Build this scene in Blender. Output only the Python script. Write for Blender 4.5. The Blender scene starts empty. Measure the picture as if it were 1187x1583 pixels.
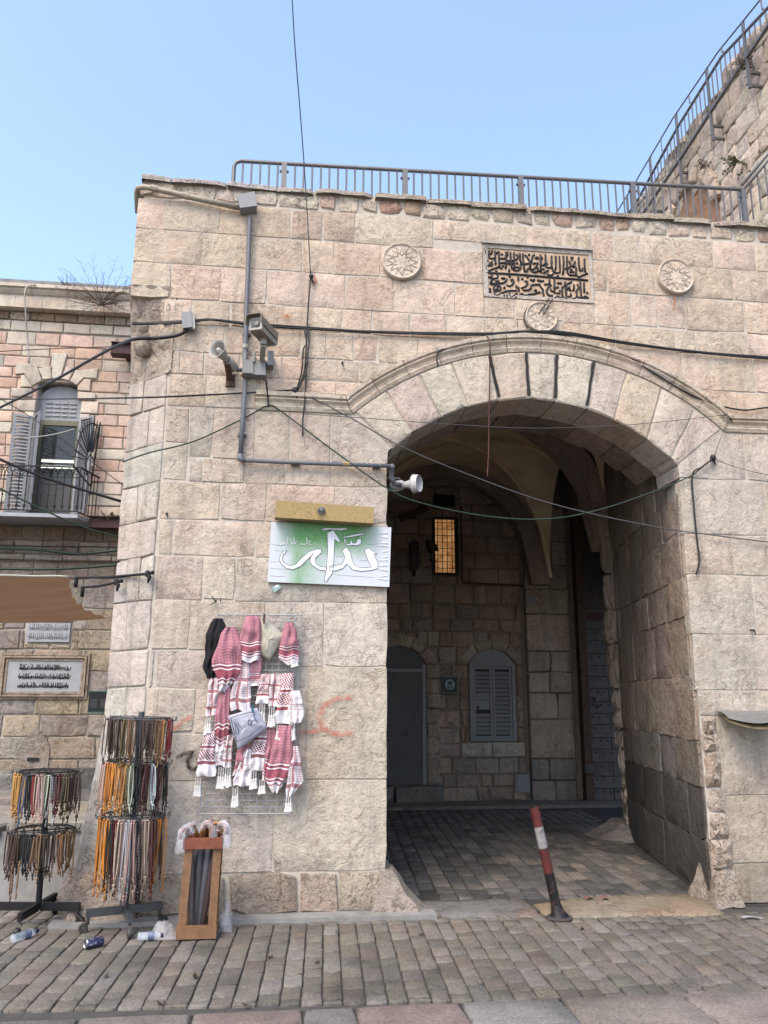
import bpy, math, random
from mathutils import Vector, Matrix, noise
from mathutils.geometry import tessellate_polygon
R = math.radians
sc = bpy.context.scene
COL = sc.collection

# ------------------------------------------------------------------ camera
W0, H0, FPX = 1187.0, 1583.0, 1250.0
CAM = Vector((-0.8694, -6.8044, 1.65))
PITCH, YAW, ROLL = R(12.87), R(7.0), R(0.2)
_f0 = Vector((math.sin(YAW), math.cos(YAW), 0)); _r0 = Vector((math.cos(YAW), -math.sin(YAW), 0)); _u0 = Vector((0, 0, 1))
FWD = _f0*math.cos(PITCH) + _u0*math.sin(PITCH)
_u = _u0*math.cos(PITCH) - _f0*math.sin(PITCH)
RGT = _r0*math.cos(ROLL) + _u*math.sin(ROLL)
UP = _u*math.cos(ROLL) - _r0*math.sin(ROLL)
cd = bpy.data.cameras.new('camera'); cam = bpy.data.objects.new('camera', cd); COL.objects.link(cam)
cd.sensor_fit = 'VERTICAL'; cd.sensor_height = 24.0; cd.sensor_width = 18.0; cd.lens = 24.0*FPX/H0
cd.clip_start = 0.05; cd.clip_end = 3000
m = Matrix((RGT, UP, -FWD)).transposed().to_4x4(); m.translation = CAM
cam.matrix_world = m
sc.camera = cam
sc.render.resolution_x, sc.render.resolution_y = 768, 1024

# ------------------------------------------------------------------ world and sun
SUN_EL, SUN_AZ = R(54), R(215)      # azimuth measured clockwise from +Y
wd = bpy.data.worlds.new('World'); sc.world = wd; wd.use_nodes = True
wn = wd.node_tree; wn.nodes.clear()
sky = wn.nodes.new('ShaderNodeTexSky'); sky.sky_type = 'NISHITA'; sky.sun_disc = False
sky.sun_elevation = SUN_EL; sky.sun_rotation = SUN_AZ
sky.altitude = 750; sky.air_density = 1.0; sky.dust_density = 5.0; sky.ozone_density = 1.0
bg = wn.nodes.new('ShaderNodeBackground'); bg.inputs[1].default_value = 0.15
wo = wn.nodes.new('ShaderNodeOutputWorld')
wn.links.new(sky.outputs[0], bg.inputs[0]); wn.links.new(bg.outputs[0], wo.inputs[0])
sl = bpy.data.lights.new('sun', 'SUN'); sl.energy = 0.9; sl.angle = R(28); sl.color = (1.0, 0.90, 0.77)
sun = bpy.data.objects.new('sun', sl); COL.objects.link(sun)
_sd = Vector((math.sin(SUN_AZ)*math.cos(SUN_EL), math.cos(SUN_AZ)*math.cos(SUN_EL), math.sin(SUN_EL)))
sun.rotation_euler = _sd.to_track_quat('Z', 'Y').to_euler(); sun.location = (0, -10, 20)
sc.view_settings.view_transform = 'Standard'; sc.view_settings.look = 'None'
sc.view_settings.exposure = 1.74; sc.view_settings.gamma = 1.0; sc.view_settings.use_curve_mapping = False
sc.cycles.max_bounces = 7; sc.cycles.diffuse_bounces = 4; sc.cycles.glossy_bounces = 2; sc.cycles.transparent_max_bounces = 12

# ------------------------------------------------------------------ picture point -> place
def _ray(px, py): return FWD*FPX + RGT*(px - W0/2) - UP*(py - H0/2)
def at(px, py, y=0.0):
    d = _ray(px, py); return CAM + d*((y - CAM.y)/d.y)
def onx(px, py, x):
    d = _ray(px, py); return CAM + d*((x - CAM.x)/d.x)
def ong(px, py, z=0.0):
    d = _ray(px, py); return CAM + d*((z - CAM.z)/d.z)
def fx(px, py=800, y=0.0): return at(px, py, y).x

# ------------------------------------------------------------------ mesh helpers
V3 = Vector
class MB:
    def __init__(s): s.v = []; s.f = []; s.uv = {}
    def add(s, vs, fs):
        n = len(s.v); s.v += [V3(p) for p in vs]; s.f += [tuple(i + n for i in f) for f in fs]; return n
    def box(s, a, b):
        x0, y0, z0 = a; x1, y1, z1 = b
        s.add([(x0,y0,z0),(x1,y0,z0),(x1,y1,z0),(x0,y1,z0),(x0,y0,z1),(x1,y0,z1),(x1,y1,z1),(x0,y1,z1)],
              [(0,3,2,1),(4,5,6,7),(0,1,5,4),(1,2,6,5),(2,3,7,6),(3,0,4,7)]); return s
    def bar(s, p, q, w, d, upv=(0,0,1)):
        p, q = V3(p), V3(q); a = (q - p).normalized(); u = V3(upv)
        if abs(a.dot(u)) > .95: u = V3((0,1,0))
        sx = a.cross(u).normalized()*(w/2); sy = sx.cross(a).normalized()*(d/2)
        vs = [p-sx-sy, p+sx-sy, p+sx+sy, p-sx+sy, q-sx-sy, q+sx-sy, q+sx+sy, q-sx+sy]
        s.add(vs, [(0,3,2,1),(4,5,6,7),(0,1,5,4),(1,2,6,5),(2,3,7,6),(3,0,4,7)]); return s
    def tube(s, pts, r, n=8, cap=True):
        pts = [V3(p) for p in pts]; k = len(pts); rs = r if isinstance(r, (list, tuple)) else [r]*k
        rings = []; ref = None
        for i, p in enumerate(pts):
            a = (pts[min(i+1, k-1)] - pts[max(i-1, 0)])
            a = a.normalized() if a.length > 1e-9 else V3((0,0,1))
            if ref is None:
                ref = a.cross(V3((0,0,1))) if abs(a.z) < .9 else a.cross(V3((0,1,0)))
            ref = (ref - a*ref.dot(a)); ref = ref.normalized() if ref.length > 1e-6 else a.orthogonal().normalized()
            b = a.cross(ref)
            rings.append([p + (ref*math.cos(2*math.pi*j/n) + b*math.sin(2*math.pi*j/n))*rs[i] for j in range(n)])
        vs = [q for rg in rings for q in rg]; fs = []
        for i in range(k-1):
            for j in range(n):
                fs.append((i*n+j, i*n+(j+1) % n, (i+1)*n+(j+1) % n, (i+1)*n+j))
        if cap: fs += [tuple(range(n-1, -1, -1)), tuple((k-1)*n+j for j in range(n))]
        s.add(vs, fs); return s
    def lathe(s, prof, o, axis=(0,0,1), n=16, sx=1.0, sy=1.0, ref=None):
        o = V3(o); a = V3(axis).normalized(); u = V3(ref).normalized() if ref else a.orthogonal().normalized()
        u = (u - a*u.dot(a)).normalized(); w = a.cross(u); vs = []; fs = []
        for r, h in prof:
            for j in range(n):
                t = 2*math.pi*j/n; vs.append(o + a*h + u*(math.cos(t)*r*sx) + w*(math.sin(t)*r*sy))
        for i in range(len(prof)-1):
            for j in range(n): fs.append((i*n+j, i*n+(j+1) % n, (i+1)*n+(j+1) % n, (i+1)*n+j))
        s.add(vs, fs); return s
    def ball(s, c, r, n=8, mm=5, sz=1.0):
        prof = [(max(1e-4, r*math.sin(math.pi*i/mm)), -r*sz*math.cos(math.pi*i/mm)) for i in range(mm+1)]
        return s.lathe(prof, c, n=n)
    def prism(s, poly, off):
        n = len(poly); off = V3(off); p = [V3(q) for q in poly]
        if n > 5:
            tr = tessellate_polygon([p]); caps = [tuple(t_) for t_ in tr] + [tuple(i+n for i in reversed(t_)) for t_ in tr]
        else: caps = [tuple(range(n)), tuple(range(2*n-1, n-1, -1))]
        s.add(p + [q + off for q in p], caps + [(i, i+n, (i+1) % n+n, (i+1) % n) for i in range(n)]); return s
    def grid(s, fn, nu, nv):
        vs = [fn(i/nu, j/nv) for j in range(nv+1) for i in range(nu+1)]
        fs = [(j*(nu+1)+i, j*(nu+1)+i+1, (j+1)*(nu+1)+i+1, (j+1)*(nu+1)+i) for j in range(nv) for i in range(nu)]
        n = s.add(vs, fs)
        for j in range(nv+1):
            for i in range(nu+1): s.uv[n + j*(nu+1)+i] = (i/nu, j/nv)
        return s

WL = {}
KC = .48     # scale on object colours, lowered to offset the raised exposure
def _wl(o): return WL.get(o.name, V3((0,0,0))) if o else V3((0,0,0))
def build(name, mb, mat, parent=None, smooth=False, color=None, fix=True, auto=None):
    vs = mb.v
    lo = V3((min(v.x for v in vs), min(v.y for v in vs), min(v.z for v in vs)))
    hi = V3((max(v.x for v in vs), max(v.y for v in vs), max(v.z for v in vs)))
    c = (lo + hi)/2; c.z = lo.z
    me = bpy.data.meshes.new(name); me.from_pydata([v - c for v in vs], [], mb.f)
    if mb.uv:
        ul = me.uv_layers.new(name='UVMap')
        for lp in me.loops:
            ul.data[lp.index].uv = mb.uv.get(lp.vertex_index, (0, 0))
    if fix:
        import bmesh
        b = bmesh.new(); b.from_mesh(me); bmesh.ops.recalc_face_normals(b, faces=b.faces); b.to_mesh(me); b.free()
    if smooth:
        me.polygons.foreach_set('use_smooth', [True]*len(me.polygons))
        if auto:
            me.set_sharp_from_angle(angle=R(auto))
    me.materials.append(M[mat] if isinstance(mat, str) else mat)
    o = bpy.data.objects.new(name, me); COL.objects.link(o)
    if parent: o.parent = parent
    o.location = c - _wl(parent); WL[o.name] = c
    if color: o.color = (*[v*KC for v in color], 1)
    return o
def inst(src, name, loc, parent=None, rot=None, color=None, scale=None):
    o = bpy.data.objects.new(name, src.data); COL.objects.link(o)
    if parent: o.parent = parent
    o.location = V3(loc) - _wl(parent); WL[o.name] = V3(loc)
    if rot: o.rotation_euler = rot
    if scale: o.scale = scale
    o.color = (*[v*KC for v in color], 1) if color else src.color
    return o
def tag(o, label=None, cat=None, group=None, kind=None):
    if label: o['label'] = label
    if cat: o['category'] = cat
    if group: o['group'] = group
    if kind: o['kind'] = kind
    return o
def thing(name, label, cat, loc=(0,0,0), group=None):
    o = bpy.data.objects.new(name, None); COL.objects.link(o); o.location = loc; WL[o.name] = V3(loc)
    o.empty_display_size = .1
    return tag(o, label, cat, group)

# ------------------------------------------------------------------ materials
M = {}
class NT:
    def __init__(s, name):
        s.m = bpy.data.materials.new(name); s.m.use_nodes = True; s.t = s.m.node_tree; s.t.nodes.clear()
        s.out = s.n('ShaderNodeOutputMaterial'); M[name] = s.m
    def n(s, t, **k):
        o = s.t.nodes.new(t)
        for a, b in k.items(): setattr(o, a, b)
        return o
    def l(s, a, b): s.t.links.new(a, b)
    def val(s, sock, v):
        if hasattr(v, 'is_linked') or hasattr(v, 'links'): s.l(v, sock)
        else: sock.default_value = v
    def noise(s, vec, scale, detail=4, rough=.55, dist=0):
        o = s.n('ShaderNodeTexNoise'); o.inputs['Scale'].default_value = scale; o.inputs['Detail'].default_value = detail
        o.inputs['Roughness'].default_value = rough; o.inputs['Distortion'].default_value = dist
        if vec: s.l(vec, o.inputs['Vector'])
        return o.outputs['Fac']
    def ramp(s, fac, stops, interp='LINEAR'):
        o = s.n('ShaderNodeValToRGB'); e = o.color_ramp; e.interpolation = interp
        while len(e.elements) < len(stops): e.elements.new(.5)
        for el, (p, c) in zip(e.elements, stops):
            el.position = p; el.color = (c, c, c, 1) if isinstance(c, (int, float)) else (*c, 1)
        s.l(fac, o.inputs[0]); return o.outputs[0]
    def math(s, op, a, b=0.0, c=None, clamp=False):
        o = s.n('ShaderNodeMath', operation=op, use_clamp=clamp); s.val(o.inputs[0], a); s.val(o.inputs[1], b)
        if c is not None: s.val(o.inputs[2], c)
        return o.outputs[0]
    def mix(s, f, a, b, mode='MIX'):
        o = s.n('ShaderNodeMix', data_type='RGBA', blend_type=mode)
        s.val(o.inputs[0], f)
        for sk, v in ((o.inputs[6], a), (o.inputs[7], b)):
            if isinstance(v, tuple): sk.default_value = (*v, 1) if len(v) == 3 else v
            else: s.l(v, sk)
        return o.outputs[2]
    def pos(s): return s.n('ShaderNodeNewGeometry').outputs['Position']
    def objcol(s): return s.n('ShaderNodeObjectInfo').outputs['Color']
    def bump(s, h, strength=.5, dist=.01, prev=None):
        o = s.n('ShaderNodeBump'); o.inputs['Strength'].default_value = strength; o.inputs['Distance'].default_value = dist
        s.l(h, o.inputs['Height'])
        if prev: s.l(prev, o.inputs['Normal'])
        return o.outputs[0]
    def bsdf(s, col, rough=.8, metal=0.0, normal=None, spec=.3, trans=0.0, alpha=None, emis=None, estr=0):
        o = s.n('ShaderNodeBsdfPrincipled')
        if isinstance(col, tuple): o.inputs['Base Color'].default_value = (*col, 1)
        else: s.l(col, o.inputs['Base Color'])
        s.val(o.inputs['Roughness'], rough); o.inputs['Metallic'].default_value = metal
        o.inputs['Specular IOR Level'].default_value = spec; o.inputs['Transmission Weight'].default_value = trans
        if normal: s.l(normal, o.inputs['Normal'])
        if alpha is not None: s.val(o.inputs['Alpha'], alpha)
        if emis: o.inputs['Emission Color'].default_value = (*emis, 1); o.inputs['Emission Strength'].default_value = estr
        s.l(o.outputs[0], s.out.inputs[0]); return s.m

def stone_mat(name, crack=1.0, tint=(.50, .30, .18), tintf=.35, grime=0.0, bstr=.62, tool=0.0):
    t = NT(name); p = t.pos(); c = t.objcol()
    n1 = t.noise(p, 2.3, 5, .62); n2 = t.noise(p, 16, 4, .62); n3 = t.noise(p, 75, 2, .6); n0 = t.noise(p, 6, 2, .5)
    c = t.mix(1, c, t.ramp(n1, [(.28, .84), (.5, 1.0), (.75, 1.10)]), 'MULTIPLY')
    c = t.mix(1, c, t.ramp(n2, [(.28, .80), (.52, 1.0), (.75, 1.10)]), 'MULTIPLY')
    # mineral blush, in patches
    b = t.ramp(t.noise(p, 1.3, 3, .6, .6), [(.50, 0.0), (.68, 1.0)])
    c = t.mix(t.math('MULTIPLY', b, tintf), c, tint)
    # grey lichen film in patches
    g = t.ramp(t.noise(p, .9, 4, .65), [(.52, 0.0), (.70, 1.0)])
    c = t.mix(t.math('MULTIPLY', g, .22), c, (.22, .21, .19))
    mpv = t.n('ShaderNodeMapping'); mpv.inputs['Scale'].default_value = (5.5, 5.5, .55); t.l(p, mpv.inputs[0])
    stk = t.noise(mpv.outputs[0], 1.0, 5, .65)
    c = t.mix(1, c, t.ramp(stk, [(.30, .74), (.47, 1.0), (.72, 1.05)]), 'MULTIPLY')
    # creases: contour lines of a warped noise, only in patches
    cn_ = t.noise(p, 5.5, 4, .62, .8)
    cr = t.ramp(t.math('ABSOLUTE', t.math('SUBTRACT', cn_, .5)), [(.0, 1.0), (.006, .8), (.018, 0.0)])
    msk = t.ramp(t.noise(p, 3.1, 2), [(.46, 0.0), (.58, 1.0)])
    cr = t.math('MULTIPLY', cr, msk)
    c = t.mix(t.math('MULTIPLY', cr, .46*crack), c, (.15, .10, .065))
    rnd = t.n('ShaderNodeObjectInfo').outputs['Random']
    n4 = t.noise(p, 34, 3, .7, .4)
    pit = t.math('MAXIMUM', t.ramp(n3, [(.64, 0.0), (.72, 1.0)]), t.math('MULTIPLY', t.ramp(n4, [(.60, 0.0), (.67, 1.0)]), t.ramp(rnd, [(.15, .1), (.9, 1.0)])))
    c = t.mix(t.math('MULTIPLY', pit, .27), c, (.16, .115, .075))
    h = t.math('ADD', t.math('ADD', t.math('MULTIPLY', n2, 1.2), t.math('MULTIPLY', n3, .5)), t.math('MULTIPLY', n0, 1.2))
    h = t.math('SUBTRACT', h, t.math('MULTIPLY', cr, .45*crack)); h = t.math('SUBTRACT', h, t.math('MULTIPLY', pit, .6))
    t.bsdf(c, .92, normal=t.bump(h, bstr, .022), spec=.15)
stone_mat('limestone', 1.0, (.32, .205, .135), .26)
stone_mat('rough_stone', 1.2, (.24, .145, .085), .34, bstr=.9)
stone_mat('pale_ashlar', .2, (.36, .22, .15), .25, bstr=.35)
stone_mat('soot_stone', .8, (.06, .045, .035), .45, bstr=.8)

def simple(name, col, rough=.6, metal=0.0, var=.25, scale=12, bump=.15, spec=.35, wear=None, bd=.004):
    t = NT(name); p = t.pos(); n1 = t.noise(p, scale, 6, .6)
    base = t.objcol() if col is None else None
    if base is None:
        rgb = t.n('ShaderNodeRGB'); rgb.outputs[0].default_value = (*[v*.50 for v in col], 1); base = rgb.outputs[0]
    c = t.mix(1, base, t.ramp(n1, [(.25, 1-var), (.55, 1.0), (.8, 1+var*.6)]), 'MULTIPLY')
    if wear:
        w = t.ramp(t.noise(p, scale*2.2, 6, .7), [(.56, 0.0), (.64, 1.0)]); c = t.mix(t.math('MULTIPLY', w, wear[1]), c, wear[0])
    t.bsdf(c, rough, metal, t.bump(n1, bump, bd) if bump else None, spec); return t.m
simple('mortar', (.74, .665, .565), .95, var=.3, scale=9, bump=.5, bd=.01)
simple('dark_mortar', (.42, .34, .27), .95, var=.3, scale=9, bump=.5, bd=.01)
simple('plaster', (1.25, .98, .62), .95, var=.25, scale=2.5, bump=.2)
simple('concrete', (.36, .35, .335), .95, var=.35, scale=7, bump=.5, bd=.008)
simple('ground_dust', (.34, .31, .275), .95, var=.35, scale=5, bump=.5, bd=.008)
simple('joint_dirt', (.095, .09, .083), .95, var=.4, scale=14, bump=.5, bd=.006)
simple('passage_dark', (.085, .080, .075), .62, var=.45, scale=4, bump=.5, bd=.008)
simple('steel_grey', (.24, .235, .23), .5, .5, var=.2, wear=((.12, .08, .06), .5))
simple('pvc_grey', (.19, .20, .22), .5, var=.15, bump=.05)
simple('pvc_cream', (.50, .44, .33), .55, var=.2)
simple('box_grey', (.36, .37, .37), .5, var=.2, wear=((.16, .16, .15), .5))
simple('plastic_cream', (.52, .50, .45), .5, var=.15, wear=((.25, .20, .14), .4))
simple('plastic_white', (.66, .66, .65), .45, var=.1)
simple('brown_arm', (.34, .28, .22), .6, var=.25)
simple('black_rubber', (.012, .012, .013), .5, var=.3, bump=0)
simple('green_cable', (.02, .055, .035), .5, var=.2, bump=0)
simple('thin_wire', (.10, .10, .10), .5, var=.2, bump=0)
simple('red_wire', (.11, .035, .025), .6, var=.2, bump=0)
simple('ink', (.018, .018, .02), .7, var=.3, bump=0)
simple('ochre_ground', (.78, .56, .38), .95, var=.45, scale=9, bump=.3, wear=((.55, .46, .38), .8))
simple('glass_dark', (.012, .013, .014), .08, var=.1, bump=0, spec=.6)
simple('wood_frame', (.30, .155, .075), .75, var=.4, scale=22, bump=.3, wear=((.10, .055, .03), .5))
simple('wood_red', (.28, .085, .045), .7, var=.35, scale=22, bump=.3)
simple('wood_dark', (.13, .070, .045), .8, var=.45, scale=16, bump=.4)
simple('beam_ochre', (.52, .38, .17), .9, var=.2, scale=30, bump=.5, wear=((.12, .07, .03), .8))
simple('iron_plate', (.125, .11, .10), .5, .2, var=.5, scale=9, bump=.5, wear=((.11, .055, .03), .4))
simple('door_grey', (.125, .125, .125), .55, .2, var=.15, scale=6, bump=.1)
simple('shutter_grey', (.38, .38, .385), .6, .1, var=.15, scale=8, bump=.1)
simple('shutter_blue', (.42, .43, .45), .6, .1, var=.2, scale=8, bump=.1, wear=((.14, .15, .17), .5))
simple('frame_olive', (.20, .19, .12), .6, var=.2)
simple('wrought_iron', (.030, .030, .032), .55, .4, var=.3, bump=.1)
simple('maroon_beam', (.085, .030, .034), .6, .2, var=.3, wear=((.03, .02, .02), .5))
simple('marble', (.50, .52, .55), .55, var=.2, scale=6, bump=.15)
simple('sign_black', (.014, .015, .016), .4, var=.1, bump=0)
simple('sign_teal', (.10, .30, .26), .5, var=.1, bump=0)
simple('sign_pale', (.40, .58, .54), .5, var=.1, bump=0)
simple('text_grey', (.24, .24, .24), .6, var=.1, bump=0)
t = NT('canvas_brown'); nb = t.noise(t.pos(), 40, 3); cb0 = t.bsdf((.125, .078, .05), .95, normal=t.bump(nb, .2, .004), spec=.1)
_tr = t.n('ShaderNodeBsdfTranslucent'); _tr.inputs[0].default_value = (.15, .09, .055, 1); _mx = t.n('ShaderNodeMixShader'); _mx.inputs[0].default_value = .45
t.l(t.out.inputs[0].links[0].from_socket, _mx.inputs[1]); t.l(_tr.outputs[0], _mx.inputs[2]); t.l(_mx.outputs[0], t.out.inputs[0])
simple('strap_black', (.014, .014, .015), .8, var=.3)
simple('caster', (.09, .085, .08), .6, .3, var=.4, wear=((.13, .07, .04), .7))
simple('stand_black', (.022, .022, .024), .5, .3, var=.3)
simple('stand_steel', (.17, .18, .19), .42, .7, var=.25)
simple('mesh_white', (.56, .58, .61), .5, var=.1, bump=0)
simple('bead', None, .45, var=.45, scale=160, bump=0, spec=.4)
simple('tassel', (.95, .93, .90), .95, var=.15, scale=120, bump=.4)
simple('black_cloth', (.012, .012, .015), .95, var=.3, scale=90, bump=.3)
simple('umbrella_cloth', None, .6, var=.3, scale=30, bump=.2)
simple('cane', None, .35, var=.25, scale=20, bump=.05, spec=.5)
simple('can_blue', (.07, .08, .18), .3, .5, var=.2, wear=((.55, .55, .6), .9))
simple('can_metal', (.6, .6, .6), .3, .9, var=.1, bump=0)
simple('bottle_label', (.18, .22, .34), .4, var=.3, bump=0)
simple('cap_blue', (.012, .016, .07), .4, var=.1, bump=0)
simple('dry_weed', (.16, .11, .075), .9, var=.4, scale=40, bump=0)
simple('green_weed', (.10, .11, .05), .9, var=.4, scale=40, bump=0)
simple('white_rope', (.60, .57, .50), .9, var=.1, bump=0)
simple('sheet_metal', (.46, .47, .48), .35, .6, var=.3, wear=((.30, .22, .12), .6))
simple('sheet_back', (.24, .19, .10), .7, .1, var=.6, scale=14, wear=((.42, .36, .06), .6))
simple('litter', None, .8, var=.3, bump=0)
simple('paint_rust', (.25, .07, .02), .9, var=.3)
simple('cream_cloth', (.62, .58, .47), .8, var=.1, scale=30, bump=.2)
simple('white_print_cloth', (.56, .57, .68), .9, var=.08, scale=30, bump=.2)
simple('blue_ink', (.10, .10, .17), .8, var=.2, bump=0)
simple('peg_blue', (.03, .13, .22), .5, bump=0)
simple('pole_dark', (.016, .015, .016), .5, .2, var=.4, wear=((.10, .05, .04), .6))
simple('pole_red', (.16, .030, .026), .5, .1, var=.35, wear=((.03, .02, .02), .9))
simple('pole_white', (.42, .40, .38), .55, .1, var=.3, wear=((.05, .04, .04), .9))
simple('lamp_tube', (.9, .9, .85), .5, var=0, bump=0)

def emitter(name, col, e):
    t = NT(name); t.bsdf((.02, .02, .02), .5, emis=col, estr=e)
emitter('fluorescent', (1.0, .97, .86), 1.6)
t = NT('lit_window'); p = t.pos(); n1 = t.noise(p, 7, 4)
o = t.n('ShaderNodeEmission'); t.l(t.ramp(n1, [(.35, (.42, .16, .05)), (.6, (.80, .42, .17))]), o.inputs[0]); o.inputs[1].default_value = .16
t.l(o.outputs[0], t.out.inputs[0])
t = NT('plastic_film'); p = t.pos(); n1 = t.noise(p, 30, 4)
t.bsdf((.62, .62, .66), .25, normal=t.bump(n1, .8, .01), spec=.6, alpha=.22)
t = NT('bottle_plastic'); p = t.pos(); n1 = t.noise(p, 60, 3)
t.bsdf((.62, .70, .80), .08, normal=t.bump(n1, .6, .004), spec=.6, alpha=.22)
t = NT('room_glass')
t.bsdf((.05, .06, .06), .06, spec=.7, alpha=.30)
# paving: granular stone
t = NT('paver'); p = t.pos(); c = t.objcol(); n1 = t.noise(p, 5, 6, .6); n2 = t.noise(p, 55, 4, .65); n3 = t.noise(p, 170, 2)
c = t.mix(1, c, t.ramp(n1, [(.25, .66), (.55, 1.0), (.8, 1.14)]), 'MULTIPLY')
c = t.mix(1, c, t.ramp(n2, [(.32, .52), (.5, 1.0), (.66, 1.22)]), 'MULTIPLY')
c = t.mix(t.ramp(n3, [(.62, 0.0), (.70, .5)]), c, (.06, .055, .05))
c = t.mix(1, c, t.ramp(t.noise(p, .9, 4, .65), [(.34, .62), (.52, 1.0), (.75, 1.06)]), 'MULTIPLY')
t.bsdf(c, t.ramp(n1, [(.3, .85), (.7, .6)]), normal=t.bump(t.math('ADD', n2, t.math('MULTIPLY', n3, .5)), .8, .006), spec=.3)
# spray paint and stains: thin coats with broken edges
def coat(name, col, lo, hi, amount, sc_=26):
    t = NT(name); p = t.pos(); uv = t.n('ShaderNodeTexCoord').outputs['UV']; sp = t.n('ShaderNodeSeparateXYZ'); t.l(uv, sp.inputs[0])
    v = t.math('ABSOLUTE', t.math('SUBTRACT', sp.outputs[1], .5)); e = t.ramp(v, [(.15, 1.0), (.5, 0.0)])
    n1 = t.noise(p, sc_, 6, .7); a = t.math('MULTIPLY', t.math('MULTIPLY', t.ramp(n1, [(lo, 0.0), (hi, 1.0)]), e), amount)
    t.bsdf(col, .95, alpha=a, spec=.1)
coat('spray_red', (.40, .10, .07), .36, .60, .62)
coat('spray_black', (.02, .02, .02), .25, .5, .9)
coat('lime_run', (.42, .40, .37), .44, .62, .55, 30)
coat('rust_run', (.30, .10, .03), .35, .6, .85, 30)
# keffiyeh weaves: pattern in cloth coordinates
def weave(name, cell, solid, patt, rot=45, red=None, ulines=None, pink=0.0):
    t = NT(name); uv = t.n('ShaderNodeTexCoord').outputs['UV']; sp = t.n('ShaderNodeSeparateXYZ'); t.l(uv, sp.inputs[0])
    mp = t.n('ShaderNodeMapping'); mp.inputs['Rotation'].default_value = (0, 0, R(rot)); mp.inputs['Scale'].default_value = (cell[0], cell[1], 1); t.l(uv, mp.inputs[0])
    ck = t.n('ShaderNodeTexChecker'); ck.inputs['Scale'].default_value = 1.0; t.l(mp.outputs[0], ck.inputs[0])
    pm = t.ramp(sp.outputs[1], patt, 'CONSTANT'); sm = t.ramp(sp.outputs[1], solid, 'CONSTANT')
    f = t.math('MAXIMUM', t.math('MULTIPLY', ck.outputs['Fac'], pm), sm)
    if ulines: f = t.math('MAXIMUM', f, t.ramp(sp.outputs[0], ulines, 'CONSTANT'))
    nb = t.noise(t.pos(), 60, 3)
    red = red or t.objcol()
    c = t.mix(f, t.mix(t.math('MULTIPLY', pm, pink), (.56, .53, .54), (.36, .11, .15)), red); c = t.mix(1, c, t.ramp(nb, [(.3, .86), (.7, 1.08)]), 'MULTIPLY')
    t.bsdf(c, .95, normal=t.bump(nb, .3, .003), spec=.1)
weave('keffiyeh_dense', (30, 62), [(0, 0.), (.10, .8), (.125, 0.), (.16, .9), (.19, 0.), (.205, .55), (.34, 0.), (.36, .9), (.40, 0.), (.42, .8), (.44, 0.)],
      [(0, 0.), (.205, 1.), (.34, 0.), (.44, 1.)], pink=.65)
weave('keffiyeh_plaid', (18, 30), [(0, 0.), (.17, .8), (.25, 0.), (.60, .75), (.68, 0.)],
      [(0, 0.), (.28, .55), (.58, 0.), (.70, .55)], ulines=[(0, 0.), (.30, .8), (.44, 0.), (.80, .6), (.84, 0.)])
weave('keffiyeh_chevron', (9, 34), [(0, 0.), (.26, .9), (.33, 0.), (.62, .9), (.67, 0.)],
      [(0, 0.), (.36, 1.), (.60, 0.), (.70, 1.)], rot=12)
weave('keffiyeh_white', (5, 12), [(0, 0.), (.40, .5), (.43, 0.), (.55, .5), (.58, 0.), (.74, .5), (.76, 0.)],
      [(0, 0.)], ulines=[(0, 0.), (.25, .5), (.30, 0.), (.6, .5), (.64, 0.)])
# sprayed sign board
t = NT('sign_board'); tc = t.n('ShaderNodeTexCoord').outputs['UV']; sp = t.n('ShaderNodeSeparateXYZ'); t.l(tc, sp.inputs[0]); p = t.pos()
nn = t.noise(p, 6, 5, .7); n2 = t.noise(p, 60, 3)
top = t.ramp(t.math('ADD', sp.outputs[1], t.math('MULTIPLY', t.math('SUBTRACT', nn, .5), .45)), [(.36, 0.0), (.74, 1.0)])
side = t.ramp(sp.outputs[0], [(.03, 0.0), (.22, 1.0), (.72, 1.0), (.93, 0.0)])
stripe = t.ramp(t.math('ADD', sp.outputs[0], t.math('MULTIPLY', t.math('SUBTRACT', nn, .5), .3)), [(.10, 0.0), (.25, .95), (.36, .5), (.60, 0.0)])
g = t.math('MAXIMUM', t.math('MULTIPLY', top, side), t.math('MULTIPLY', stripe, .8))
c = t.mix(t.math('MULTIPLY', g, t.ramp(n2, [(.2, .7), (.7, 1.0)])), (.40, .425, .45), (.045, .185, .025))
t.bsdf(c, .55, normal=t.bump(nn, .1, .004))
simple('sign_white', (1.12, 1.14, 1.18), .6, var=.1, bump=0)

# ------------------------------------------------------------------ stone cutting
def clip_out_disk(poly, cx, cz, r):
    pts = []
    n = len(poly)
    for i in range(n):
        a, b = poly[i], poly[(i+1) % n]; k = max(1, int(math.hypot(b[0]-a[0], b[1]-a[1])/.03))
        for j in range(k): pts.append((a[0]+(b[0]-a[0])*j/k, a[1]+(b[1]-a[1])*j/k))
    ins = [math.hypot(x-cx, z-cz) < r for x, z in pts]
    if not any(ins): return poly
    if all(ins): return None
    k0 = next(i for i in range(len(pts)) if not ins[i] and ins[i-1])
    pts = pts[k0:]+pts[:k0]; ins = ins[k0:]+ins[:k0]
    out = [p for p, q in zip(pts, ins) if not q]
    a0 = math.atan2(out[-1][1]-cz, out[-1][0]-cx); a1 = math.atan2(out[0][1]-cz, out[0][0]-cx)
    k = max(2, int(abs(a1-a0)*r/.1))
    out += [(cx+r*math.cos(a0+(a1-a0)*j/k), cz+r*math.sin(a0+(a1-a0)*j/k)) for j in range(k+1)]
    return out
def area(poly): return .5*sum(poly[i][0]*poly[(i+1) % len(poly)][1]-poly[(i+1) % len(poly)][0]*poly[i][1] for i in range(len(poly)))
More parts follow.
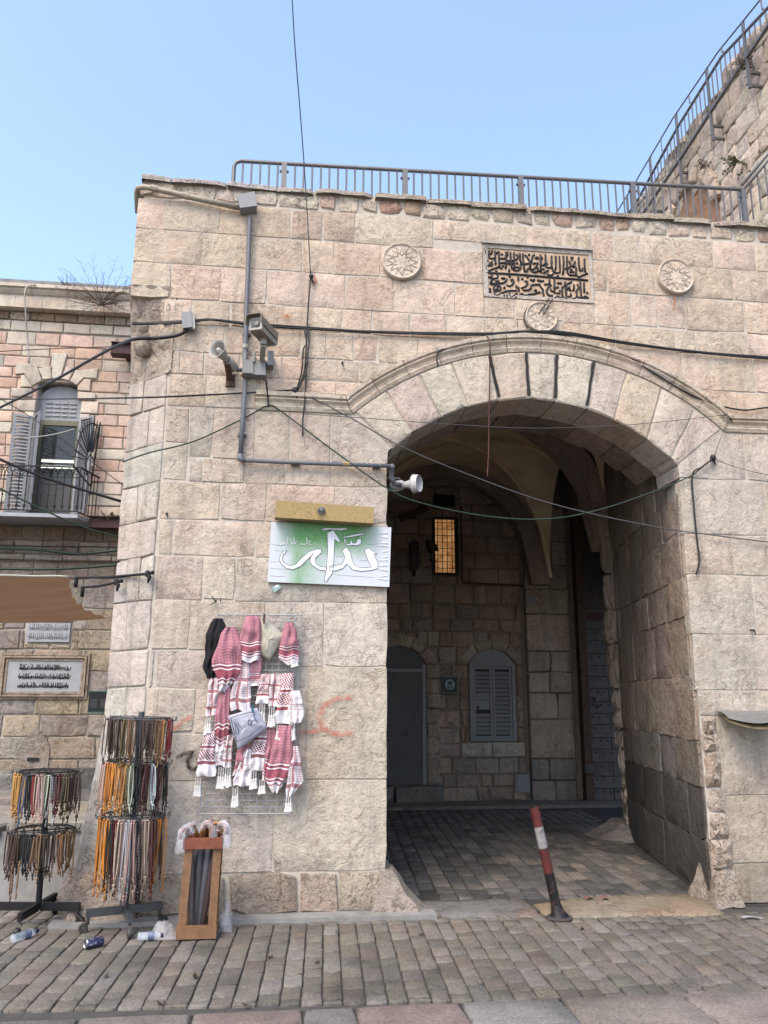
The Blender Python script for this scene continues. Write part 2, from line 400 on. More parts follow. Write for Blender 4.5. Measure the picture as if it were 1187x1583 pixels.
def stone_mb(poly, org, U, Vv, N, rng, depth=.10, proud=.010, gap=.0035, bev=.004, jit=.004, rough=.005, seg=.16, flat=False):
    """an ashlar: irregular outline, worn arris, uneven face"""
    if area(poly) < 0: poly = poly[::-1]
    pts = []; n = len(poly)
    for i in range(n):
        a, b = poly[i], poly[(i+1) % n]; L = math.hypot(b[0]-a[0], b[1]-a[1]); k = max(1, min(6, int(L/seg)))
        for j in range(k): pts.append((a[0]+(b[0]-a[0])*j/k, a[1]+(b[1]-a[1])*j/k))
    n = len(pts)
    def inset(ps, d, jj):
        out = []
        for i in range(n):
            a, b, c = ps[i-1], ps[i], ps[(i+1) % n]
            e1 = (b[0]-a[0], b[1]-a[1]); e2 = (c[0]-b[0], c[1]-b[1])
            l1 = math.hypot(*e1) or 1e-6; l2 = math.hypot(*e2) or 1e-6
            n1 = (-e1[1]/l1, e1[0]/l1); n2 = (-e2[1]/l2, e2[0]/l2)
            dn = 1 + n1[0]*n2[0] + n1[1]*n2[1]; dn = max(dn, .5)
            q = d + rng.uniform(-jj, jj)
            if jj and n1[0]*n2[0]+n1[1]*n2[1] < .6 and rng.random() < .45: q += rng.uniform(0, jj*3.5)
            out.append((b[0]+(n1[0]+n2[0])/dn*q, b[1]+(n1[1]+n2[1])/dn*q))
        return out
    o0 = inset(pts, gap, jit); o1 = inset(o0, bev, bev*.4)
    cu = sum(p[0] for p in o1)/n; cv = sum(p[1] for p in o1)/n
    P = lambda p, w: org + U*p[0] + Vv*p[1] + N*w
    mb = MB()
    vs = [P(p, -depth) for p in o0] + [P(p, proud-bev) for p in o0] + [P(p, proud+rng.uniform(-rough, rough)*.5) for p in o1]
    fs = []
    for r_ in range(2):
        for i in range(n):
            j = (i+1) % n; fs.append((r_*n+i, r_*n+j, (r_+1)*n+j, (r_+1)*n+i))
    if flat: fs.append(tuple(2*n+i for i in range(n)))
    else:
        vs += [P((cu+(p[0]-cu)*.55, cv+(p[1]-cv)*.55), proud+rng.uniform(-rough*.3, rough*1.3)) for p in o1] + [P((cu, cv), proud+rng.uniform(0, rough))]
        for i in range(n):
            j = (i+1) % n; fs += [(2*n+i, 2*n+j, 3*n+j, 3*n+i), (3*n+i, 3*n+j, 4*n)]
    mb.add(vs, fs); return mb
def rectp(x0, x1, z0, z1): return [(x0, z0), (x1, z0), (x1, z1), (x0, z1)]
def minus(rc, h):
    x0, x1, z0, z1 = rc; a0, a1, b0, b1 = h
    if x1 <= a0 or x0 >= a1 or z1 <= b0 or z0 >= b1: return [rc]
    out = []
    if x0 < a0: out.append((x0, a0, z0, z1))
    if x1 > a1: out.append((a1, x1, z0, z1))
    m0, m1 = max(x0, a0), min(x1, a1)
    if z0 < b0: out.append((m0, m1, z0, b0))
    if z1 > b1: out.append((m0, m1, b1, z1))
    return [r for r in out if r[1]-r[0] > .045 and r[3]-r[2] > .045]
def courses(rng, x0, x1, z0, z1, hr, wr, holes=()):
    z = z0; out = []
    while z < z1-.04:
        h = rng.uniform(*hr); zt = z+h
        if z1-zt < hr[0]*.6: zt = z1
        x = x0 - rng.uniform(0, wr[0])
        while x < x1:
            w = rng.uniform(*wr); rcs = [(max(x, x0), min(x+w, x1), z, zt)]
            if rcs[0][1]-rcs[0][0] > .05:
                for hh in holes: rcs = [q for r in rcs for q in minus(r, hh)]
                out += rcs
            x += w
        z = zt
    return out
def jitc(rng, c, k=.08, hue=.03):
    f = 1+rng.uniform(-k, k); return tuple(max(0, v*f*(1+rng.uniform(-hue, hue))) for v in c)
XA, ZA, YN = V3((1,0,0)), V3((0,0,1)), V3((0,-1,0))

# ================================================================== GROUND
mb = MB(); mb.add([(-300,-300,-.06),(300,-300,-.06),(300,300,-.06),(-300,300,-.06)], [(0,1,2,3)])
tag(build('ground', mb, 'ground_dust', fix=False), kind='structure')
mb = MB(); mb.box((-9, -1.90, -.055), (8, 7.0, -.018))
street = tag(build('street', mb, 'joint_dirt'), kind='structure')
rng = random.Random(11)
def paver_base(rng):
    """a unit sett: worn upper edge, slightly domed"""
    mb = MB(); b = .035; j = lambda: rng.uniform(-.025, .025)
    o = [(-.5+j(), -.5+j()), (0+j(), -.5+j()), (.5+j(), -.5+j()), (.5+j(), 0+j()), (.5+j(), .5+j()), (0+j(), .5+j()), (-.5+j(), .5+j()), (-.5+j(), 0+j())]
    n = 8; vs = [(x, y, -1) for x, y in o] + [(x, y, -.16) for x, y in o] + [(x*(1-2*b), y*(1-1.4*b), rng.uniform(-.06, .06)) for x, y in o] + [(0, 0, .03)]
    fs = [(r*n+i, r*n+(i+1) % n, (r+1)*n+(i+1) % n, (r+1)*n+i) for r in range(2) for i in range(n)] + [(2*n+i, 2*n+(i+1) % n, 3*n) for i in range(n)]
    mb.add(vs, fs); return mb
PBASE = []
for k in range(7):
    me_mb = paver_base(rng); me = bpy.data.meshes.new('paver')
    me.from_pydata([tuple(v) for v in me_mb.v], [], me_mb.f); me.polygons.foreach_set('use_smooth', [True]*len(me.polygons)); me.materials.append(M['paver']); PBASE.append((me, me_mb))
STREET_COLS = [(0.253,0.228,0.188), (0.246,0.223,0.185), (0.261,0.236,0.196), (0.234,0.213,0.181), (0.253,0.224,0.181), (0.291,0.265,0.233), (0.253,0.213,0.173), (0.249,0.224,0.185)]
def lay(parent, x0, x1, y0, y1, w, lr, ang, cols, rng, limit, top=0.0, gapx=.012, cut=None):
    ca, sa = math.cos(ang), math.sin(ang); items = []
    x = x0
    while x < x1:
        ww = w*rng.uniform(.9, 1.1); y = y0-rng.uniform(0, lr[0])
        while y < y1:
            L = rng.uniform(*lr); a, b = max(y, y0), min(y+L, y1)
            if b-a > .05:
                cx, cy = x+ww/2, (a+b)/2; p = V3((cx*ca-cy*sa, cx*sa+cy*ca, top+rng.uniform(-.004, .003)))
                if not cut or not cut(p): items.append((p, ww-gapx*rng.uniform(.7, 1.3), b-a-.019, rng.choice(cols)))
            y += L
        x += ww
    def pxsize(it):
        d = it[0]-CAM; z = d.dot(FWD)
        if z < .5: return 0
        sx, sy = d.dot(RGT)/z*FPX+W0/2, -d.dot(UP)/z*FPX+H0/2
        return 1/z if (-10 < sx < W0+10 and -10 < sy < H0+10) else .001/z
    items.sort(key=pxsize, reverse=True); rest = MB()
    for i, (p, a, b, c) in enumerate(items):
        me, src = PBASE[rng.randrange(7)]; cc = jitc(rng, c, .19, .025)
        if i < limit and pxsize(items[i]) > .02:
            o = bpy.data.objects.new('paver', me); COL.objects.link(o); o.parent = parent; o.location = p-_wl(parent)
            o.scale = (a, b, .03); o.rotation_euler = (rng.uniform(-.012, .012), rng.uniform(-.012, .012), ang+rng.uniform(-.01, .01)); o.color = (*[v*KC for v in cc], 1)
        else:
            rest.add([(p.x+(v.x*a)*ca-(v.y*b)*sa, p.y+(v.x*a)*sa+(v.y*b)*ca, p.z+v.z*.03) for v in src.v], src.f)
    if rest.v:
        o = build('pavers', rest, 'paver', parent, True, cols[0], fix=False); o['kind'] = 'stuff'
def in_gate(p): return p.y > -.16 and p.x > -2.45
lay(street, -4.2, 4.6, -1.88, -.10, .122, (.14, .30), R(-3), STREET_COLS, rng, 300)
lay(street, -7.5, -2.45, -.10, 6.6, .138, (.18, .31), R(-3), [(.30,.27,.23), (.26,.24,.21)], rng, 0)
# kerb of long slabs
mb = MB(); mb.box((-9, -2.75, -.055), (8, -1.91, -.02))
kerb = tag(build('kerb', mb, 'joint_dirt'), kind='structure')
xs = [fx(p) for p in ()]; x = -4.3
kc = [(.30,.265,.23), (.30,.275,.25), (.36,.235,.20), (.33,.31,.28), (.38,.24,.20), (.30,.28,.25)]
edges = [-4.4, -3.3, -2.42, ong(128, 1565).x, ong(298, 1565).x, ong(468, 1565).x, ong(551, 1565).x, ong(721, 1565).x, ong(885, 1565).x, ong(1090, 1565).x, 2.4, 3.3, 4.3]
for i in range(len(edges)-1):
    r2 = random.Random(i); c = tuple(v*1.08 for v in [(.29,.265,.235), (.30,.27,.238), (.29,.265,.235), (.31,.28,.245), (.345,.275,.24), (.33,.31,.285), (.345,.27,.235), (.32,.305,.29), (.335,.295,.255), (.34,.295,.26), (.3,.28,.25), (.3,.28,.25)][i])
    s = stone_mb(rectp(edges[i], edges[i+1], -2.72, -1.905), V3((0,0,0)), XA, V3((0,1,0)), ZA, r2, .05, 0.0, .004, .012, .004, .004)
    build('kerb_stone', s, 'paver', kerb, True, c)
# passage floor
mb = MB(); mb.box((-1.7, -.06, -.05), (6.2, 7.2, -.006))
pfl = tag(build('passage_floor', mb, 'passage_dark'), kind='structure')
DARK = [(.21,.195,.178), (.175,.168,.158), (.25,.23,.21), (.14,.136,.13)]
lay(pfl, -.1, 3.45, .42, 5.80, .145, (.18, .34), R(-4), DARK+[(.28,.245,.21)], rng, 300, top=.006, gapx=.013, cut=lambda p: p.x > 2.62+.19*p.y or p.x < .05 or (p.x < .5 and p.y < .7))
r2 = random.Random(5)
s = stone_mb([(1.22,-.30), (2.62,-.33), (2.72,.02), (2.66,.30), (1.75,.33), (1.20,.10)], V3((0,0,0)), XA, V3((0,1,0)), ZA, r2, .05, .012, .0, .015, .02, .008, seg=.12)
build('threshold_slab', s, 'rough_stone', pfl, True, (.40,.335,.245))
s = stone_mb([(.32,-.16), (1.2,-.27), (1.17,.32), (.2,.35)], V3((0,0,0)), XA, V3((0,1,0)), ZA, r2, .05, .008, .0, .012, .02, .006, seg=.14)
build('threshold_slab', s, 'rough_stone', pfl, True, (.27,.26,.245))
mb = MB(); mb.box((-1.7, 5.85, -.05), (4.6, 6.5, .04)); build('kerb_step', mb, 'rough_stone', pfl, False, (.34,.30,.26))

# ================================================================== GATE
gate = thing('stone_gate', 'tall limestone gate building with wide segmental arch and flat parapet', 'gate', (0, 0, 0))
ACX, AEX = 1.43, 2.564; ACZ = 4.79-AEX          # extrados circle
MOU = .165                                       # hood mould width
IR = 1.90; ICX, ICZ = 1.345, 4.315-1.90          # intrados circle
def icz(x): return ICZ+math.sqrt(max(0, IR*IR-(x-ICX)**2))
XR = 2.70
# mortar body of the wall
mb = MB()
mb.prism([(-1.935,.003,0), (-.014,.003,0), (-.014,.9,0), (-1.6,.9,0), (-1.6,6.7,0), (-2.30,6.7,0), (-2.30,.372,0)], (0,0,4.45))
mb.prism([(-1.90,.003,4.45), (-.014,.003,4.45), (-.014,.9,4.45), (-2.29,.9,4.45), (-2.29,.40,4.45)], (0,0,.74))
mb.prism([(-2.29,.003,5.19), (-.014,.003,5.19), (-.014,.9,5.19), (-2.29,.9,5.19)], (0,0,.88))
mb.prism([(XR+.014,.003,0), (5.6,.003,0), (5.6,3.5,0), (3.44,3.5,0), (2.90,.9,0)], (0,0,6.07))
arc = [(-.014+ (XR+.028)*i/24) for i in range(25)]
pl = [(x, 0.003, icz(x)+.02) for x in arc] + [(XR+.014, .003, 6.07), (-.014, .003, 6.07)]
mb.prism(pl, (0, .44, 0))
mb.prism([(x, .46, max(4.45, icz(x)+.25)) for x in arc] + [(XR+.014, .46, 6.07), (-.014, .46, 6.07)], (0, .44, 0))
build('wall_body', mb, 'mortar', gate)
mb = MB(); mb.box((-2.29, .90, 5.86), (5.6, 7.2, 6.06)); build('roof_slab', mb, 'concrete', gate)
mb = MB(); mb.box((-2.27, .03, 6.06), (4.4, .42, 6.325)); build('parapet_body', mb, 'mortar', gate)

PINK = [(.50,.385,.295), (.52,.40,.32), (.47,.345,.26), (.53,.42,.345), (.49,.40,.32), (.46,.36,.28)]
TAN = [(.45,.36,.265), (.47,.385,.30), (.42,.33,.24), (.48,.40,.32)]
PALE = [(.46,.42,.37), (.45,.41,.36), (.48,.43,.375), (.46,.40,.34)]
rng = random.Random(3)
def ashlar(poly, c, name='stone', proud=None, depth=.10, mat='limestone', flat=False, par=None, **k):
    r2 = random.Random(hash((round(poly[0][0], 3), round(poly[0][1], 3))) & 0xffff)
    poly = clip_out_disk(poly, ACX, ACZ, AEX+MOU-.01) if max(p[1] for p in poly) > 4.2 and not k.pop('noclip', False) else poly
    k.pop('noclip', None)
    if poly is None or abs(area(poly)) < .004: return None
    fl = flat or len(poly) > 4
    mz = sum(p[1] for p in poly)/len(poly); c = tuple(v*1.62 for v in c); mean = (.83,.68,.53) if mz > 4.1 else ((.75,.66,.545) if mz > .35 else c); c = tuple(a*.32+b*.68 for a, b in zip(c, mean))
    mbs = stone_mb(poly, V3((0,0,0)), XA, ZA, YN, r2, depth, r2.uniform(.001, .007) if proud is None else proud, flat=fl, **k)
    return build(name, mbs, mat, par or gate, True, jitc(r2, c, .06, .022), auto=30)
def row(z0, z1, pxs, py, cols, over={}, skip=()):
    xs = [p if isinstance(p, float) else fx(p, py) for p in pxs]
    for i in range(len(xs)-1):
        if i in skip: continue
        a, b = over.get(i, (z0, z1)); a = z0 if a is None else a; b = z1 if b is None else b
        ashlar(rectp(xs[i], xs[i+1], a, b), rng.choice(cols))
XL = -2.315
row(5.79, 6.10, [XL, 251, 338, 449, 498, 548, 670, 772, 813, 868, 913, 947, 988, 1039, 1100, 1164, 1230, 5.2], 370, PINK+TAN, {6: (5.89, None), 7: (5.89, None), 8: (5.89, None), 9: (5.89, None)})
row(5.455, 5.79, [XL, 310, 393, 467, 516, 588, 653, 718, .905, 1.985, 938, 1009, 1068, 1130, 1183, 1260, 5.2], 425, PINK+TAN, skip=(8,))
row(5.11, 5.455, [XL, 262, 340, 411, 534, 608, 703, .905, 796, 870, 1.985, 974, 1014, 1058, 1107, 1149, 1210, 5.2], 470, PINK, {7: (None, 5.325), 8: (None, 5.325), 9: (None, 5.325)})
row(4.87, 5.11, [-2.02, 295, 355, 425, 484, 528, 575, 633, 689, 749, 800, 870, 949, 1041, 1073, 1149, 1240, 5.2], 500, PINK)
row(4.61, 4.87, [-1.93, 274, 347, 414, 465, 503, 546, 584, 646, 730], 540, PINK)
row(4.50, 4.87, [930, 1009, 1053, 1096, 1164, 1240, 5.2], 570, PINK+TAN)
row(4.40, 4.61, [-1.93, 278, 315, 370, 436, 473, 555, 660], 565, PINK+PALE)
row(4.27, 4.40, [-1.15, 472, 520, 590], 600, PINK)
row(4.105, 4.40, [-1.93, 319, -1.17], 600, PALE+PINK)
row(4.245, 4.50, [1020, 1085, 1138, 1200, 5.2], 610, PINK+TAN)
# small rubble under the coping
x = XL; k = 0
SM = [(.51,.42,.33), (.52,.45,.36), (.48,.36,.27), (.49,.415,.33), (.47,.34,.26), (.51,.44,.35), (.53,.455,.36)]
while x < 4.6:
    big = x < -1.0; w = rng.uniform(.28, .42) if big else rng.uniform(.15, .27)
    z0 = 6.115+rng.uniform(0, .02); z1 = 6.30+rng.uniform(-.03, .015)
    ins = .003 if big else .010
    pl = [(x+ins+rng.uniform(0, .02), z0+rng.uniform(0, .02)), (x+w-ins-rng.uniform(0, .02), z0+rng.uniform(0, .02)),
          (x+w-ins, (z0+z1)/2), (x+w-ins-rng.uniform(0, .03), z1-rng.uniform(0, .02)), (x+ins+rng.uniform(0, .03), z1-rng.uniform(0, .02)), (x+ins, (z0+z1)/2)]
    c = rng.choice(SM)
    if .15 > x > -.25 and not big: c = rng.choice([(.42,.27,.20), (.43,.30,.22)])
    elif c[1] < .28 and rng.random() < .6: c = SM[0]
    s = stone_mb(pl, V3((0,0,0)), XA, ZA, YN, rng, .06, rng.uniform(-.022, -.012), 0, .010, .006, .008, seg=.09)
    build('stone', s, 'rough_stone', gate, True, jitc(rng, tuple(v*1.5 for v in c), .08), auto=30)
    x += w
# flat coping flags, uneven
x = -2.30
while x < 4.4:
    w = rng.uniform(.22, .6); z = 6.318+rng.uniform(-.008, .01)
    s = stone_mb([(x, -.015+rng.uniform(-.02, .015)), (x+w, -.015+rng.uniform(-.02, .015)), (x+w, .40), (x, .40)], V3((0,0,z)), XA, V3((0,1,0)), ZA, rng, .04, rng.uniform(.004, .02), .0, .008, .008, .006, seg=.08)
    build('coping_stone', s, 'rough_stone', gate, True, jitc(rng, (.62,.53,.43) if x > -1.4 else (.64,.59,.53), .10), auto=30); x += w
# voussoirs, from the radial joints
VJ = [((555,644),(606,692)), ((601,612),(636,659)), ((650,586),(682,644)), ((700,569),(723,627)), ((757,553),(771,617)), ((813,550),(817,614)), ((860,551),(858,615)), ((916,563),(906,623)), ((966,584),(948,636)), ((1018,610),(998,653)), ((1070,639),(1035,685)), ((1113,667),(1063,718))]
VC = [(.50,.44,.37), (.48,.40,.335), (.53,.47,.40), (.53,.46,.38), (.49,.42,.35), (.52,.45,.37), (.55,.49,.41), (.54,.475,.395), (.46,.355,.265), (.52,.455,.395), (.52,.465,.39)]
def _out(a):
    p = at(*a); d = V3((p.x-ACX, 0, p.z-ACZ)).normalized(); return (ACX+d.x*(AEX-.004), ACZ+d.z*(AEX-.004))
def _in(a):
    p = at(*a); x = min(max(p.x, 0.0), XR); return (x, icz(x))
for i in range(len(VJ)-1):
    (o0, i0), (o1, i1) = VJ[i], VJ[i+1]; a, b, c, d = _in(i0), _in(i1), _out(o1), _out(o0)
    mi = ((a[0]+b[0])/2,); mi = (mi[0], icz(mi[0])); q0 = math.atan2(c[1]-ACZ, c[0]-ACX); q1 = math.atan2(d[1]-ACZ, d[0]-ACX); qa = (q0+q1)/2
    mo = (ACX+(AEX-.004)*math.cos(qa), ACZ+(AEX-.004)*math.sin(qa))
    r2 = random.Random(50+i)
    s = stone_mb([a, mi, b, c, mo, d], V3((0,0,0)), XA, ZA, YN, r2, .44, r2.uniform(.008, .018), .004, .012, .004, .008, flat=False)
    build('voussoir', s, 'limestone', gate, True, jitc(r2, tuple(v*.65+m*.58 for v, m in zip(VC[i], (.80,.69,.56))), .04), auto=30)
# black painted joints on the crown
for (o0, i0) in VJ[4:8]:
    p, q = _out(o0), _in(i0); mb = MB(); pts = [V3((p[0]+(q[0]-p[0])*t_/7+random.Random(t_).uniform(-.004, .004), -.014, p[1]-.015+(q[1]+.06-p[1])*t_/7)) for t_ in range(8)]
    mb.tube(pts, .014, 6); build('black_joint_line', mb, 'ink', gate)
# inner order of the arch: rough blocks behind the face ring
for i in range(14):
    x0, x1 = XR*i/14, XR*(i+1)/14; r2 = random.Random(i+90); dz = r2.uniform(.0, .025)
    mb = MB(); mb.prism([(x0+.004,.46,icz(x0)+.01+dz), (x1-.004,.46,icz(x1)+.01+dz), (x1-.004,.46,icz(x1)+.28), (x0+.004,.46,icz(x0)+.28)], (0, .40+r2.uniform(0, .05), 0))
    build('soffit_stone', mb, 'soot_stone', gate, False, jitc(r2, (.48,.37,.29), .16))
# hood mould in lengths: three rolls stepping outwards
HP = [(0,.0), (.0,.024), (.034,.040), (.046,.024), (.072,.030), (.098,.058), (.116,.044), (.126,.068), (.160,.074), (.165,0)]
def sweep(path, outs, name, parent, c, mat='limestone', prof=HP):
    mb = MB(); n = len(prof); vs = []
    for p, d in zip(path, outs):
        for a, b in prof: vs.append((p[0]+d[0]*a, -b+.01, p[1]+d[1]*a))
    fs = [(i*n+j, i*n+j+1, (i+1)*n+j+1, (i+1)*n+j) for i in range(len(path)-1) for j in range(n-1)]
    fs += [tuple(range(n)), tuple((len(path)-1)*n+j for j in range(n-1, -1, -1))]
    mb.add(vs, fs); build(name, mb, mat, parent, True, c, auto=28)
a0 = math.atan2(4.10-ACZ, -.32-ACX); a1 = math.atan2(4.09-ACZ, 3.18-ACX)
if a0 < 0: a0 += 2*math.pi
nseg = 12
for i in range(nseg):
    th = [a0+(a1-a0)*(i+j/4)/nseg for j in range(5)]
    th[0] -= .0012; th[-1] += .0012
    dirs = [(math.cos(t_), math.sin(t_)) for t_ in th]
    if i == 0: dirs[0] = (-.42, .91)
    if i == nseg-1: dirs[-1] = (.42, .91)
    r2 = random.Random(i)
    sweep([(ACX+AEX*math.cos(t_), ACZ+AEX*math.sin(t_)) for t_ in th], dirs, 'hood_mould', gate, jitc(r2, (.92,.78,.62), .04))
for xa, xb in ((-1.17, -.75), (-.745, -.33)):
    sweep([(xa, 4.10), (xb, 4.10)], [(0,1), (0,1) if xb < -.5 else (-.42,.95)], 'hood_mould', gate, jitc(rng, (.92,.78,.63), .04))
for xa, xb in ((3.19, 3.62), (3.625, 4.2), (4.205, 5.1)):
    sweep([(xa, 4.09), (xb, 4.09)], [(.42,.95) if xa < 3.3 else (0,1), (0,1)], 'hood_mould', gate, jitc(rng, (.91,.77,.61), .04))
# left pier, below the mould
def quad(pts, c, **k): ashlar(pts, c, noclip=True, **k)
LJ = 0.0
row(3.64, 4.10, [-1.93, 292, 329, 394, 448, 511], 670, PINK+PALE, {0: (3.77, None)})
quad([(fx(511,670),3.64), (LJ,3.64), (LJ,3.775), (-.30,4.085), (fx(511,670),4.09)], (.53,.46,.385), depth=.45)
quad(rectp(-1.93, fx(292,670), 3.435, 3.77), (.51,.44,.37))
row(3.43, 3.64, [292, 313, 378, 441, 510, LJ], 728, PINK+PALE)
row(3.10, 3.43, [-1.93, 340, 411, 517, LJ], 770, PALE+PINK)
row(2.79, 3.10, [-1.93, 268, 396, 500, LJ], 830, PALE+PINK)
row(2.42, 2.79, [-1.93, 313, 364, 481, LJ], 900, PINK+PALE)
row(2.015, 2.42, [-1.93, 293, 410], 965, PALE+PINK)
row(1.89, 2.42, [410, 500, LJ], 965, PALE)
row(1.71, 2.015, [-1.93, 240, 410], 1035, PALE)
row(1.36, 1.71, [-1.93, 244, 302, 400], 1095, PALE+PINK)
row(1.0, 1.36, [-1.93, 262, 340, 400], 1165, PALE)
row(1.0, 1.71, [400, 474], 1100, PALE); row(1.71, 1.89, [410, 474], 1050, PALE)
row(1.0, 1.89, [474, LJ], 1100, PALE)
row(.315, 1.0, [-1.93, 248, 423, LJ], 1270, PALE)
for i, (a, b) in enumerate([(-1.95, fx(290,1380)), (fx(290,1380), fx(351,1380)), (fx(351,1380), fx(463,1380)), (fx(463,1380), fx(523,1380)), (fx(523,1380), .03)]):
    quad(rectp(a, b, .02, .315), [(.33,.285,.24), (.31,.26,.215), (.29,.235,.19), (.35,.285,.225), (.37,.315,.25)][i], mat='rough_stone', proud=.024+.006*(i % 3), bev=.012, rough=.012, jit=.010)
# right of the arch
row(3.62, 4.085, [3.0, 1151, 1235, 5.2], 700, PALE)
quad([(XR,3.62), (3.0,3.62), (3.0,4.02), (XR,3.745)], (.50,.445,.38), depth=.45)
for z0, z1, px, py, cs in ((3.10,3.615,[XR,1183,1290,5.2],785,PALE), (2.73,3.10,[XR,1134,1230,5.2],858,PINK+PALE), (2.20,2.73,[XR,1166,1260,5.2],935,PALE), (1.715,2.20,[XR,1168,1250,5.2],1020,PALE)):
    row(z0, z1, px, py, cs)
for z0, z1, xs_, c in ((1.50,1.715,[XR+.01,3.75,5.2],(.44,.40,.335)), (.847,1.50,[XR+.15,3.9,5.2],(.34,.295,.225)), (.31,.847,[XR+.17,3.55,5.2],(.30,.26,.195)), (.0,.31,[XR+.18,3.7,5.2],(.28,.245,.19))):
    for i in range(len(xs_)-1): quad(rectp(xs_[i], xs_[i+1], z0, z1), c, proud=.012)
# battered and broken right arris
r2 = random.Random(77); z = 0.0
while z < 1.5:
    h = r2.uniform(.12, .3); z1 = min(1.5, z+h); w0 = .17 if z > .85 else .21
    s = stone_mb([(XR+.01+r2.uniform(0,.03), z), (XR+w0, z), (XR+w0, z1), (XR+.01+r2.uniform(0,.03), z1)], V3((0,0,0)), XA, ZA, V3((-.35,-1,0)).normalized(), r2, .14, r2.uniform(.0, .035), -.004, .022, .010, .022, seg=.06)
    build('stone', s, 'rough_stone', gate, True, r2.choice([(.74,.70,.63), (.56,.45,.35), (.68,.60,.51), (.58,.48,.39)]), auto=30); z = z1
# canted corner: the stones on the splay, from px 200 to 248
cu = V3((-1.95, 0, 0)); cw = V3((-2.33, .38, 0)); CU = (cu-cw).normalized(); CN = V3((-CU.y, CU.x, 0)); CN = CN if CN.y < 0 else -CN
CL = (cu-cw).length
for z0, z1, sp in ((.30,1.0,[.5]), (1.0,1.4,[]), (1.4,1.72,[.55]), (1.72,2.015,[]), (2.015,2.42,[.4]), (2.42,2.79,[.33,.66]), (2.79,3.10,[]), (3.10,3.43,[.45]), (3.43,3.77,[]), (3.77,4.1,[.6]), (4.1,4.42,[.4])):
    ee = [0]+[s_*CL for s_ in sp]+[CL]
    for i in range(len(ee)-1):
        r2 = random.Random(int(z0*100)+i)
        s = stone_mb(rectp(ee[i], ee[i+1], z0, z1), cw, CU, ZA, CN, r2, .08, r2.uniform(.003, .010), .004, .006, .004, .004)
        build('stone', s, 'limestone', gate, True, jitc(r2, (.76,.69,.60), .05), auto=30)
# carved stop where the cant dies into the square corner
def carve(u, v):
    # u along the corner (0 left .. 1 right), v up
    z = 4.42+.80*v; k = v**1.6
    xa, ya = -2.33+.0*k, .38*(1-k); xb, yb = -1.915, 0
    x = xa+(xb-xa)*u; y = ya+(yb-ya)*u - .012
    scal = .055*abs(math.sin(3.1*math.pi*u))*abs(math.sin(3.2*math.pi*v+.4)) + .02*noise.noise(V3((x*9, y*9, z*9)))
    return V3((x, y - scal*(1-.5*v) + .012, z))
mb = MB(); mb.grid(carve, 16, 26); build('carved_corner', mb, 'rough_stone', gate, True, (.74,.61,.49), fix=False)
mb = MB(); mb.prism([(-2.36,.40,4.40), (-1.93,-.03,4.40), (-1.93,.05,4.40), (-2.30,.42,4.40)], (0,0,.035)); build('carved_lip', mb, 'limestone', gate, False, (.62,.52,.42))
for dz, w in ((.30, .10), (.08, .12)):
    mb = MB(); mb.lathe([(.001,-.09), (w*.5,-.07), (w*.72,0), (w*.6,.06), (w*.8,.10), (.001,.11)], (-2.20,.16,4.62+dz), n=10); build('carved_corbel', mb, 'rough_stone', gate, True, (.70,.58,.46))
# guard stones: battered boulder feet
def boulder(name, ring0, ring1, z1, mat, c, seed, nz=5, rough=.03, parent=gate, z0=-.01, power=1.0):
    mb = MB(); n = 40; nz = nz*2; vs = []
    def samp(ring, t_):
        k = len(ring); s_ = t_*k; i = int(s_) % k; f = s_-int(s_); a, b = ring[i], ring[(i+1) % k]; return V3((a[0]+(b[0]-a[0])*f, a[1]+(b[1]-a[1])*f, 0))
    for j in range(nz+1):
        f = j/nz
        for i in range(n):
            p = samp(ring0, i/n).lerp(samp(ring1, i/n), f**power); p.z = z0+(z1-z0)*f
            q = p*5+V3((seed, 0, 0)); p += V3((noise.noise(q), noise.noise(q+V3((7,3,1))), .5*noise.noise(q+V3((1,9,4)))))*rough; q = p*17+V3((seed, 2, 0)); p += V3((noise.noise(q), noise.noise(q+V3((7,3,1))), noise.noise(q+V3((1,9,4)))))*rough*.35; vs.append(p)
    fs = [(j*n+i, j*n+(i+1) % n, (j+1)*n+(i+1) % n, (j+1)*n+i) for j in range(nz) for i in range(n)]
    top = len(vs); cen = sum((vs[nz*n+i] for i in range(n)), V3())/n; vs.append(cen); fs += [(nz*n+i, nz*n+(i+1) % n, top) for i in range(n)]
    mb.add(vs, fs); return build(name, mb, mat, parent, True, c, auto=60)
boulder('corner_guard', [(-2.58,.30), (-2.42,-.10), (-1.90,-.09), (-1.80,.1), (-2.2,.5)], [(-2.50,.32), (-2.36,-.02), (-1.95,-.05), (-1.85,.1), (-2.2,.5)], .34, 'rough_stone', (.52,.43,.36), 1, rough=.05)
boulder('corner_guard', [(-2.46,.32), (-2.34,.02), (-1.98,-.02), (-1.9,.1), (-2.1,.5)], [(-2.32,.40), (-2.25,.26), (-1.95,.0), (-1.93,.1), (-2.1,.5)], 1.45, 'rough_stone', (.62,.58,.52), 2, nz=9, rough=.02, z0=.30)
boulder('guard_stone', [(-.16,-.10), (.34,-.16), (.36,.2), (.30,.6), (-.1,.6)], [(-.05,-.03), (.03,-.02), (.06,.2), (.05,.5), (-.05,.5)], .31, 'rough_stone', (.46,.40,.335), 3, rough=.035, power=.8)
boulder('guard_stone', [(2.62,.28), (2.68,-.10), (2.92,-.12), (2.96,.1), (2.9,.45)], [(2.74,.25), (2.74,-.01), (2.88,-.015), (2.9,.1), (2.9,.4)], .27, 'rough_stone', (.47,.415,.35), 6, rough=.035)
mb = MB(); mb.prism([(-2.5,-.17,-.03), (.36,-.21,-.03), (.36,-.02,-.03), (-2.5,-.02,-.03)], (0,0,.06)); build('base_skirting', mb, 'concrete', gate)
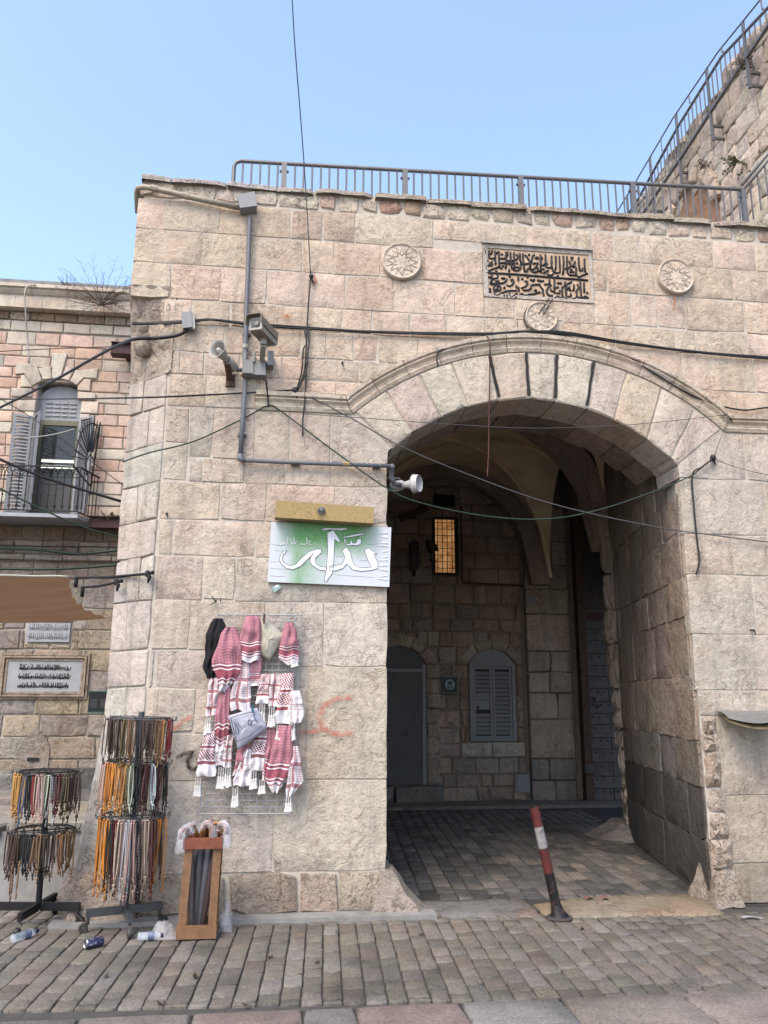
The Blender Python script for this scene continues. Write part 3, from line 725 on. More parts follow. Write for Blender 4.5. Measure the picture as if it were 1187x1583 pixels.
# inscription panel
pan = [at(748,381), at(912,389), at(911,466), at(750,459)]
X0, X1, Z0, Z1 = .905, 1.985, 5.325, 5.885
mb = MB(); mb.box((X0, -.001, Z0), (X1, .002, Z1)); ip = build('inscription_panel', mb, 'ochre_ground', gate)
def lbl(o, s): o['label'] = s; return o
lbl(ip, 'sunken ochre panel carved with two lines of black Arabic lettering')
mb = MB(); e_ = .045
mb.box((X0, -.012, Z0), (X0+e_, -.0015, Z1)); mb.box((X1-e_*.7, -.012, Z0), (X1, -.0015, Z1)); mb.box((X0+e_, -.011, Z1-.05), (X1-e_*.7, -.0015, Z1-.012)); mb.box((X0+e_, -.011, Z0), (X1-e_*.7, -.0015, Z0+.035)); mb.box((X0-.01, -.034, Z1-.011), (X1+.01, .0, Z1+.012))
build('panel_frame', mb, 'limestone', ip, False, (.72,.65,.57))
SA = [[(70,120),(70,200)],[(140,120),(150,170),(140,220),(150,280),(200,290),(270,270)],[(205,120),(200,175),(165,200)],[(265,130),(270,250),(265,330),(285,390),(250,400)],[(345,140),(345,300),(355,420),(350,470)],[(280,190),(330,150)],[(360,285),(440,290),(480,270)],[(485,160),(490,260),(490,420),(480,500)],[(520,150),(515,240)],[(580,160),(585,300),(600,430),(610,490),(660,530),(740,530),(790,490),(780,400)],[(650,165),(655,300),(660,430),(655,500)],[(690,200),(730,230),(720,290),(680,320)],[(770,180),(775,300),(800,390)],[(830,190),(840,320),(850,430),(870,560),(910,560),(930,500),(985,470)],[(875,210),(940,290),(985,380),(980,480)],[(1070,210),(1030,240),(1010,330),(1000,380)],[(800,400),(870,400),(950,390)],[(490,320),(560,340),(640,330)],[(500,380),(580,400),(660,390)],[(670,470),(740,460),(760,500)],[(690,380),(735,390)],[(215,360),(170,370),(150,420),(190,440),(210,400)],[(150,420),(90,450),(80,510),(130,540),(220,500),(290,480),(330,460)],[(360,380),(430,370),(480,390)],[(360,470),(400,500),(410,440),(450,440)],[(1040,400),(1080,380),(1130,390),(1110,440),(1060,500),(980,520)],[(1010,540),(1060,570),(1130,550),(1187,530)],[(550,500),(555,560)],
 [(200,620),(205,690),(180,780),(210,780)],[(120,670),(165,660),(190,700)],[(320,620),(315,680),(220,700)],[(270,750),(350,745),(340,790),(290,800),(170,810),(165,770)],[(300,790),(420,790),(480,760),(510,700)],[(600,750),(590,720),(630,710),(650,760),(610,830),(550,850),(500,820)],[(740,660),(740,740)],[(890,770),(880,740),(920,740),(930,800),(880,860),(800,890),(850,935),(940,935),(1000,890),(1000,830),(1060,820),(1187,810)],[(260,830),(340,840),(390,880),(370,930),(280,950),(235,920),(245,850)],[(285,930),(330,870)],[(250,950),(255,1030),(320,1040),(400,990),(500,950),(600,940),(710,940)],[(700,840),(705,890)],[(745,870),(750,960)],[(560,990),(565,1050),(600,1080),(670,1030),(720,990)],[(770,1030),(810,1000),(870,1045),(960,1020),(1050,1010),(1187,970)],[(1070,950),(1100,920),(1110,950)],[(1140,720),(1187,740)]]
DA = [(405,200),(110,340),(960,210),(1100,280),(1130,265),(1135,490),(560,650),(290,550),(925,665),(410,690),(450,690),(820,705),(1000,720),(1040,740),(1060,720),(455,880),(160,910),(165,960),(450,1050),(510,1050),(690,1080)]
SB = [[(75,165),(80,300),(80,400),(90,560),(150,560),(220,510),(250,520)],[(100,210),(110,260)],[(180,165),(185,300),(190,420),(230,450),(330,440)],[(60,410),(130,390),(200,340),(230,380)],[(315,190),(315,400),(340,480),(370,540)],[(405,200),(405,400),(400,500)],[(485,200),(490,380),(495,540),(430,565),(380,540),(330,500)],[(565,190),(575,330),(570,500),(555,600)],[(645,200),(650,400),(660,560),(700,605),(840,610)],[(730,215),(745,285),(775,215)],[(700,300),(730,400),(690,450),(600,470)],[(825,310),(790,400),(850,450),(840,560),(860,620),(900,650),(1000,600),(1090,570),(1040,550)],[(730,400),(800,430)],[(895,220),(905,400),(930,520),(980,520),(980,450)],[(1025,250),(1025,400),(1040,540)],[(220,570),(250,610),(320,605),(360,560)],[(0,330),(20,350),(0,380)],[(0,520),(60,510)],[(15,440),(15,480)],
 [(0,710),(80,740),(150,730)],[(0,800),(60,820),(90,880),(130,920),(120,980),(150,1050),(130,1080)],[(270,700),(270,790)],[(150,810),(230,800),(310,820),(240,870),(205,940),(220,1010),(270,1050),(340,1050)],[(375,680),(375,850),(380,990),(480,1000),(490,930)],[(290,900),(310,950),(380,960)],[(380,880),(470,870)],[(610,750),(600,840),(540,870),(540,1000),(550,1090),(500,1100),(450,1060),(370,1110)],[(750,750),(650,800),(620,870),(625,1000),(640,1130),(590,1120),(560,1050)],[(700,850),(710,940),(790,940),(800,810)],[(870,800),(900,880),(850,950),(860,1070),(800,1120),(750,1110)],[(720,1000),(740,1040),(700,1080),(670,1060)],[(935,750),(945,950),(960,1100),(880,1080)],[(1015,770),(1020,990)],[(960,1110),(1040,1060),(1110,1090),(1000,1120)],[(640,920),(700,870)]]
DB = [(740,490),(725,540),(780,535),(140,480),(20,240),(445,630),(460,780),(510,780),(1085,990)]
mb = MB()
for sts, dots, ox, oy, s_ in ((SA, DA, 745, 378, 13.19), (SB, DB, 830, 382, 13.965)):
    for st in sts: mb.tube([at(ox+x/s_, oy+y/s_, -.004) for x, y in st], .0105, 6)
    for x, y in dots: mb.ball(at(ox+x/s_, oy+y/s_, -.004), .014, 6, 4)
mb.tube([at(745+80/13.19, 378+575/13.19, -.004), at(745+640/13.19, 378+605/13.19, -.004), at(830+400/13.965, 382+660/13.965, -.004), at(830+1100/13.965, 382+720/13.965, -.004)], .011, 6)
build('lettering', mb, 'ink', ip, True)
# rosettes
def rosette(px, py, r, star):
    c = at(px, py); c.y = 0; rt = MB(); rt.lathe([(r*.98,.0), (r,-.0), (r,.045), (r*.95,.055), (r*.90,.050), (r*.86,.042), (.001,.042)], c, (0,-1,0), 28)
    o = build('rosette', rt, 'limestone', gate, True, (.95,.80,.65), auto=35)
    ln = MB(); n = 8 if star else 6
    for k in range(n):
        a = 2*math.pi*k/n; p = lambda q, rr: V3((c.x+rr*r*math.cos(q), -.043, c.z+rr*r*math.sin(q)))
        ln.tube([p(a, .80), p(a+math.pi/n*.8, .42), p(a+2*math.pi/n, .80)], r*.026, 5)
        ln.tube([p(a, .30), p(a+math.pi/n, .62), p(a+2*math.pi/n, .30)], r*.024, 5)
        ln.tube([p(a+math.pi/n, .62), p(a+math.pi/n, .85)], r*.024, 5)
    build('rosette_relief', ln, 'limestone', o, True, (.90,.755,.61))
rosette(620, 407, .185, True); rosette(1042, 430, .185, True); rosette(835, 493, .155, False)

# ================================================================== GATE CHAMBER (inside the arch)
ch = thing('gate_chamber', 'dark vaulted gate chamber of brown rubble masonry seen through the arch', 'chamber', (1.3, 6.6, 0))
BY = 6.55
mb = MB(); mb.box((-1.6, BY+.03, 0), (6.2, BY+.45, 5.9)); mb.box((3.9, 3.3, 4.75), (5.6, 6.58, 5.9)); mb.box((5.6, 3.3, 3.5), (6.1, 6.58, 5.9))  # last box: unseen, added over the outer opening to limit sky light
build('wall_body', mb, 'dark_mortar', ch)
rng = random.Random(21)
BR = [(0.652,0.465,0.343), (0.704,0.513,0.379), (0.599,0.422,0.310), (0.782,0.579,0.443), (0.678,0.495,0.379)]
BG = [(0.587,0.471,0.379), (0.521,0.422,0.343), (0.704,0.555,0.431), (0.611,0.495,0.403)]
holes = [(.55,1.50,0,2.50), (2.17,2.985,.94,2.44), (1.60,2.02,3.66,4.64), (3.12,6.2,0,5.9), (2.03,3.10,.70,.94)]
for rc in courses(rng, -.9, 3.15, 0.02, 3.5, (.20,.30), (.16,.46), holes) + courses(rng, -.4, 3.15, 3.5, 5.4, (.24,.29), (.34,.62), holes):
    low = rc[2] < .75; c = rng.choice(BG if low or rng.random() < .25 else BR)
    s = stone_mb(rectp(*rc), V3((0,BY,0)), XA, ZA, YN, rng, .05, rng.uniform(.0, .03), .006, .014, .007, .010, seg=.3)
    build('stone', s, 'rough_stone', ch, True, jitc(rng, c, .12), auto=30)
# door with its arched overlight
def arched(x0, x1, z0, zs, rise, n=10):
    c = (x0+x1)/2; hw = (x1-x0)/2; r_ = (hw*hw+rise*rise)/(2*rise); cz = zs+rise-r_
    return [(x0, z0), (x1, z0)] + [(c+hw*math.cos(math.pi*k/n) if False else c+hw-2*hw*k/n, cz+math.sqrt(max(0, r_*r_-(hw-2*hw*k/n)**2))) for k in range(n+1)]
dp = arched(.58, 1.47, .29, 2.16, .30)
mb = MB(); mb.prism([(x, BY-.008, z) for x, z in dp], (0, .03, 0)); dr = build('steel_door', mb, 'door_grey', ch); lbl(dr, 'plain dark grey steel door with arched fixed panel above')
mb = MB(); mb.box((.60, BY-.03, .30), (1.40, BY-.009, 2.04)); build('door_leaf', mb, 'door_grey', dr)
mb = MB(); mb.box((1.405, BY-.04, .29), (1.465, BY-.009, 2.17)); mb.box((.58, BY-.04, 2.045), (1.404, BY-.009, 2.10)); build('door_frame', mb, 'shutter_grey', dr)
mb = MB(); mb.tube([(1.30, BY-.03, 1.20), (1.30, BY-.07, 1.22), (1.30, BY-.07, 1.33), (1.30, BY-.03, 1.35)], .011, 6); build('handle', mb, 'steel_grey', dr)
mb = MB(); mb.box((1.31, BY-.055, 1.44), (1.39, BY-.0302, 1.55)); build('lock_box', mb, 'door_grey', dr)
mb = MB(); mb.box((1.09, BY-.04, 1.04), (1.17, BY-.0302, 1.14)); build('hatch', mb, 'sign_black', dr)
VR = [(0.756,0.581,0.446), (0.837,0.648,0.499), (0.702,0.540,0.419)]
def arch_ring(x0, x1, zs, rise, w, nst, cols, name='arch_stone'):
    c = (x0+x1)/2; hw = (x1-x0)/2; r_ = (hw*hw+rise*rise)/(2*rise); cz = zs+rise-r_; a_ = math.asin(min(1, hw/r_))
    for k in range(nst):
        t0, t1 = -a_+2*a_*k/nst, -a_+2*a_*(k+1)/nst; P = lambda t_, rr: (c+rr*math.sin(t_), cz+rr*math.cos(t_))
        s = stone_mb([P(t0, r_+.005), P(t1, r_+.005), P(t1, r_+w), P(t0, r_+w)], V3((0,BY,0)), XA, ZA, YN, rng, .05, .042, .004, .012, .004, .008)
        build(name, s, 'rough_stone', ch, True, jitc(rng, rng.choice(cols), .1), auto=30)
arch_ring(.58, 1.47, 2.17, .30, .20, 6, VR)
for i in range(8):   # jamb blocks right of the door
    s = stone_mb(rectp(1.47, 1.68+.03*(i % 2), .29+i*.235, .29+(i+1)*.235), V3((0,BY,0)), XA, ZA, YN, rng, .05, .045, .006, .012, .005, .008)
    build('stone', s, 'rough_stone', ch, True, jitc(rng, (.60,.48,.38), .10), auto=30)
for a, b in ((.3, .93), (.935, 1.72)):
    s = stone_mb(rectp(a, b, .02, .28), V3((0,BY-.2,0)), XA, ZA, YN, rng, .25, .0, .004, .02, .01, .01); build('doorstep', s, 'soot_stone', ch, True, jitc(rng, (.34,.315,.29), .1), auto=30)
mb = MB()
for st in ([(146,368),(158,364),(158,374),(146,390),(160,390)], [(166,366),(176,364),(172,376),(178,384),(166,390)]):
    mb.tube([at(590+x/4.396, 900+y/4.396, BY-.045) for x, y in st], .006, 5)
build('house_number', mb, 'text_grey', ch)
# louvred shutters
sh = thing('louvred_shutters', 'pair of grey steel louvred shutters in the dark chamber wall', 'shutters', (2.58, BY, .95))
X0, X1, Z0, Z1 = 2.19, 2.965, .955, 2.20
mb = MB(); mb.prism([(x, BY-.005, z) for x, z in arched(X0+.02, X1-.02, Z1, Z1+.005, .23)], (0, .03, 0)); build('head_panel', mb, 'shutter_grey', sh)
mb = MB(); mb.box((X0, BY-.05, Z0), (X0+.06, BY+.02, Z1)); mb.box((X1-.06, BY-.05, Z0), (X1, BY+.02, Z1)); mb.box((X0+.06, BY-.05, Z1-.05), (X1-.06, BY+.02, Z1)); mb.box((X0+.06, BY-.05, Z0), (X1-.06, BY+.02, Z0+.035)); build('frame', mb, 'shutter_grey', sh)
xm = (X0+X1)/2
for a, b in ((X0+.065, xm-.004), (xm+.004, X1-.065)):
    mb = MB(); mb.box((a, BY-.04, Z0+.04), (a+.035, BY-.01, Z1-.055)); mb.box((b-.035, BY-.04, Z0+.04), (b, BY-.01, Z1-.055)); mb.box((a+.035, BY-.04, Z0+.04), (b-.035, BY-.01, Z0+.08)); mb.box((a+.035, BY-.04, Z1-.10), (b-.035, BY-.01, Z1-.055))
    lf = build('shutter_leaf', mb, 'shutter_grey', sh); n = 15
    for k in range(n):
        z = Z0+.10+(Z1-.13-Z0-.10)*(k+.5)/n
        if a < xm-.1 and 5 <= k <= 7: continue
        mb = MB(); mb.add([(a+.035, BY-.048, z-.03), (b-.035, BY-.048, z-.03), (b-.035, BY-.008, z+.028), (a+.035, BY-.008, z+.028), (a+.035, BY-.043, z-.034), (b-.035, BY-.043, z-.034), (b-.035, BY-.003, z+.022), (a+.035, BY-.003, z+.022)], [(0,1,2,3),(7,6,5,4),(0,4,5,1),(2,6,7,3),(1,5,6,2),(0,3,7,4)])
        build('slat', mb, 'shutter_grey', lf)
    if a < xm-.1:
        mb = MB(); mb.box((a+.036, BY-.03, 1.45), (b-.036, BY-.015, 1.71)); build('blank_panel', mb, 'shutter_grey', lf)
        mb = MB(); mb.box((a+.05, BY-.05, 1.46), (a+.09, BY-.031, 1.51)); build('latch', mb, 'sign_black', lf)
mb = MB(); mb.box((X0+.05, BY+.022, Z0), (X1-.05, BY+.028, Z1)); build('backing', mb, 'sign_black', sh)
arch_ring(2.17, 2.985, 2.20, .235, .17, 4, [(.66,.52,.40), (.60,.46,.35), (.80,.66,.54)])
for a, b in ((2.03, 2.55), (2.555, 3.10)):
    s = stone_mb(rectp(a, b, .70, .94), V3((0,BY,0)), XA, ZA, YN, rng, .05, .055, .004, .015, .005, .010); build('sill_stone', s, 'rough_stone', ch, True, jitc(rng, (.76,.66,.54), .06), auto=30)
# lit barred window
wt = thing('barred_window', 'small barred window glowing orange high in the dark chamber', 'window', (1.81, BY, 3.68))
mb = MB(); mb.box((1.65, BY+.012, 3.70), (1.985, BY+.022, 4.62)); build('lit_pane', mb, 'lit_window', wt)
mb = MB(); mb.box((1.60, BY-.03, 3.66), (1.648, BY+.02, 4.66)); mb.box((1.987, BY-.03, 3.66), (2.05, BY+.02, 4.66)); mb.box((1.648, BY-.03, 4.622), (1.987, BY+.02, 4.66)); mb.box((1.648, BY-.03, 3.66), (1.987, BY+.02, 3.70)); build('frame', mb, 'sign_black', wt)
for k in range(4):
    mb = MB(); x = 1.65+.335*(k+.5)/4; mb.tube([(x, BY-.005, 3.70), (x, BY-.005, 4.62)], .007, 5); build('bar', mb, 'sign_black', wt)
for k in range(8):
    mb = MB(); z = 3.72+.90*(k+.5)/8; mb.tube([(1.65, BY-.018, z), (1.985, BY-.018, z)], .006, 5); build('bar', mb, 'sign_black', wt)
# police notice, hanging sign, grille, floodlight, boxes
ps = thing('notice_plate', 'small black notice with a pale green round emblem beside the door', 'sign', (1.85, BY, 1.70))
mb = MB(); mb.box((1.715, BY-.05, 1.70), (1.985, BY-.03, 1.99)); build('plate', mb, 'sign_black', ps)
for z_ in (1.705, 1.97):
    mb = MB(); mb.box((1.725, BY-.054, z_), (1.975, BY-.0505, z_+.015)); build('edge_stripe', mb, 'sign_teal', ps)
c = V3((1.862, BY-.0505, 1.848)); mb = MB(); mb.lathe([(.082,0), (.082,.004), (.001,.0045)], c, (0,-1,0), 20); em = build('emblem', mb, 'sign_pale', ps)
mb = MB(); mb.lathe([(.034,0), (.034,.002), (.001,.0024)], c+V3((0,-.0048,.022)), (0,-1,0), 14); mb.prism([c+V3((-.05,-.005,.032)), c+V3((.05,-.005,.032)), c+V3((.042,-.005,.05)), c+V3((-.042,-.005,.05))], (0,-.002,0)); mb.prism([c+V3((-.052,-.005,-.06)), c+V3((.052,-.005,-.06)), c+V3((.04,-.005,-.022)), c+V3((-.04,-.005,-.022))], (0,-.002,0)); build('emblem_figure', mb, 'sign_black', em)
mb = MB(); mb.bar(c+V3((-.03,-.009,-.03)), c+V3((.045,-.009,-.06)), .004, .009); build('emblem_sash', mb, 'sign_pale', em)
hs = thing('hanging_sign', 'narrow upright black box sign left of the lit window', 'sign', (1.23, BY-.3, 3.70))
mb = MB(); mb.box((1.20, BY-.36, 3.72), (1.31, BY-.05, 4.17)); build('case', mb, 'sign_black', hs)
mb = MB(); mb.box((1.194, BY-.34, 3.76), (1.1995, BY-.07, 4.13)); build('face', mb, 'text_grey', hs)
mb = MB(); mb.tube([(1.25, BY-.2, 3.70), (1.25, BY-.2, 3.60)], .03, 8); build('bracket', mb, 'sign_black', hs)
fl = thing('floodlight', 'small brown floodlight in front of the lit window', 'lamp', (1.55, BY-.3, 3.9))
mb = MB(); mb.add([(1.44,BY-.32,4.22),(1.62,BY-.30,4.13),(1.66,BY-.30,4.02),(1.52,BY-.32,4.0),(1.46,BY-.12,4.18),(1.60,BY-.12,4.10),(1.62,BY-.12,4.04),(1.52,BY-.12,4.03)], [(0,1,2,3),(7,6,5,4),(0,4,5,1),(1,5,6,2),(2,6,7,3),(3,7,4,0)]); build('housing', mb, 'wood_dark', fl)
mb = MB(); mb.tube([(1.58,BY-.12,4.06), (1.56,BY-.1,3.92), (1.56,BY+.0,3.90)], .025, 6); build('bracket', mb, 'sign_black', fl)
gr = thing('wall_grille', 'dark rectangular vent grille above the lit window', 'grille', (1.75, BY, 4.85))
mb = MB(); mb.box((1.62, BY-.06, 4.84), (1.99, BY-.02, 5.05)); build('plate', mb, 'sign_black', gr)
for k in range(5):
    mb = MB(); mb.box((1.63, BY-.075, 4.855+k*.038), (1.98, BY-.061, 4.872+k*.038)); build('slat', mb, 'wrought_iron', gr)
tb = thing('strip_light', 'dark slanted strip light fitting on the upper chamber wall', 'lamp', (1.2, BY, 4.7))
mb = MB(); mb.bar((1.02, BY-.14, 4.58), (1.50, BY-.14, 4.80), .08, .11); build('housing', mb, 'wood_dark', tb); mb = MB(); mb.box((1.22, BY-.10, 4.62), (1.30, BY-.0, 4.70)); build('bracket', mb, 'sign_black', tb)
cb = thing('meter_cabinet', 'small grey metal cabinet low on the chamber wall', 'cabinet', (3.02, BY, .15))
mb = MB(); mb.box((2.90, BY-.09, .16), (3.14, BY-.0, .44)); build('case', mb, 'box_grey', cb); mb = MB(); mb.box((2.93, BY-.1, .19), (3.11, BY-.0905, .41)); build('door', mb, 'box_grey', cb)
cp = thing('chamber_conduit', 'thin brown conduit running beside and below the blind arch', 'pipe', (2.1, BY, 3.5))
mb = MB(); mb.tube([(2.10, BY-.05, 4.86), (2.10, BY-.05, 3.56), (2.14, BY-.05, 3.53), (3.2, BY-.05, 3.50), (3.27, BY-.07, 3.42), (3.27, BY-.07, 3.25)], .016, 6); build('pipe', mb, 'wood_dark', cp); mb = MB(); mb.box((3.18, BY-.12, 3.15), (3.34, BY-.03, 3.30)); build('junction_box', mb, 'box_grey', cp)
# pier and its courses
z = .0; rng = random.Random(31)
while z < 4.9:
    h = rng.choice([.34, .42, .62]); zt = min(4.9, z+h); xs_ = [3.17, 3.93] if h > .5 else [3.17, 3.17+rng.uniform(.3,.5), 3.93]
    for i in range(len(xs_)-1):
        s = stone_mb(rectp(xs_[i], xs_[i+1], z, zt), V3((0,BY-.10,0)), XA, ZA, YN, rng, .12, .0, .005, .014, .005, .008); build('pier_stone', s, 'rough_stone', ch, True, jitc(rng, (.72,.58,.46) if z > .6 else (.46,.41,.36), .1), auto=30)
    z = zt
# blind arch on the back wall: pointed ring
def pointed(xa, xb, zs, rise, n=9):
    c = (xa+xb)/2; hw = (xb-xa)/2
    out = []
    for k in range(2*n+1):
        t_ = k/n-1; x = c+hw*t_; out.append((x, zs+rise*math.sqrt(max(0, 1-abs(t_)**2.0))*(1-.06*(1-abs(t_)))+rise*.06*(1-abs(t_))))
    return out
def arch_blocks(a, b, y0, y1, name, c, nper=2):
    for k in range(0, len(a)-1, nper):
        i1 = min(k+nper, len(a)-1); pl = [a[j] for j in range(k, i1+1)] + [b[j] for j in range(i1, k-1, -1)]
        mb = MB(); mb.prism([(x, y0, z) for x, z in pl], (0, y1-y0, 0)); build(name, mb, 'rough_stone', ch, False, jitc(rng, c, .14))
pi_, po = pointed(.35, 3.24, 3.50, 1.82), pointed(.03, 3.56, 3.50, 2.12)
arch_blocks(pi_, po, BY-.30, BY-.002, 'blind_arch_stone', (.66,.52,.41))
# transverse rib between the bays
ri, ro = pointed(.05, 3.30, 3.60, 1.80), pointed(-.20, 3.56, 3.60, 2.05)
arch_blocks(ri, ro, 3.30, 3.72, 'rib_stone', (.80,.65,.52))
def groin(x0, x1, y0, y1, zs, rise):
    def f(u, v):
        a, b = 2*u-1, 2*v-1; p = lambda t_: math.sqrt(max(0, 1-t_*t_))
        return V3((x0+(x1-x0)*u, y0+(y1-y0)*v, zs+rise*max(p(a), p(b))+.02*noise.noise(V3((u*5, v*5, 1)))))
    return f
mb = MB(); mb.grid(groin(.05, 3.56, 3.72, BY-.28, 3.62, 1.92), 36, 36); mb.grid(groin(-.15, 3.35, .86, 3.30, 4.35, 1.38), 36, 30)
build('vault', mb, 'plaster', ch, True, fix=False)
for x0, x1, y0, y1, zs, rs in ((.05, 3.56, 3.72, BY-.28, 3.62, 1.92),):
    for s_ in (0, 1):
        mb = MB(); g = groin(x0, x1, y0, y1, zs, rs); pts = [g(t_/20, (t_/20) if s_ == 0 else 1-t_/20)-V3((0,0,.012)) for t_ in range(21)]
        mb.tube(pts, .045, 6); build('groin_rib', mb, 'plaster', ch, True)
mb = MB(); mb.box((-1.6, .9, 0), (-1.45, BY, 5.85)); build('side_wall', mb, 'soot_stone', ch, False, (.40,.31,.24))
# spandrel walls beside the vault on the right
RW0, RW1 = V3((XR, .02, 0)), V3((3.40, 3.42, 0)); RU = (RW1-RW0).normalized(); RN = V3((-RU.y, RU.x, 0)); RL = (RW1-RW0).length
mb = MB(); mb.prism([RW0+RU*.46-RN*.012, RW1-RN*.012, V3((3.9,3.42,0)), V3((3.2,.46,0))], (0,0,5.86)); build('side_wall', mb, 'dark_mortar', ch)
rng = random.Random(41)
for rc in courses(rng, .02, RL-.30, .03, 5.0, (.34,.60), (.45,1.0)):
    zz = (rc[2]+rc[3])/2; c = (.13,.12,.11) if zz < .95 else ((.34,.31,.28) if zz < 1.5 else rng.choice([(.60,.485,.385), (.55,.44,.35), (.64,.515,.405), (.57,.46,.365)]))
    if rc[0] < .46 and rc[3] > 3.7: continue
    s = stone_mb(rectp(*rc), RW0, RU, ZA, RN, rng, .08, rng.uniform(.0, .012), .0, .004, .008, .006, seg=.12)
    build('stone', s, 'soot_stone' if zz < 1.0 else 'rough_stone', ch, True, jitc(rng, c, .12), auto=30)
# end pilaster: stepped edge, broken away near the ground
z = 0.02
while z < 3.75:
    h = rng.uniform(.30, .62) if z > 1.6 else rng.uniform(.18, .34); zt = min(3.75, z+h); back = 0 if z > 1.55 else .10+.22*(1.55-z)/1.55
    for i, (a, b, pr) in enumerate(((RL-.34, RL-.20, .03), (RL-.19+back*.2, RL+.06-back*.2, .09-back*.35))):
        s = stone_mb([(a+rng.uniform(0,.03), z), (b-rng.uniform(0,.05)-back*.3, z), (b-rng.uniform(0,.05)-back*.3, zt), (a+rng.uniform(0,.03), zt)], RW0, RU, ZA, RN, rng, .25, pr+rng.uniform(-.02,.02), .004, .03, .014, .02, seg=.10)
        build('pilaster_stone', s, 'rough_stone', ch, True, jitc(rng, (.62,.50,.395) if z > 1.5 else (.72,.59,.47), .10), auto=30)
    z = zt
boulder('broken_footing', [(2.95,2.9), (3.4,2.75), (3.75,3.1), (3.7,3.75), (3.2,3.8), (2.85,3.4)], [(3.25,3.1), (3.45,3.05), (3.6,3.2), (3.6,3.6), (3.35,3.6), (3.2,3.4)], .17, 'soot_stone', (.34,.31,.28), 9, rough=.05, parent=ch)

# iron clad gate leaf
ig = thing('iron_gate_leaf', 'tall open gate leaf clad in studded iron plates inside the passage', 'gate leaf', (4.6, 6.4, 0))
LY = 6.36
mb = MB(); mb.box((4.02, LY+.0, .03), (5.5, LY+.10, 4.66)); build('timber_leaf', mb, 'wood_dark', ig)
rng = random.Random(51); z = .04; kk = 0
while z < 4.62:
    h = rng.uniform(.17, .215); zt = min(z+h, 4.64); x = 4.16; off = [0, .21][kk % 2]
    for a, b in ((4.16, 4.50+off), (4.503+off, 5.05), (5.053, 5.48)):
        mb = MB(); b0 = .006; mb.add([(a, LY-.003, z+.006), (b, LY-.003, z+.006), (b, LY-.003, zt-.002), (a, LY-.003, zt-.002), (a+.004, LY-.022-rng.uniform(0,.012), z+.008), (b-.004, LY-.022-rng.uniform(0,.012), z+.008), (b-.004, LY-.008, zt-.004), (a+.004, LY-.008, zt-.004)], [(4,5,6,7), (0,1,5,4), (1,2,6,5), (2,3,7,6), (3,0,4,7)])
        n = max(3, int((b-a)/.13))
        for q in range(n): mb.ball((a+(b-a)*(q+.5)/n, LY-.016, zt-.05), .017, 6, 3)
        build('iron_plate', mb, 'iron_plate', ig)
    z = zt; kk += 1
mb = MB(); mb.box((4.02, LY-.07, .03), (4.10, LY-.001, 4.66)); mb.box((4.105, LY-.05, .03), (4.155, LY-.002, 4.66)); build('edge_post', mb, 'wood_dark', ig)
mb = MB(); mb.box((4.158, LY-.035, 2.92), (5.4, LY-.0185, 3.05)); build('iron_band', mb, 'maroon_beam', ig)
mb = MB(); mb.box((4.0, LY-.12, .46), (4.17, LY-.03, .60)); build('bolt_case', mb, 'iron_plate', ig)
mb = MB(); mb.tube([(4.24, LY-.02, 1.66), (4.24, LY-.07, 1.62), (4.30, LY-.07, 1.52), (4.30, LY-.02, 1.50)], .014, 6); build('pull_ring', mb, 'iron_plate', ig)

# ================================================================== LEFT BUILDING
lb = thing('corner_house', 'pink stone house with shuttered balcony door and white cornice', 'house', (-5, 6.9, 0))
LBY = 6.9
def lp(px, py): p = at(px, py, LBY); return (p.x, p.z)
WX0, WX1, WZ0, WZ1 = lp(50,700)[0]-.02, lp(121,650)[0]+.02, 4.55, 6.72
mb = MB(); mb.box((-9.5, LBY+.02, 0), (WX0, LBY+.6, 8.66)); mb.box((WX1, LBY+.02, 0), (-2.2, LBY+.6, 8.66)); mb.box((WX0, LBY+.02, 0), (WX1, LBY+.6, WZ0)); mb.box((WX0, LBY+.02, WZ1+.22), (WX1, LBY+.6, 8.66))
build('wall_body', mb, 'mortar', lb)
mb = MB(); mb.box((-9.5, LBY+.6, 0), (-2.2, 12, .02)); mb.box((-9.5, LBY+.6, 8.4), (-2.2, 12, 8.6)); mb.box((-9.5, 12, 0), (-2.2, 12.2, 8.6)); mb.box((-9.7, LBY+.02, 0), (-9.5, 12.2, 8.6)); mb.box((-2.2, 7.3, 0), (-2.0, 12.2, 8.6)); build('room_shell', mb, 'mortar', lb)
rng = random.Random(61)
LP = [(.86,.60,.46), (.88,.63,.49), (.84,.57,.43), (.88,.70,.56), (.89,.66,.53), (.86,.61,.48)]
LW = [(.90,.80,.66), (.88,.77,.62)]
whole = (WX0, WX1, WZ0, WZ1+.2)
def lstone(poly, c, proud, mat='pale_ashlar', name='stone', bev=.010, rough=.003, **k):
    s = stone_mb(poly, V3((0,LBY,0)), XA, ZA, YN, rng, .04, proud, .006, bev, .003, rough, seg=.4, flat=True, **k)
    return build(name, s, mat, lb, True, jitc(rng, c, .07), auto=30)
for rc in courses(rng, -6.9, -2.9, 4.55, 7.82, (.196,.206), (.30,.58), [whole]):
    lstone(rectp(*rc), rng.choice(LW) if rng.random() < .12 else rng.choice(LP), .008)
for rc in courses(rng, -6.9, -2.9, 7.84, 8.03, (.19,.19), (.36,.52)): lstone(rectp(*rc), rng.choice(LW), .022, name='frieze_stone')
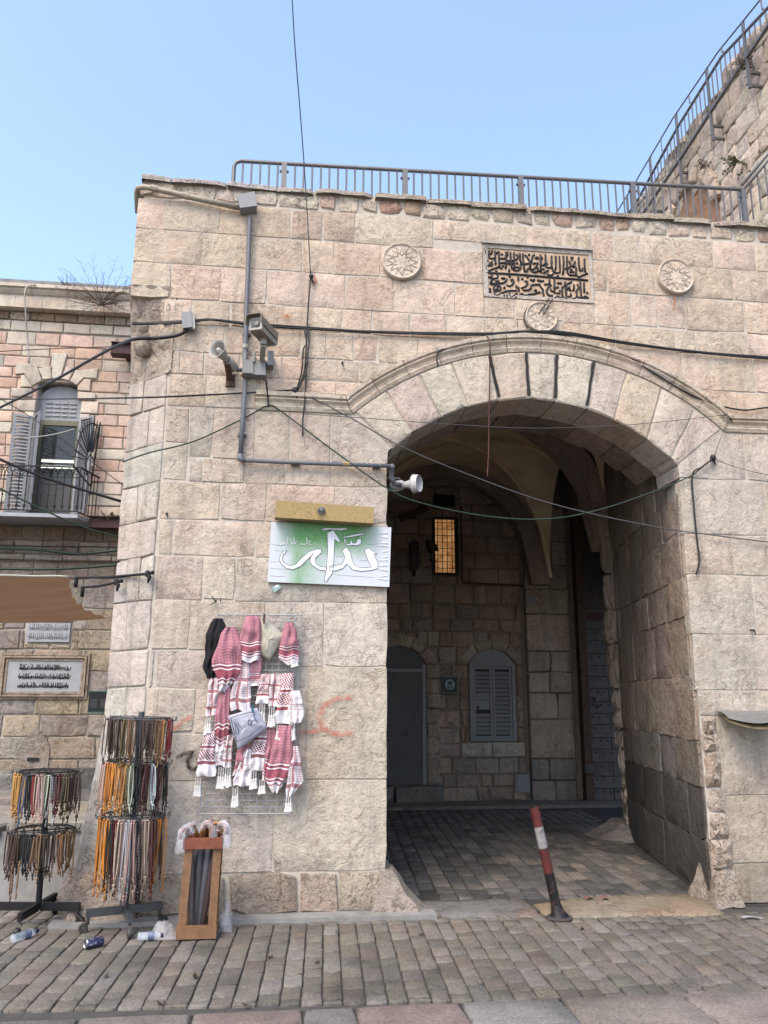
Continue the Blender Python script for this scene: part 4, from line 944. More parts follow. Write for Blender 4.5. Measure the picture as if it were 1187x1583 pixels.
# cornice of moulded blocks
def cblock(x0, x1, prof, c, name='cornice_block'):
    mb = MB(); n = len(prof); mb.add([(x0, LBY-y, z) for y, z in prof] + [(x1, LBY-y, z) for y, z in prof], [tuple(range(n)), tuple(range(2*n-1, n-1, -1))] + [(i, i+n, (i+1) % n+n, (i+1) % n) for i in range(n)])
    return build(name, mb, 'pale_ashlar', lb, False, jitc(rng, c, .06))
x = -6.9
while x < -2.9:
    w = rng.uniform(.38, .46)
    cblock(x+.003, x+w-.003, [(-.01,8.20), (.19,8.20), (.19,8.40), (.16,8.405), (-.01,8.405)], rng.choice(LW)); x += w
x = -6.8
while x < -2.9:
    w = rng.uniform(.6, .8)
    cblock(x+.003, x+w-.003, [(-.01,8.408), (.17,8.408), (.17,8.43), (.20,8.45), (.24,8.50), (.245,8.53), (.29,8.54), (.29,8.60), (-.01,8.60)], rng.choice(LW)); x += w
for rc in courses(rng, -6.9, -2.9, 8.035, 8.195, (.16,.16), (.22,.5)): lstone(rectp(*rc), rng.choice([(.42,.31,.22), (.36,.26,.18), (.70,.60,.47), (.48,.36,.25)]), .03, 'rough_stone', 'frieze_stone')
mb = MB(); mb.box((-7.2, LBY-.22, 8.603), (-2.6, LBY+.3, 8.70)); build('roof_edge', mb, 'concrete', lb)
# white surround of the balcony door
def cz(pts): return [lp(x/5.652, 420+y/5.652) for x, y in pts]
for pts in ([(457,718),(595,725),(535,945),(457,945)], [(145,800),(325,815),(372,960),(285,1005),(215,905),(135,905)], [(335,850),(452,830),(455,945),(375,958)], [(575,830),(662,865),(605,962),(537,945)], [(667,865),(865,850),(855,950),(740,940),(675,1000),(610,965)], [(742,942),(800,945),(795,1055),(680,1045),(680,1005)], [(187,908),(222,908),(285,995),(285,1018),(180,1018)], [(105,1022),(285,1025),(282,1100),(100,1095)], [(680,1050),(845,1065),(840,1130),(675,1128)]):
    lstone(cz(pts), rng.choice(LW), .05, name='surround_stone')
for k in range(8):
    z1 = 6.60-k*.235; z0 = z1-.232; w = .17 if k % 2 else .30
    lstone(rectp(WX0-w, WX0, z0, z1), rng.choice(LW), .035, name='surround_stone')
    lstone(rectp(WX1, WX1+w, z0, z1), rng.choice(LW), .035, name='surround_stone')
# balcony door: fanlight louvres, olive frame, glass, lit room
bd = thing('balcony_door', 'tall glazed balcony door with arched louvred fanlight', 'door', ((WX0+WX1)/2, LBY+.1, WZ0))
DY = LBY+.16; zt = 6.28
mb = MB(); mb.prism([(x, DY, z) for x, z in arched(WX0, WX1, zt, WZ1, .20)], (0, .04, 0)); fan = build('fanlight_panel', mb, 'shutter_blue', bd)
for i in range(4):
    for j in range(4):
        x = WX0+.10+(WX1-WX0-.2)*(i+.5)/4; z = zt+.08+j*.075; mb = MB(); mb.prism([(x-.055, DY-.018, z), (x+.055, DY-.018, z), (x+.055, DY-.001, z+.028), (x-.055, DY-.001, z+.028)], (0, -.004, .0)); build('louvre', mb, 'wrought_iron' if False else 'shutter_blue', fan)
mb = MB(); mb.box((WX0, DY-.02, WZ0), (WX0+.10, DY+.05, zt)); mb.box((WX1-.07, DY-.02, WZ0), (WX1, DY+.05, zt)); mb.box((WX0+.10, DY-.02, zt-.09), (WX1-.07, DY+.05, zt-.001)); mb.box((WX0+.10, DY-.02, WZ0), (WX1-.07, DY+.05, WZ0+.08)); build('frame', mb, 'frame_olive', bd)
mb = MB(); mb.box((WX0+.10, DY+.01, WZ0+.62), (WX1-.07, DY+.02, zt-.09)); build('glass', mb, 'room_glass', bd)
mb = MB(); mb.box((WX0+.10, DY+.0, WZ0+.08), (WX1-.07, DY+.02, WZ0+.60)); mb.box((WX0+.10, DY-.01, WZ0+.60), (WX1-.07, DY+.03, WZ0+.64)); build('lower_panel', mb, 'door_grey', bd)
for k in range(2):
    o = thing('ceiling_tube_light', ('nearer' if k else 'farther')+' fluorescent tube glowing behind the balcony door glass', 'lamp', (-4.9, 8.5+k*.7, 5.6), 'fluorescent tubes in the lit room')
    zc = at(85, 713 if k == 0 else 722, 8.6-k*.4).z; mb = MB(); mb.tube([(-6.2, 8.6-k*.4, zc), (-4.2, 8.6-k*.4, zc)], .022, 8); build('tube', mb, 'fluorescent', o)
    mb = MB(); mb.box((-6.2, 8.57-k*.4, zc+.03), (-4.2, 8.63-k*.4, zc+.07)); build('fitting', mb, 'box_grey', o)
# shutters folded open
def louvred(name, hinge, ang, w, z0, z1, label):
    t_ = thing(name, label, 'shutter', (hinge[0], hinge[1], z0), 'louvred shutters of the balcony door'); d = V3((math.cos(ang), math.sin(ang), 0)); nrm = V3((-d.y, d.x, 0)); h = V3((hinge[0], hinge[1], 0))
    mb = MB(); P = lambda u, z: h+d*u+V3((0,0,z))
    mb.bar(P(.025, z0), P(.025, z1), .05, .035, nrm); mb.bar(P(w-.025, z0), P(w-.025, z1), .05, .035, nrm); mb.bar(P(.05, z0+.03), P(w-.05, z0+.03), .034, .06, nrm); mb.bar(P(.05, z1-.03), P(w-.05, z1-.03), .034, .06, nrm); build('frame', mb, 'shutter_blue', t_)
    n = 26
    first = None
    for k in range(n):
        z = z0+.07+(z1-z0-.14)*(k+.5)/n; c0 = P(w/2, z)
        if first is None:
            mb = MB(); a, b = P(.05, z), P(w-.05, z); mb.add([a+nrm*.014+V3((0,0,-.022)), b+nrm*.014+V3((0,0,-.022)), b-nrm*.014+V3((0,0,.022)), a-nrm*.014+V3((0,0,.022)), a+nrm*.018+V3((0,0,-.018)), b+nrm*.018+V3((0,0,-.018)), b-nrm*.010+V3((0,0,.026)), a-nrm*.010+V3((0,0,.026))], [(0,1,2,3),(7,6,5,4),(0,4,5,1),(2,6,7,3),(1,5,6,2),(0,3,7,4)])
            first = build('slat', mb, 'shutter_blue', t_); base = WL[first.name].copy(); zf = z
        else: inst(first, 'slat', base+V3((0,0,z-zf)), t_)
    return t_
louvred('window_shutter', (WX0-.01, LBY-.06), R(200), .30, WZ0+.02, 6.27, 'outer left louvred blue grey shutter folded back against the pink wall')
louvred('window_shutter', (WX0+.02, LBY-.05), R(-62), .34, WZ0+.02, 6.27, 'inner left louvred blue grey shutter standing half open beside the balcony door glass')
louvred('window_shutter', (WX1+.02, LBY-.05), R(-35), .34, WZ0+.02, 6.27, 'right louvred blue grey shutter swung open beside the iron fan guard')
# balcony
bc = thing('iron_balcony', 'small balcony with curled wrought iron railing over the awning', 'balcony', (-5, 6.3, 4.5))
pr = at(120, 795, 6.2); bx1 = pr.x; bx0 = -6.6; by = 6.2; bz = pr.z
mb = MB(); mb.prism([(bx0, by, bz-.06), (bx1, by, bz-.06), (bx1+.16, LBY-.05, bz-.06), (bx0, LBY-.05, bz-.06)], (0, 0, .06)); build('slab', mb, 'marble', bc)
rt = at(100, 722, by+.03).z
mb = MB(); mb.bar((bx0, by+.03, rt), (bx1-.02, by+.03, rt), .03, .018); mb.bar((bx0, by+.03, bz+.05), (bx1-.02, by+.03, bz+.05), .03, .014); mb.bar((bx0, by+.03, rt-.17), (bx1-.02, by+.03, rt-.17), .02, .012)
mb.bar((bx1-.02, by+.03, rt), (bx1+.14, LBY-.05, rt), .03, .018); mb.bar((bx1-.02, by+.03, bz+.05), (bx1+.14, LBY-.05, bz+.05), .03, .014); build('rail', mb, 'wrought_iron', bc)
k = 0; x = bx1-.03
bar0 = None
while x > bx0:
    if bar0 is None:
        mb = MB(); mb.tube([(x, by+.03, bz+.05), (x, by+.03, rt-.17)], .008, 5); mb.ball((x, by+.03, bz+.30), .018, 6, 4)
        for s_ in (-1, 1): mb.tube([(x+s_*.02*math.cos(a), by+.03, bz+.12+.025*math.sin(a)) for a in [0, .9, 1.8, 2.7, 3.6, 4.5]], .006, 4)
        bar0 = build('baluster', mb, 'wrought_iron', bc); b0 = WL[bar0.name].copy(); x0_ = x
        mb = MB(); mb.tube([(x-.055+.055*math.cos(a), by+.03, rt-.17+.15*math.sin(a)) for a in [i*math.pi/8 for i in range(9)]], .007, 4); mb.tube([(x-.055+.03*math.cos(a), by+.03, rt-.09+.03*math.sin(a)) for a in [i*math.pi/4 for i in range(8)]], .006, 4)
        sc0 = build('scroll', mb, 'wrought_iron', bc); s0 = WL[sc0.name].copy()
    else:
        inst(bar0, 'baluster', b0+V3((x-x0_, 0, 0)), bc); inst(sc0, 'scroll', s0+V3((x-x0_, 0, 0)), bc)
    x -= .115
for k in range(6):
    f = k/5.5; p = V3((bx1-.02, by+.03, 0)).lerp(V3((bx1+.14, LBY-.05, 0)), f); mb = MB(); mb.tube([p+V3((0,0,bz+.05)), p+V3((0,0,rt))], .008, 5); build('baluster', mb, 'wrought_iron', bc)
# fan shaped guard of iron spikes at the end of the balcony
fg = thing('spiked_fan_guard', 'fan of wrought iron spikes guarding the end of the balcony', 'guard', (bx1+.2, 6.6, 5.2))
hub = at(140, 712, 6.6); TIPS = [(111,705),(113,695),(117,678),(121,662),(126,657),(130,650),(134,647),(138,645),(142,644),(147,643),(151,649),(155,653)]
FT = [at(px, py, 6.25+.045*k) for k, (px, py) in enumerate(TIPS)]
for tip in FT:
    mb = MB(); mb.tube([hub+(tip-hub)*.22, hub+(tip-hub)*.90, tip], [.010, .009, .002], 5); build('spike', mb, 'wrought_iron', fg)
mb = MB(); mb.tube([hub+(p-hub)*.84 for p in FT], .011, 5); mb.tube([hub+(p-hub)*.25 for p in FT], .010, 5); mb.tube([at(112,718,6.3), at(125,735,6.4), at(140,752,6.6)], .014, 5); mb.tube([FT[-1], at(140,752,6.7)], .014, 5)
mb.tube([at(134,735,6.5), at(132,715,6.5), at(139,702,6.55), at(146,714,6.6), at(142,735,6.6)], .014, 5); build('hoop', mb, 'wrought_iron', fg)
# string courses and older masonry under the balcony
def band(z0, z1, out, c, wr=(.5,.8), name='string_course', mat='rough_stone'):
    x = -6.9
    while x < -2.9:
        w = rng.uniform(*wr); s = stone_mb(rectp(x, x+w, z0, z1), V3((0,LBY,0)), XA, ZA, YN, rng, .04, out, .003, .012, .004, .004, seg=.3, flat=True); build(name, s, mat, lb, True, jitc(rng, c, .15), auto=30); x += w
band(4.40, 4.54, .14, (.56,.47,.38)); band(4.14, 4.395, .02, (.32,.25,.19), (.25,.5), 'stone'); band(3.90, 4.135, .025, (.44,.36,.28), (.25,.5), 'stone'); band(3.80, 3.895, .13, (.62,.55,.46))
band(3.52, 3.795, .01, (.58,.48,.38), (.3,.6), 'stone')
plates = [(-4.99,-4.26,2.47,2.80), (-5.32,-3.96,1.62,2.30)]
OLD = [(.58,.49,.39), (.53,.475,.42), (.56,.465,.355), (.52,.48,.43), (.61,.50,.375)]
for rc in courses(rng, -6.9, -2.9, .02, 3.52, (.30,.38), (.4,.85), [plates[0], (-5.24,-4.02,1.68,2.22)]):
    s = stone_mb(rectp(*rc), V3((0,LBY,0)), XA, ZA, YN, rng, .04, rng.uniform(.0,.018), .005, .014, .006, .008, seg=.2); build('stone', s, 'rough_stone', lb, True, jitc(rng, rng.choice(OLD), .1), auto=30)
# inscription tablets: dense strokes in lines
def script(mb, x0, x1, z0, z1, y, r, rng, n):
    h = z1-z0
    for k in range(n):
        x = x0+(x1-x0)*(k+.5)/n; t_ = rng.random()
        if t_ < .5: mb.tube([(x+rng.uniform(-.006,.006), y, z1), (x, y, z0+h*rng.uniform(.1,.4))], r, 4)
        if t_ < .75: mb.tube([(x-.02, y, z0+h*rng.uniform(.3,.6)), (x, y, z0+h*rng.uniform(.05,.25)), (x+.022, y, z0+h*rng.uniform(.1,.5)), (x+.03, y, z0+h*rng.uniform(.4,.8))], r, 4)
        else: mb.tube([(x-.012, y, z0+h*.3), (x, y, z0+h*.62), (x+.014, y, z0+h*.3), (x, y, z0+h*.1)], r, 4)
        if rng.random() < .4: mb.ball((x, y, z0+h*rng.uniform(-.05,1.05)), r*1.5, 5, 3)
for idx, (x0, x1, z0, z1, lines, ink) in enumerate(((-4.95,-4.29,2.49,2.79,2,'text_grey'), (-5.19,-4.06,1.71,2.19,3,'ink'))):
    lt = thing('inscribed_tablet', ['small grey marble tablet with two faint lines of Arabic under the awning', 'framed grey marble tablet with three black lines of Arabic'][idx], 'tablet', ((x0+x1)/2, LBY, z0), 'marble tablets on the old wall')
    mb = MB(); mb.box((x0, LBY-.035, z0), (x1, LBY+.02, z1)); build('slab', mb, 'marble', lt)
    mb = MB()
    for k in range(lines):
        m_ = .18 if idx else .03; a, b = (z1-z0)*(.12+.29*k if idx else .06+.47*k), (z1-z0)*(.32+.29*k if idx else .44+.47*k); script(mb, x0+m_, x1-m_, z1-b, z1-a, LBY-.036, .0062 if idx else .005, random.Random(70+k+idx*9), 34 if idx else 20)
    build('lettering', mb, ink, lt)
    if idx:
        mb = MB()
        for o_, w_, p_ in ((.0,.035,.05), (.045,.03,.075), (.085,.03,.045)):
            a, b, c, d = x0-o_-w_, x1+o_+w_, z0-o_-w_, z1+o_+w_
            mb.box((a, LBY-p_, c), (x0-o_, LBY+.02, d)); mb.box((x1+o_, LBY-p_, c), (b, LBY+.02, d)); mb.box((x0-o_, LBY-p_+.001, z1+o_), (x1+o_, LBY+.02, d)); mb.box((x0-o_, LBY-p_+.001, c), (x1+o_, LBY+.02, z0-o_))
        build('moulded_frame', mb, 'rough_stone', lt, False, (.58,.48,.38))
# arched blind niche with slot
mb = MB(); x0, z0 = lp(27, 1190); x1, _ = lp(78, 1150); zt = lp(52, 1124)[1]; pl = [(x0, .48), (x1, .48), (x1, .86), (x1-.07, 1.0), ((x0+x1)/2, zt), (x0+.07, 1.0), (x0, .86)]
mb.prism([(x, LBY-.03, z) for x, z in pl], (0, .04, 0)); o = build('arched_niche', mb, 'rough_stone', lb, False, (.48,.43,.38))
mb = MB(); zz = lp(50, 1173)[1]; mb.box((lp(43,1173)[0], LBY-.05, zz-.03), (lp(61,1173)[0], LBY-.0305, zz+.02)); build('slot', mb, 'sign_black', o)
# maroon steel beams, drainage shoe
for i, (a, b, c_, d) in enumerate(((173,532,207,548), (139,800,187,815))):
    p, q = at(a, b, LBY-.3), at(c_, d, LBY-.3); o = thing('steel_beam', ['short maroon steel beam end high beside the gate corner', 'maroon steel beam end beside the balcony slab'][i], 'beam', p, 'maroon beam ends'); mb = MB(); z1, z0 = max(p.z, q.z), min(p.z, q.z)-.02
    mb.box((p.x, LBY-.34, z0), (q.x+.5, LBY-.30, z1)); mb.box((p.x, LBY-.40, z1), (q.x+.5, LBY-.18, z1+.012)); mb.box((p.x, LBY-.40, z0-.012), (q.x+.5, LBY-.18, z0)); build('web', mb, 'maroon_beam', o); mb = MB(); mb.box((p.x+.2, LBY-.29, z0+.02), (p.x+.3, LBY+.02, z1-.02)); build('bracket', mb, 'maroon_beam', o)
o = thing('plaque_sign', 'black information panel with teal edges beside the gate corner', 'sign', at(150, 1102, 3.0)); p, q = at(138, 1068, 3.0), at(170, 1102, 3.0)
mb = MB(); mb.box((p.x, 3.0, q.z), (q.x+.1, 3.03, p.z)); build('plate', mb, 'sign_black', o)
for z_ in (p.z-.012, q.z):
    mb = MB(); mb.box((p.x, 2.99, z_), (q.x+.1, 2.999, z_+.012)); build('edge_stripe', mb, 'sign_teal', o)
mb = MB()
for k in range(7):
    z = p.z-.10-k*.014; mb.box((p.x+.02, 2.994, z), (p.x+.10, 2.9995, z+.006)); mb.box((p.x+.13, 2.994, z), (p.x+.21, 2.9995, z+.006))
build('small_print', mb, 'text_grey', o)
mb = MB(); mb.tube([(q.x, 3.04, 0), (q.x, 3.04, q.z+.1)], .03, 8); build('post', mb, 'sign_black', o)
# stone bench / ramp between house and gate
bn = thing('stone_bench', 'low plastered stone bench against the side of the gate', 'bench', (-3.2, .9, 0))
mb = MB(); mb.add([(-4.6,.62,0),(-2.40,.50,0),(-2.36,1.9,0),(-4.6,1.9,0),(-4.6,.68,.50),(-2.46,.56,.58),(-2.40,1.9,.62),(-4.6,1.9,.52)], [(0,3,2,1),(4,5,6,7),(0,1,5,4),(1,2,6,5),(2,3,7,6),(3,0,4,7)]); build('body', mb, 'concrete', bn)
rng = random.Random(81)
for i, (a, b) in enumerate(((-4.6,-3.9), (-3.89,-3.1), (-3.09,-2.42))):
    s = stone_mb([(a, .60), (b, .52), (b, 1.9), (a, 1.9)], V3((0,0,.57+.03*i)), XA, V3((0,1,0)), ZA, rng, .07, .01, .004, .015, .01, .01); build('top_slab', s, 'rough_stone', bn, True, jitc(rng, (.46,.43,.39), .1), auto=30)
for k in range(3):
    s = stone_mb(rectp(-4.4, -2.38, 2.2+k*.9, 3.0+k*.9), V3((0,0,.38+k*.17)), XA, V3((0,1,0)), ZA, rng, .30, .0, .004, .02, .01, .01); build('step', s, 'rough_stone', bn, True, jitc(rng, (.40,.375,.345), .1), auto=30)

# ================================================================== CITY WALL above the roof
CX = 4.52
cw_ = thing('city_wall', 'rough rampart wall of pale rubble rising behind the gate roof', 'wall', (CX, 2, 6))
mb = MB(); mb.box((CX+.03, -.05, 6.06), (CX+.9, 5.6, 9.32)); build('wall_body', mb, 'mortar', cw_)
rng = random.Random(91); YA = V3((0,-1,0)); XN = V3((-1,0,0))
CWC = [(.98,.82,.64), (.96,.80,.63), (.98,.85,.69), (.94,.77,.60), (.98,.80,.62)]
_a = onx(1063, 294, CX); ac, ar = _a.y, .60; az = _a.z-ar      # blind arch: y centre, radius, spring height
z = 6.08
while z < 9.3:
    h = rng.uniform(.20, .32); zt = min(z+h, 9.34); u = -5.6
    while u < .05:
        w = rng.uniform(.22, .52); b = min(u+w, .05); sh_ = rng.uniform(-.02, .02)
        pl = [(u, z+rng.uniform(-.015,.015)), (b, z+rng.uniform(-.015,.015)), (b, zt+rng.uniform(-.015,.015)), (u, zt+rng.uniform(-.015,.015))]
        cy = -(u+b)/2; zc = (z+zt)/2
        if math.hypot(cy-ac, max(0, zc-az)) > ar+.05 and not (abs(cy-ac) < ar and zc < az):
            s = stone_mb(pl, V3((CX,0,0)), YA, ZA, XN, rng, .05, rng.uniform(-.0,.014), -.002, .006, .012, .005, seg=.12)
            build('stone', s, 'rough_stone', cw_, True, jitc(rng, rng.choice(CWC), .10), auto=45)
        u = b
    z = zt
for k in range(9):   # ring and back of the blind arch
    t0, t1 = math.pi*k/9, math.pi*(k+1)/9; P = lambda t_, r_: (-ac+r_*math.cos(t_), az+r_*math.sin(t_))
    s = stone_mb([P(t0, ar), P(t0, ar+.2), P(t1, ar+.2), P(t1, ar)], V3((CX,0,0)), YA, ZA, XN, rng, .05, .07, .006, .02, .008, .01); build('arch_stone', s, 'rough_stone', cw_, True, jitc(rng, (.86,.68,.52), .1), auto=30)
mb = MB(); mb.box((CX+.0, ac-ar-.1, 6.1), (CX+.028, ac+ar+.1, az+ar+.05)); build('arch_back', mb, 'rough_stone', cw_, False, (.50,.28,.17))
for rc in courses(rng, CX+.02, CX+.9, 6.34, 9.32, (.22,.32), (.25,.5)):   # the wall's end face
    s = stone_mb(rectp(*rc), V3((0,-.05,0)), XA, ZA, YN, rng, .04, rng.uniform(.0,.02), .0, .007, .012, .010, seg=.12)
    build('stone', s, 'rough_stone', cw_, True, jitc(rng, rng.choice(CWC), .10), auto=45)
y = 5.6
while y > .02:   # uneven merlons along the top
    w = rng.uniform(.30, .65); z1 = 9.34+rng.choice([.0, .05, .10, .16])+(.06 if y < 1.6 else -.06)
    s = stone_mb(rectp(-y, min(-y+w, -.0), 9.24, z1), V3((CX,0,0)), YA, ZA, XN, rng, .45, rng.uniform(.0,.05), .004, .035, .015, .02, seg=.1); build('parapet_stone', s, 'rough_stone', cw_, True, jitc(rng, (.86,.73,.58), .1), auto=30); y -= w

# ================================================================== RAILINGS
def cylbar(name, p, q, r, mat, parent, n=6):
    mb = MB(); mb.tube([p, q], r, n); return build(name, mb, mat, parent, True, auto=50)
pr_ = thing('parapet_railing', 'long low grey steel railing along the gate parapet', 'railing', (1, .25, 6.3))
yR = .25; rl = lambda px: at(px, 250+(px-360)*43/787, yR)
A_, B_ = at(372, 249, yR), at(1147, 293, yR)
def rz(x): return A_.z+(B_.z-A_.z)*(x-A_.x)/(B_.x-A_.x)
pc = at(360, 290, yR)
mb = MB(); mb.tube([(pc.x, yR, 6.33), (pc.x, yR, A_.z-.06), (pc.x+.02, yR, A_.z-.02), (pc.x+.06, yR, A_.z), (B_.x, yR, B_.z)], .020, 8); build('handrail', mb, 'steel_grey', pr_, True, auto=60)
posts = [at(p, 270, yR).x for p in (439, 626, 804, 976, 1145)]
for x in posts:
    mb = MB(); mb.box((x-.026, yR-.02, 6.31), (x+.026, yR+.02, rz(x)-.005)); mb.tube([(x-.045, yR, rz(x)-.09), (x+.045, yR, rz(x)-.09)], .014, 6); build('post', mb, 'steel_grey', pr_)
x = pc.x+.085; b0 = None; step = (posts[1]-posts[0])/14.2
while x < B_.x-.03:
    if min(abs(x-q) for q in posts) > .035:
        if b0 is None:
            b0 = cylbar('bar', (x, yR, 6.30), (x, yR, 6.80), .0095, 'steel_grey', pr_)
            b0.scale.z = (rz(x)-6.30)/.5
        else: inst(b0, 'bar', (x, yR, 6.30), pr_, scale=(1, 1, (rz(x)-6.30)/.5))
    x += step
rr = thing('rampart_railing', 'double steel railing climbing along the top of the rampart wall', 'railing', (4.36, 2, 8.5))
RX = 4.36
def rp(pts): return [onx(px, py, RX) for px, py in pts]
tl = rp([(945,342), (983,280), (1040,183), (1110,80), (1187,-15), (1215,-50)]); sl_ = rp([(958,350), (985,310), (1047,197), (1115,88), (1187,12), (1215,-20)]); ll = rp([(978,352), (995,328), (1055,240), (1120,140), (1187,40), (1215,2)])
for pl, r_ in ((tl, .011), (sl_, .020)):
    mb = MB(); mb.tube(pl, r_, 7); build('handrail', mb, 'steel_grey', rr, True)
mb = MB()
for i in range(len(ll)-1): mb.bar(ll[i], ll[i+1], .04, .028)
build('bottom_rail', mb, 'steel_grey', rr)
def zon(pl, y):
    for a, b in zip(pl, pl[1:]):
        if min(a.y, b.y) <= y <= max(a.y, b.y): f = (y-a.y)/(b.y-a.y); return a.z+(b.z-a.z)*f
    return pl[-1].z if y < pl[-1].y else pl[0].z
y = 4.1; k = 0
while y > -.05:
    zl, zs_, zt_ = zon(ll, y), zon(sl_, y), zon(tl, y)
    if k % 8 == 0:
        mb = MB(); mb.box((RX-.014, y-.017, zl-.10), (RX+.014, y+.017, zt_)); build('post', mb, 'steel_grey', rr)
        mb = MB(); mb.box((RX-.014, y-.018, zl-.42), (RX+.014, y+.018, zl-.10)); mb.box((RX+.02, y-.015, zl-.40), (CX+.05, y+.015, zl-.37)); mb.box((RX+.02, y-.015, zl-.22), (CX+.05, y+.015, zl-.19)); build('wall_bracket', mb, 'steel_grey', rr)
    else: cylbar('bar', (RX, y, zl), (RX, y, zs_), .010, 'steel_grey', rr)
    if k % 8 == 4:
        mb = MB(); mb.tube([(RX, y, zs_), (RX, y+.02, zs_+.05), (RX, y+.045, zs_+.06), (RX, y+.05, zt_)], .010, 6); build('hook', mb, 'steel_grey', rr)
    y -= .105; k += 1
s2 = thing('stair_railing', 'short steel stair railing rising at the right end of the parapet', 'railing', (B_.x, .25, 6.5))
for dz in (0, .17):
    mb = MB(); a = at(1147, 296-dz*60, .28); b = at(1205, 226-dz*60, .28); mb.tube([a, b, b+(b-a)*.6], .018, 7); build('handrail', mb, 'steel_grey', s2, True)
for k in range(7):
    p = at(1147+k*11.5, 294-k*13.8, .28); cylbar('bar', (p.x, .28, p.z-.45), (p.x, .28, p.z), .010, 'steel_grey', s2)

# ================================================================== WALL FITTINGS
cn = thing('conduit_run', 'grey conduit dropping down the gate wall and turning to the arch', 'pipe', (-1.3, -.05, 3.6))
yC = -.055
mb = MB(); pts = [at(*p, yC) for p in ((386,335), (384,400), (381,470), (379,545))]; mb.tube(pts, .021, 8); build('upper_pipe', mb, 'pvc_grey', cn, True, auto=60)
mb = MB(); pts = [at(*p, yC) for p in ((379,545), (378.5,562), (381,567), (390,568))]; mb.tube(pts, .024, 8); build('elbow', mb, 'pvc_grey', cn, True)
mb = MB(); pts = [at(*p, yC) for p in ((379,588), (375,650), (371.5,705))]; mb.tube(pts, .021, 8); build('lower_pipe', mb, 'pvc_grey', cn, True)
mb = MB(); pts = [at(*p, yC) for p in ((371.5,702), (371,710), (378,711.5))]; mb.tube(pts, .026, 8); build('elbow', mb, 'pvc_grey', cn, True)
mb = MB(); pts = [at(*p, yC) for p in ((376,711.5), (480,716), (603,720.5))]; mb.tube(pts, .019, 8); build('level_pipe', mb, 'pvc_grey', cn, True)
mb = MB(); pts = [at(603,720,yC), at(604,724,-.02), at(604,738,.0), at(610,748,.03), at(620,750,.05)]; pts = [V3((max(p.x, .03), p.y, p.z)) for p in pts]; mb.tube(pts, .024, 8); build('elbow', mb, 'pvc_grey', cn, True)
for px, py in ((373.5,671), (456,715), (582,720), (381,515)):
    c = at(px, py, yC); mb = MB(); mb.box((c.x-.035, -.05, c.z-.014), (c.x+.035, -.008, c.z+.014)); mb.ball(c+V3((.03,-.01,0)), .012, 6, 4); build('clip', mb, 'steel_grey', cn)
c = at(379, 536, yC); mb = MB(); mb.lathe([(.023,-.02), (.027,-.015), (.027,.015), (.023,.02)], c, n=8); build('coupling', mb, 'plastic_cream', cn)
c = at(535, 717, yC); mb = MB(); mb.tube([c+V3((-.03,0,0)), c+V3((.03,-.0,-.002))], .022, 8); build('tape_mark', mb, 'beam_ochre', cn)
cc = thing('cream_drainpipe', 'cream pipe slanting below the parapet to a junction box', 'pipe', (-2, -.06, 6.1))
mb = MB(); mb.tube([at(213,330,.10), at(211,298,.02), at(213,291,-.03), at(222,289,-.05), at(240,292,-.055), at(300,306,-.055), at(370,321,-.055)], .026, 8); build('pipe', mb, 'pvc_cream', cc, True)
for px, py in ((238,291.5), (287,303)):
    mb = MB(); p = at(px, py, -.055); mb.tube([p+V3((-.03,0,.007)), p+V3((.03,0,-.006))], .031, 8); build('collar', mb, 'pvc_cream', cc)
def boxat(pl, y0, y1): return [V3((p.x, y0, p.z)) for p in pl], y1-y0
jb = thing('junction_box', 'light grey square junction box below the parapet railing', 'box', at(383, 335, -.05))
mb = MB(); pl, d = boxat([at(*p) for p in ((368,315), (393,309), (397,331), (372,334))], -.10, -.01); mb.prism(pl, (0, .09, 0)); build('case', mb, 'box_grey', jb)
mb = MB(); pl, d = boxat([at(*p) for p in ((367,314), (394,308), (398,330), (372,333.5))], -.125, -.1); mb.prism(pl, (0, .024, 0)); build('lid', mb, 'box_grey', jb)
jb = thing('cable_junction_box', 'small grey junction box where the black cable meets the left corner', 'box', at(291, 515, -.05))
mb = MB(); mb.prism([V3((p.x, -.09, p.z)) for p in (at(282,490), at(298,488), at(299,512), at(284,514))], (0, .08, 0)); build('case', mb, 'box_grey', jb); mb = MB(); mb.prism([V3((p.x, -.085, p.z)) for p in (at(298.5,489), at(302,490), at(303,513), at(299.5,515))], (0, .075, 0)); build('side_plate', mb, 'plastic_cream', jb)
jb = thing('camera_junction_box', 'grey weathered terminal box under the security camera', 'box', at(394, 588, -.05))
mb = MB(); mb.prism([V3((p.x, -.11, p.z)) for p in (at(376,564), at(411,565), at(411,587), at(375,585))], (0, .10, 0)); build('case', mb, 'box_grey', jb)
mb = MB(); mb.prism([V3((p.x, -.125, p.z)) for p in (at(376.5,564.5), at(392,565), at(392,585.5), at(375.5,584.5))], (0, .0145, 0)); build('lid', mb, 'box_grey', jb)
mb = MB(); mb.tube([at(374,572,-.06), at(366,572,-.06), at(361,569,-.06), at(357,561,-.08), at(350,557,-.10)], .019, 8); build('gland', mb, 'pvc_grey', jb, True)
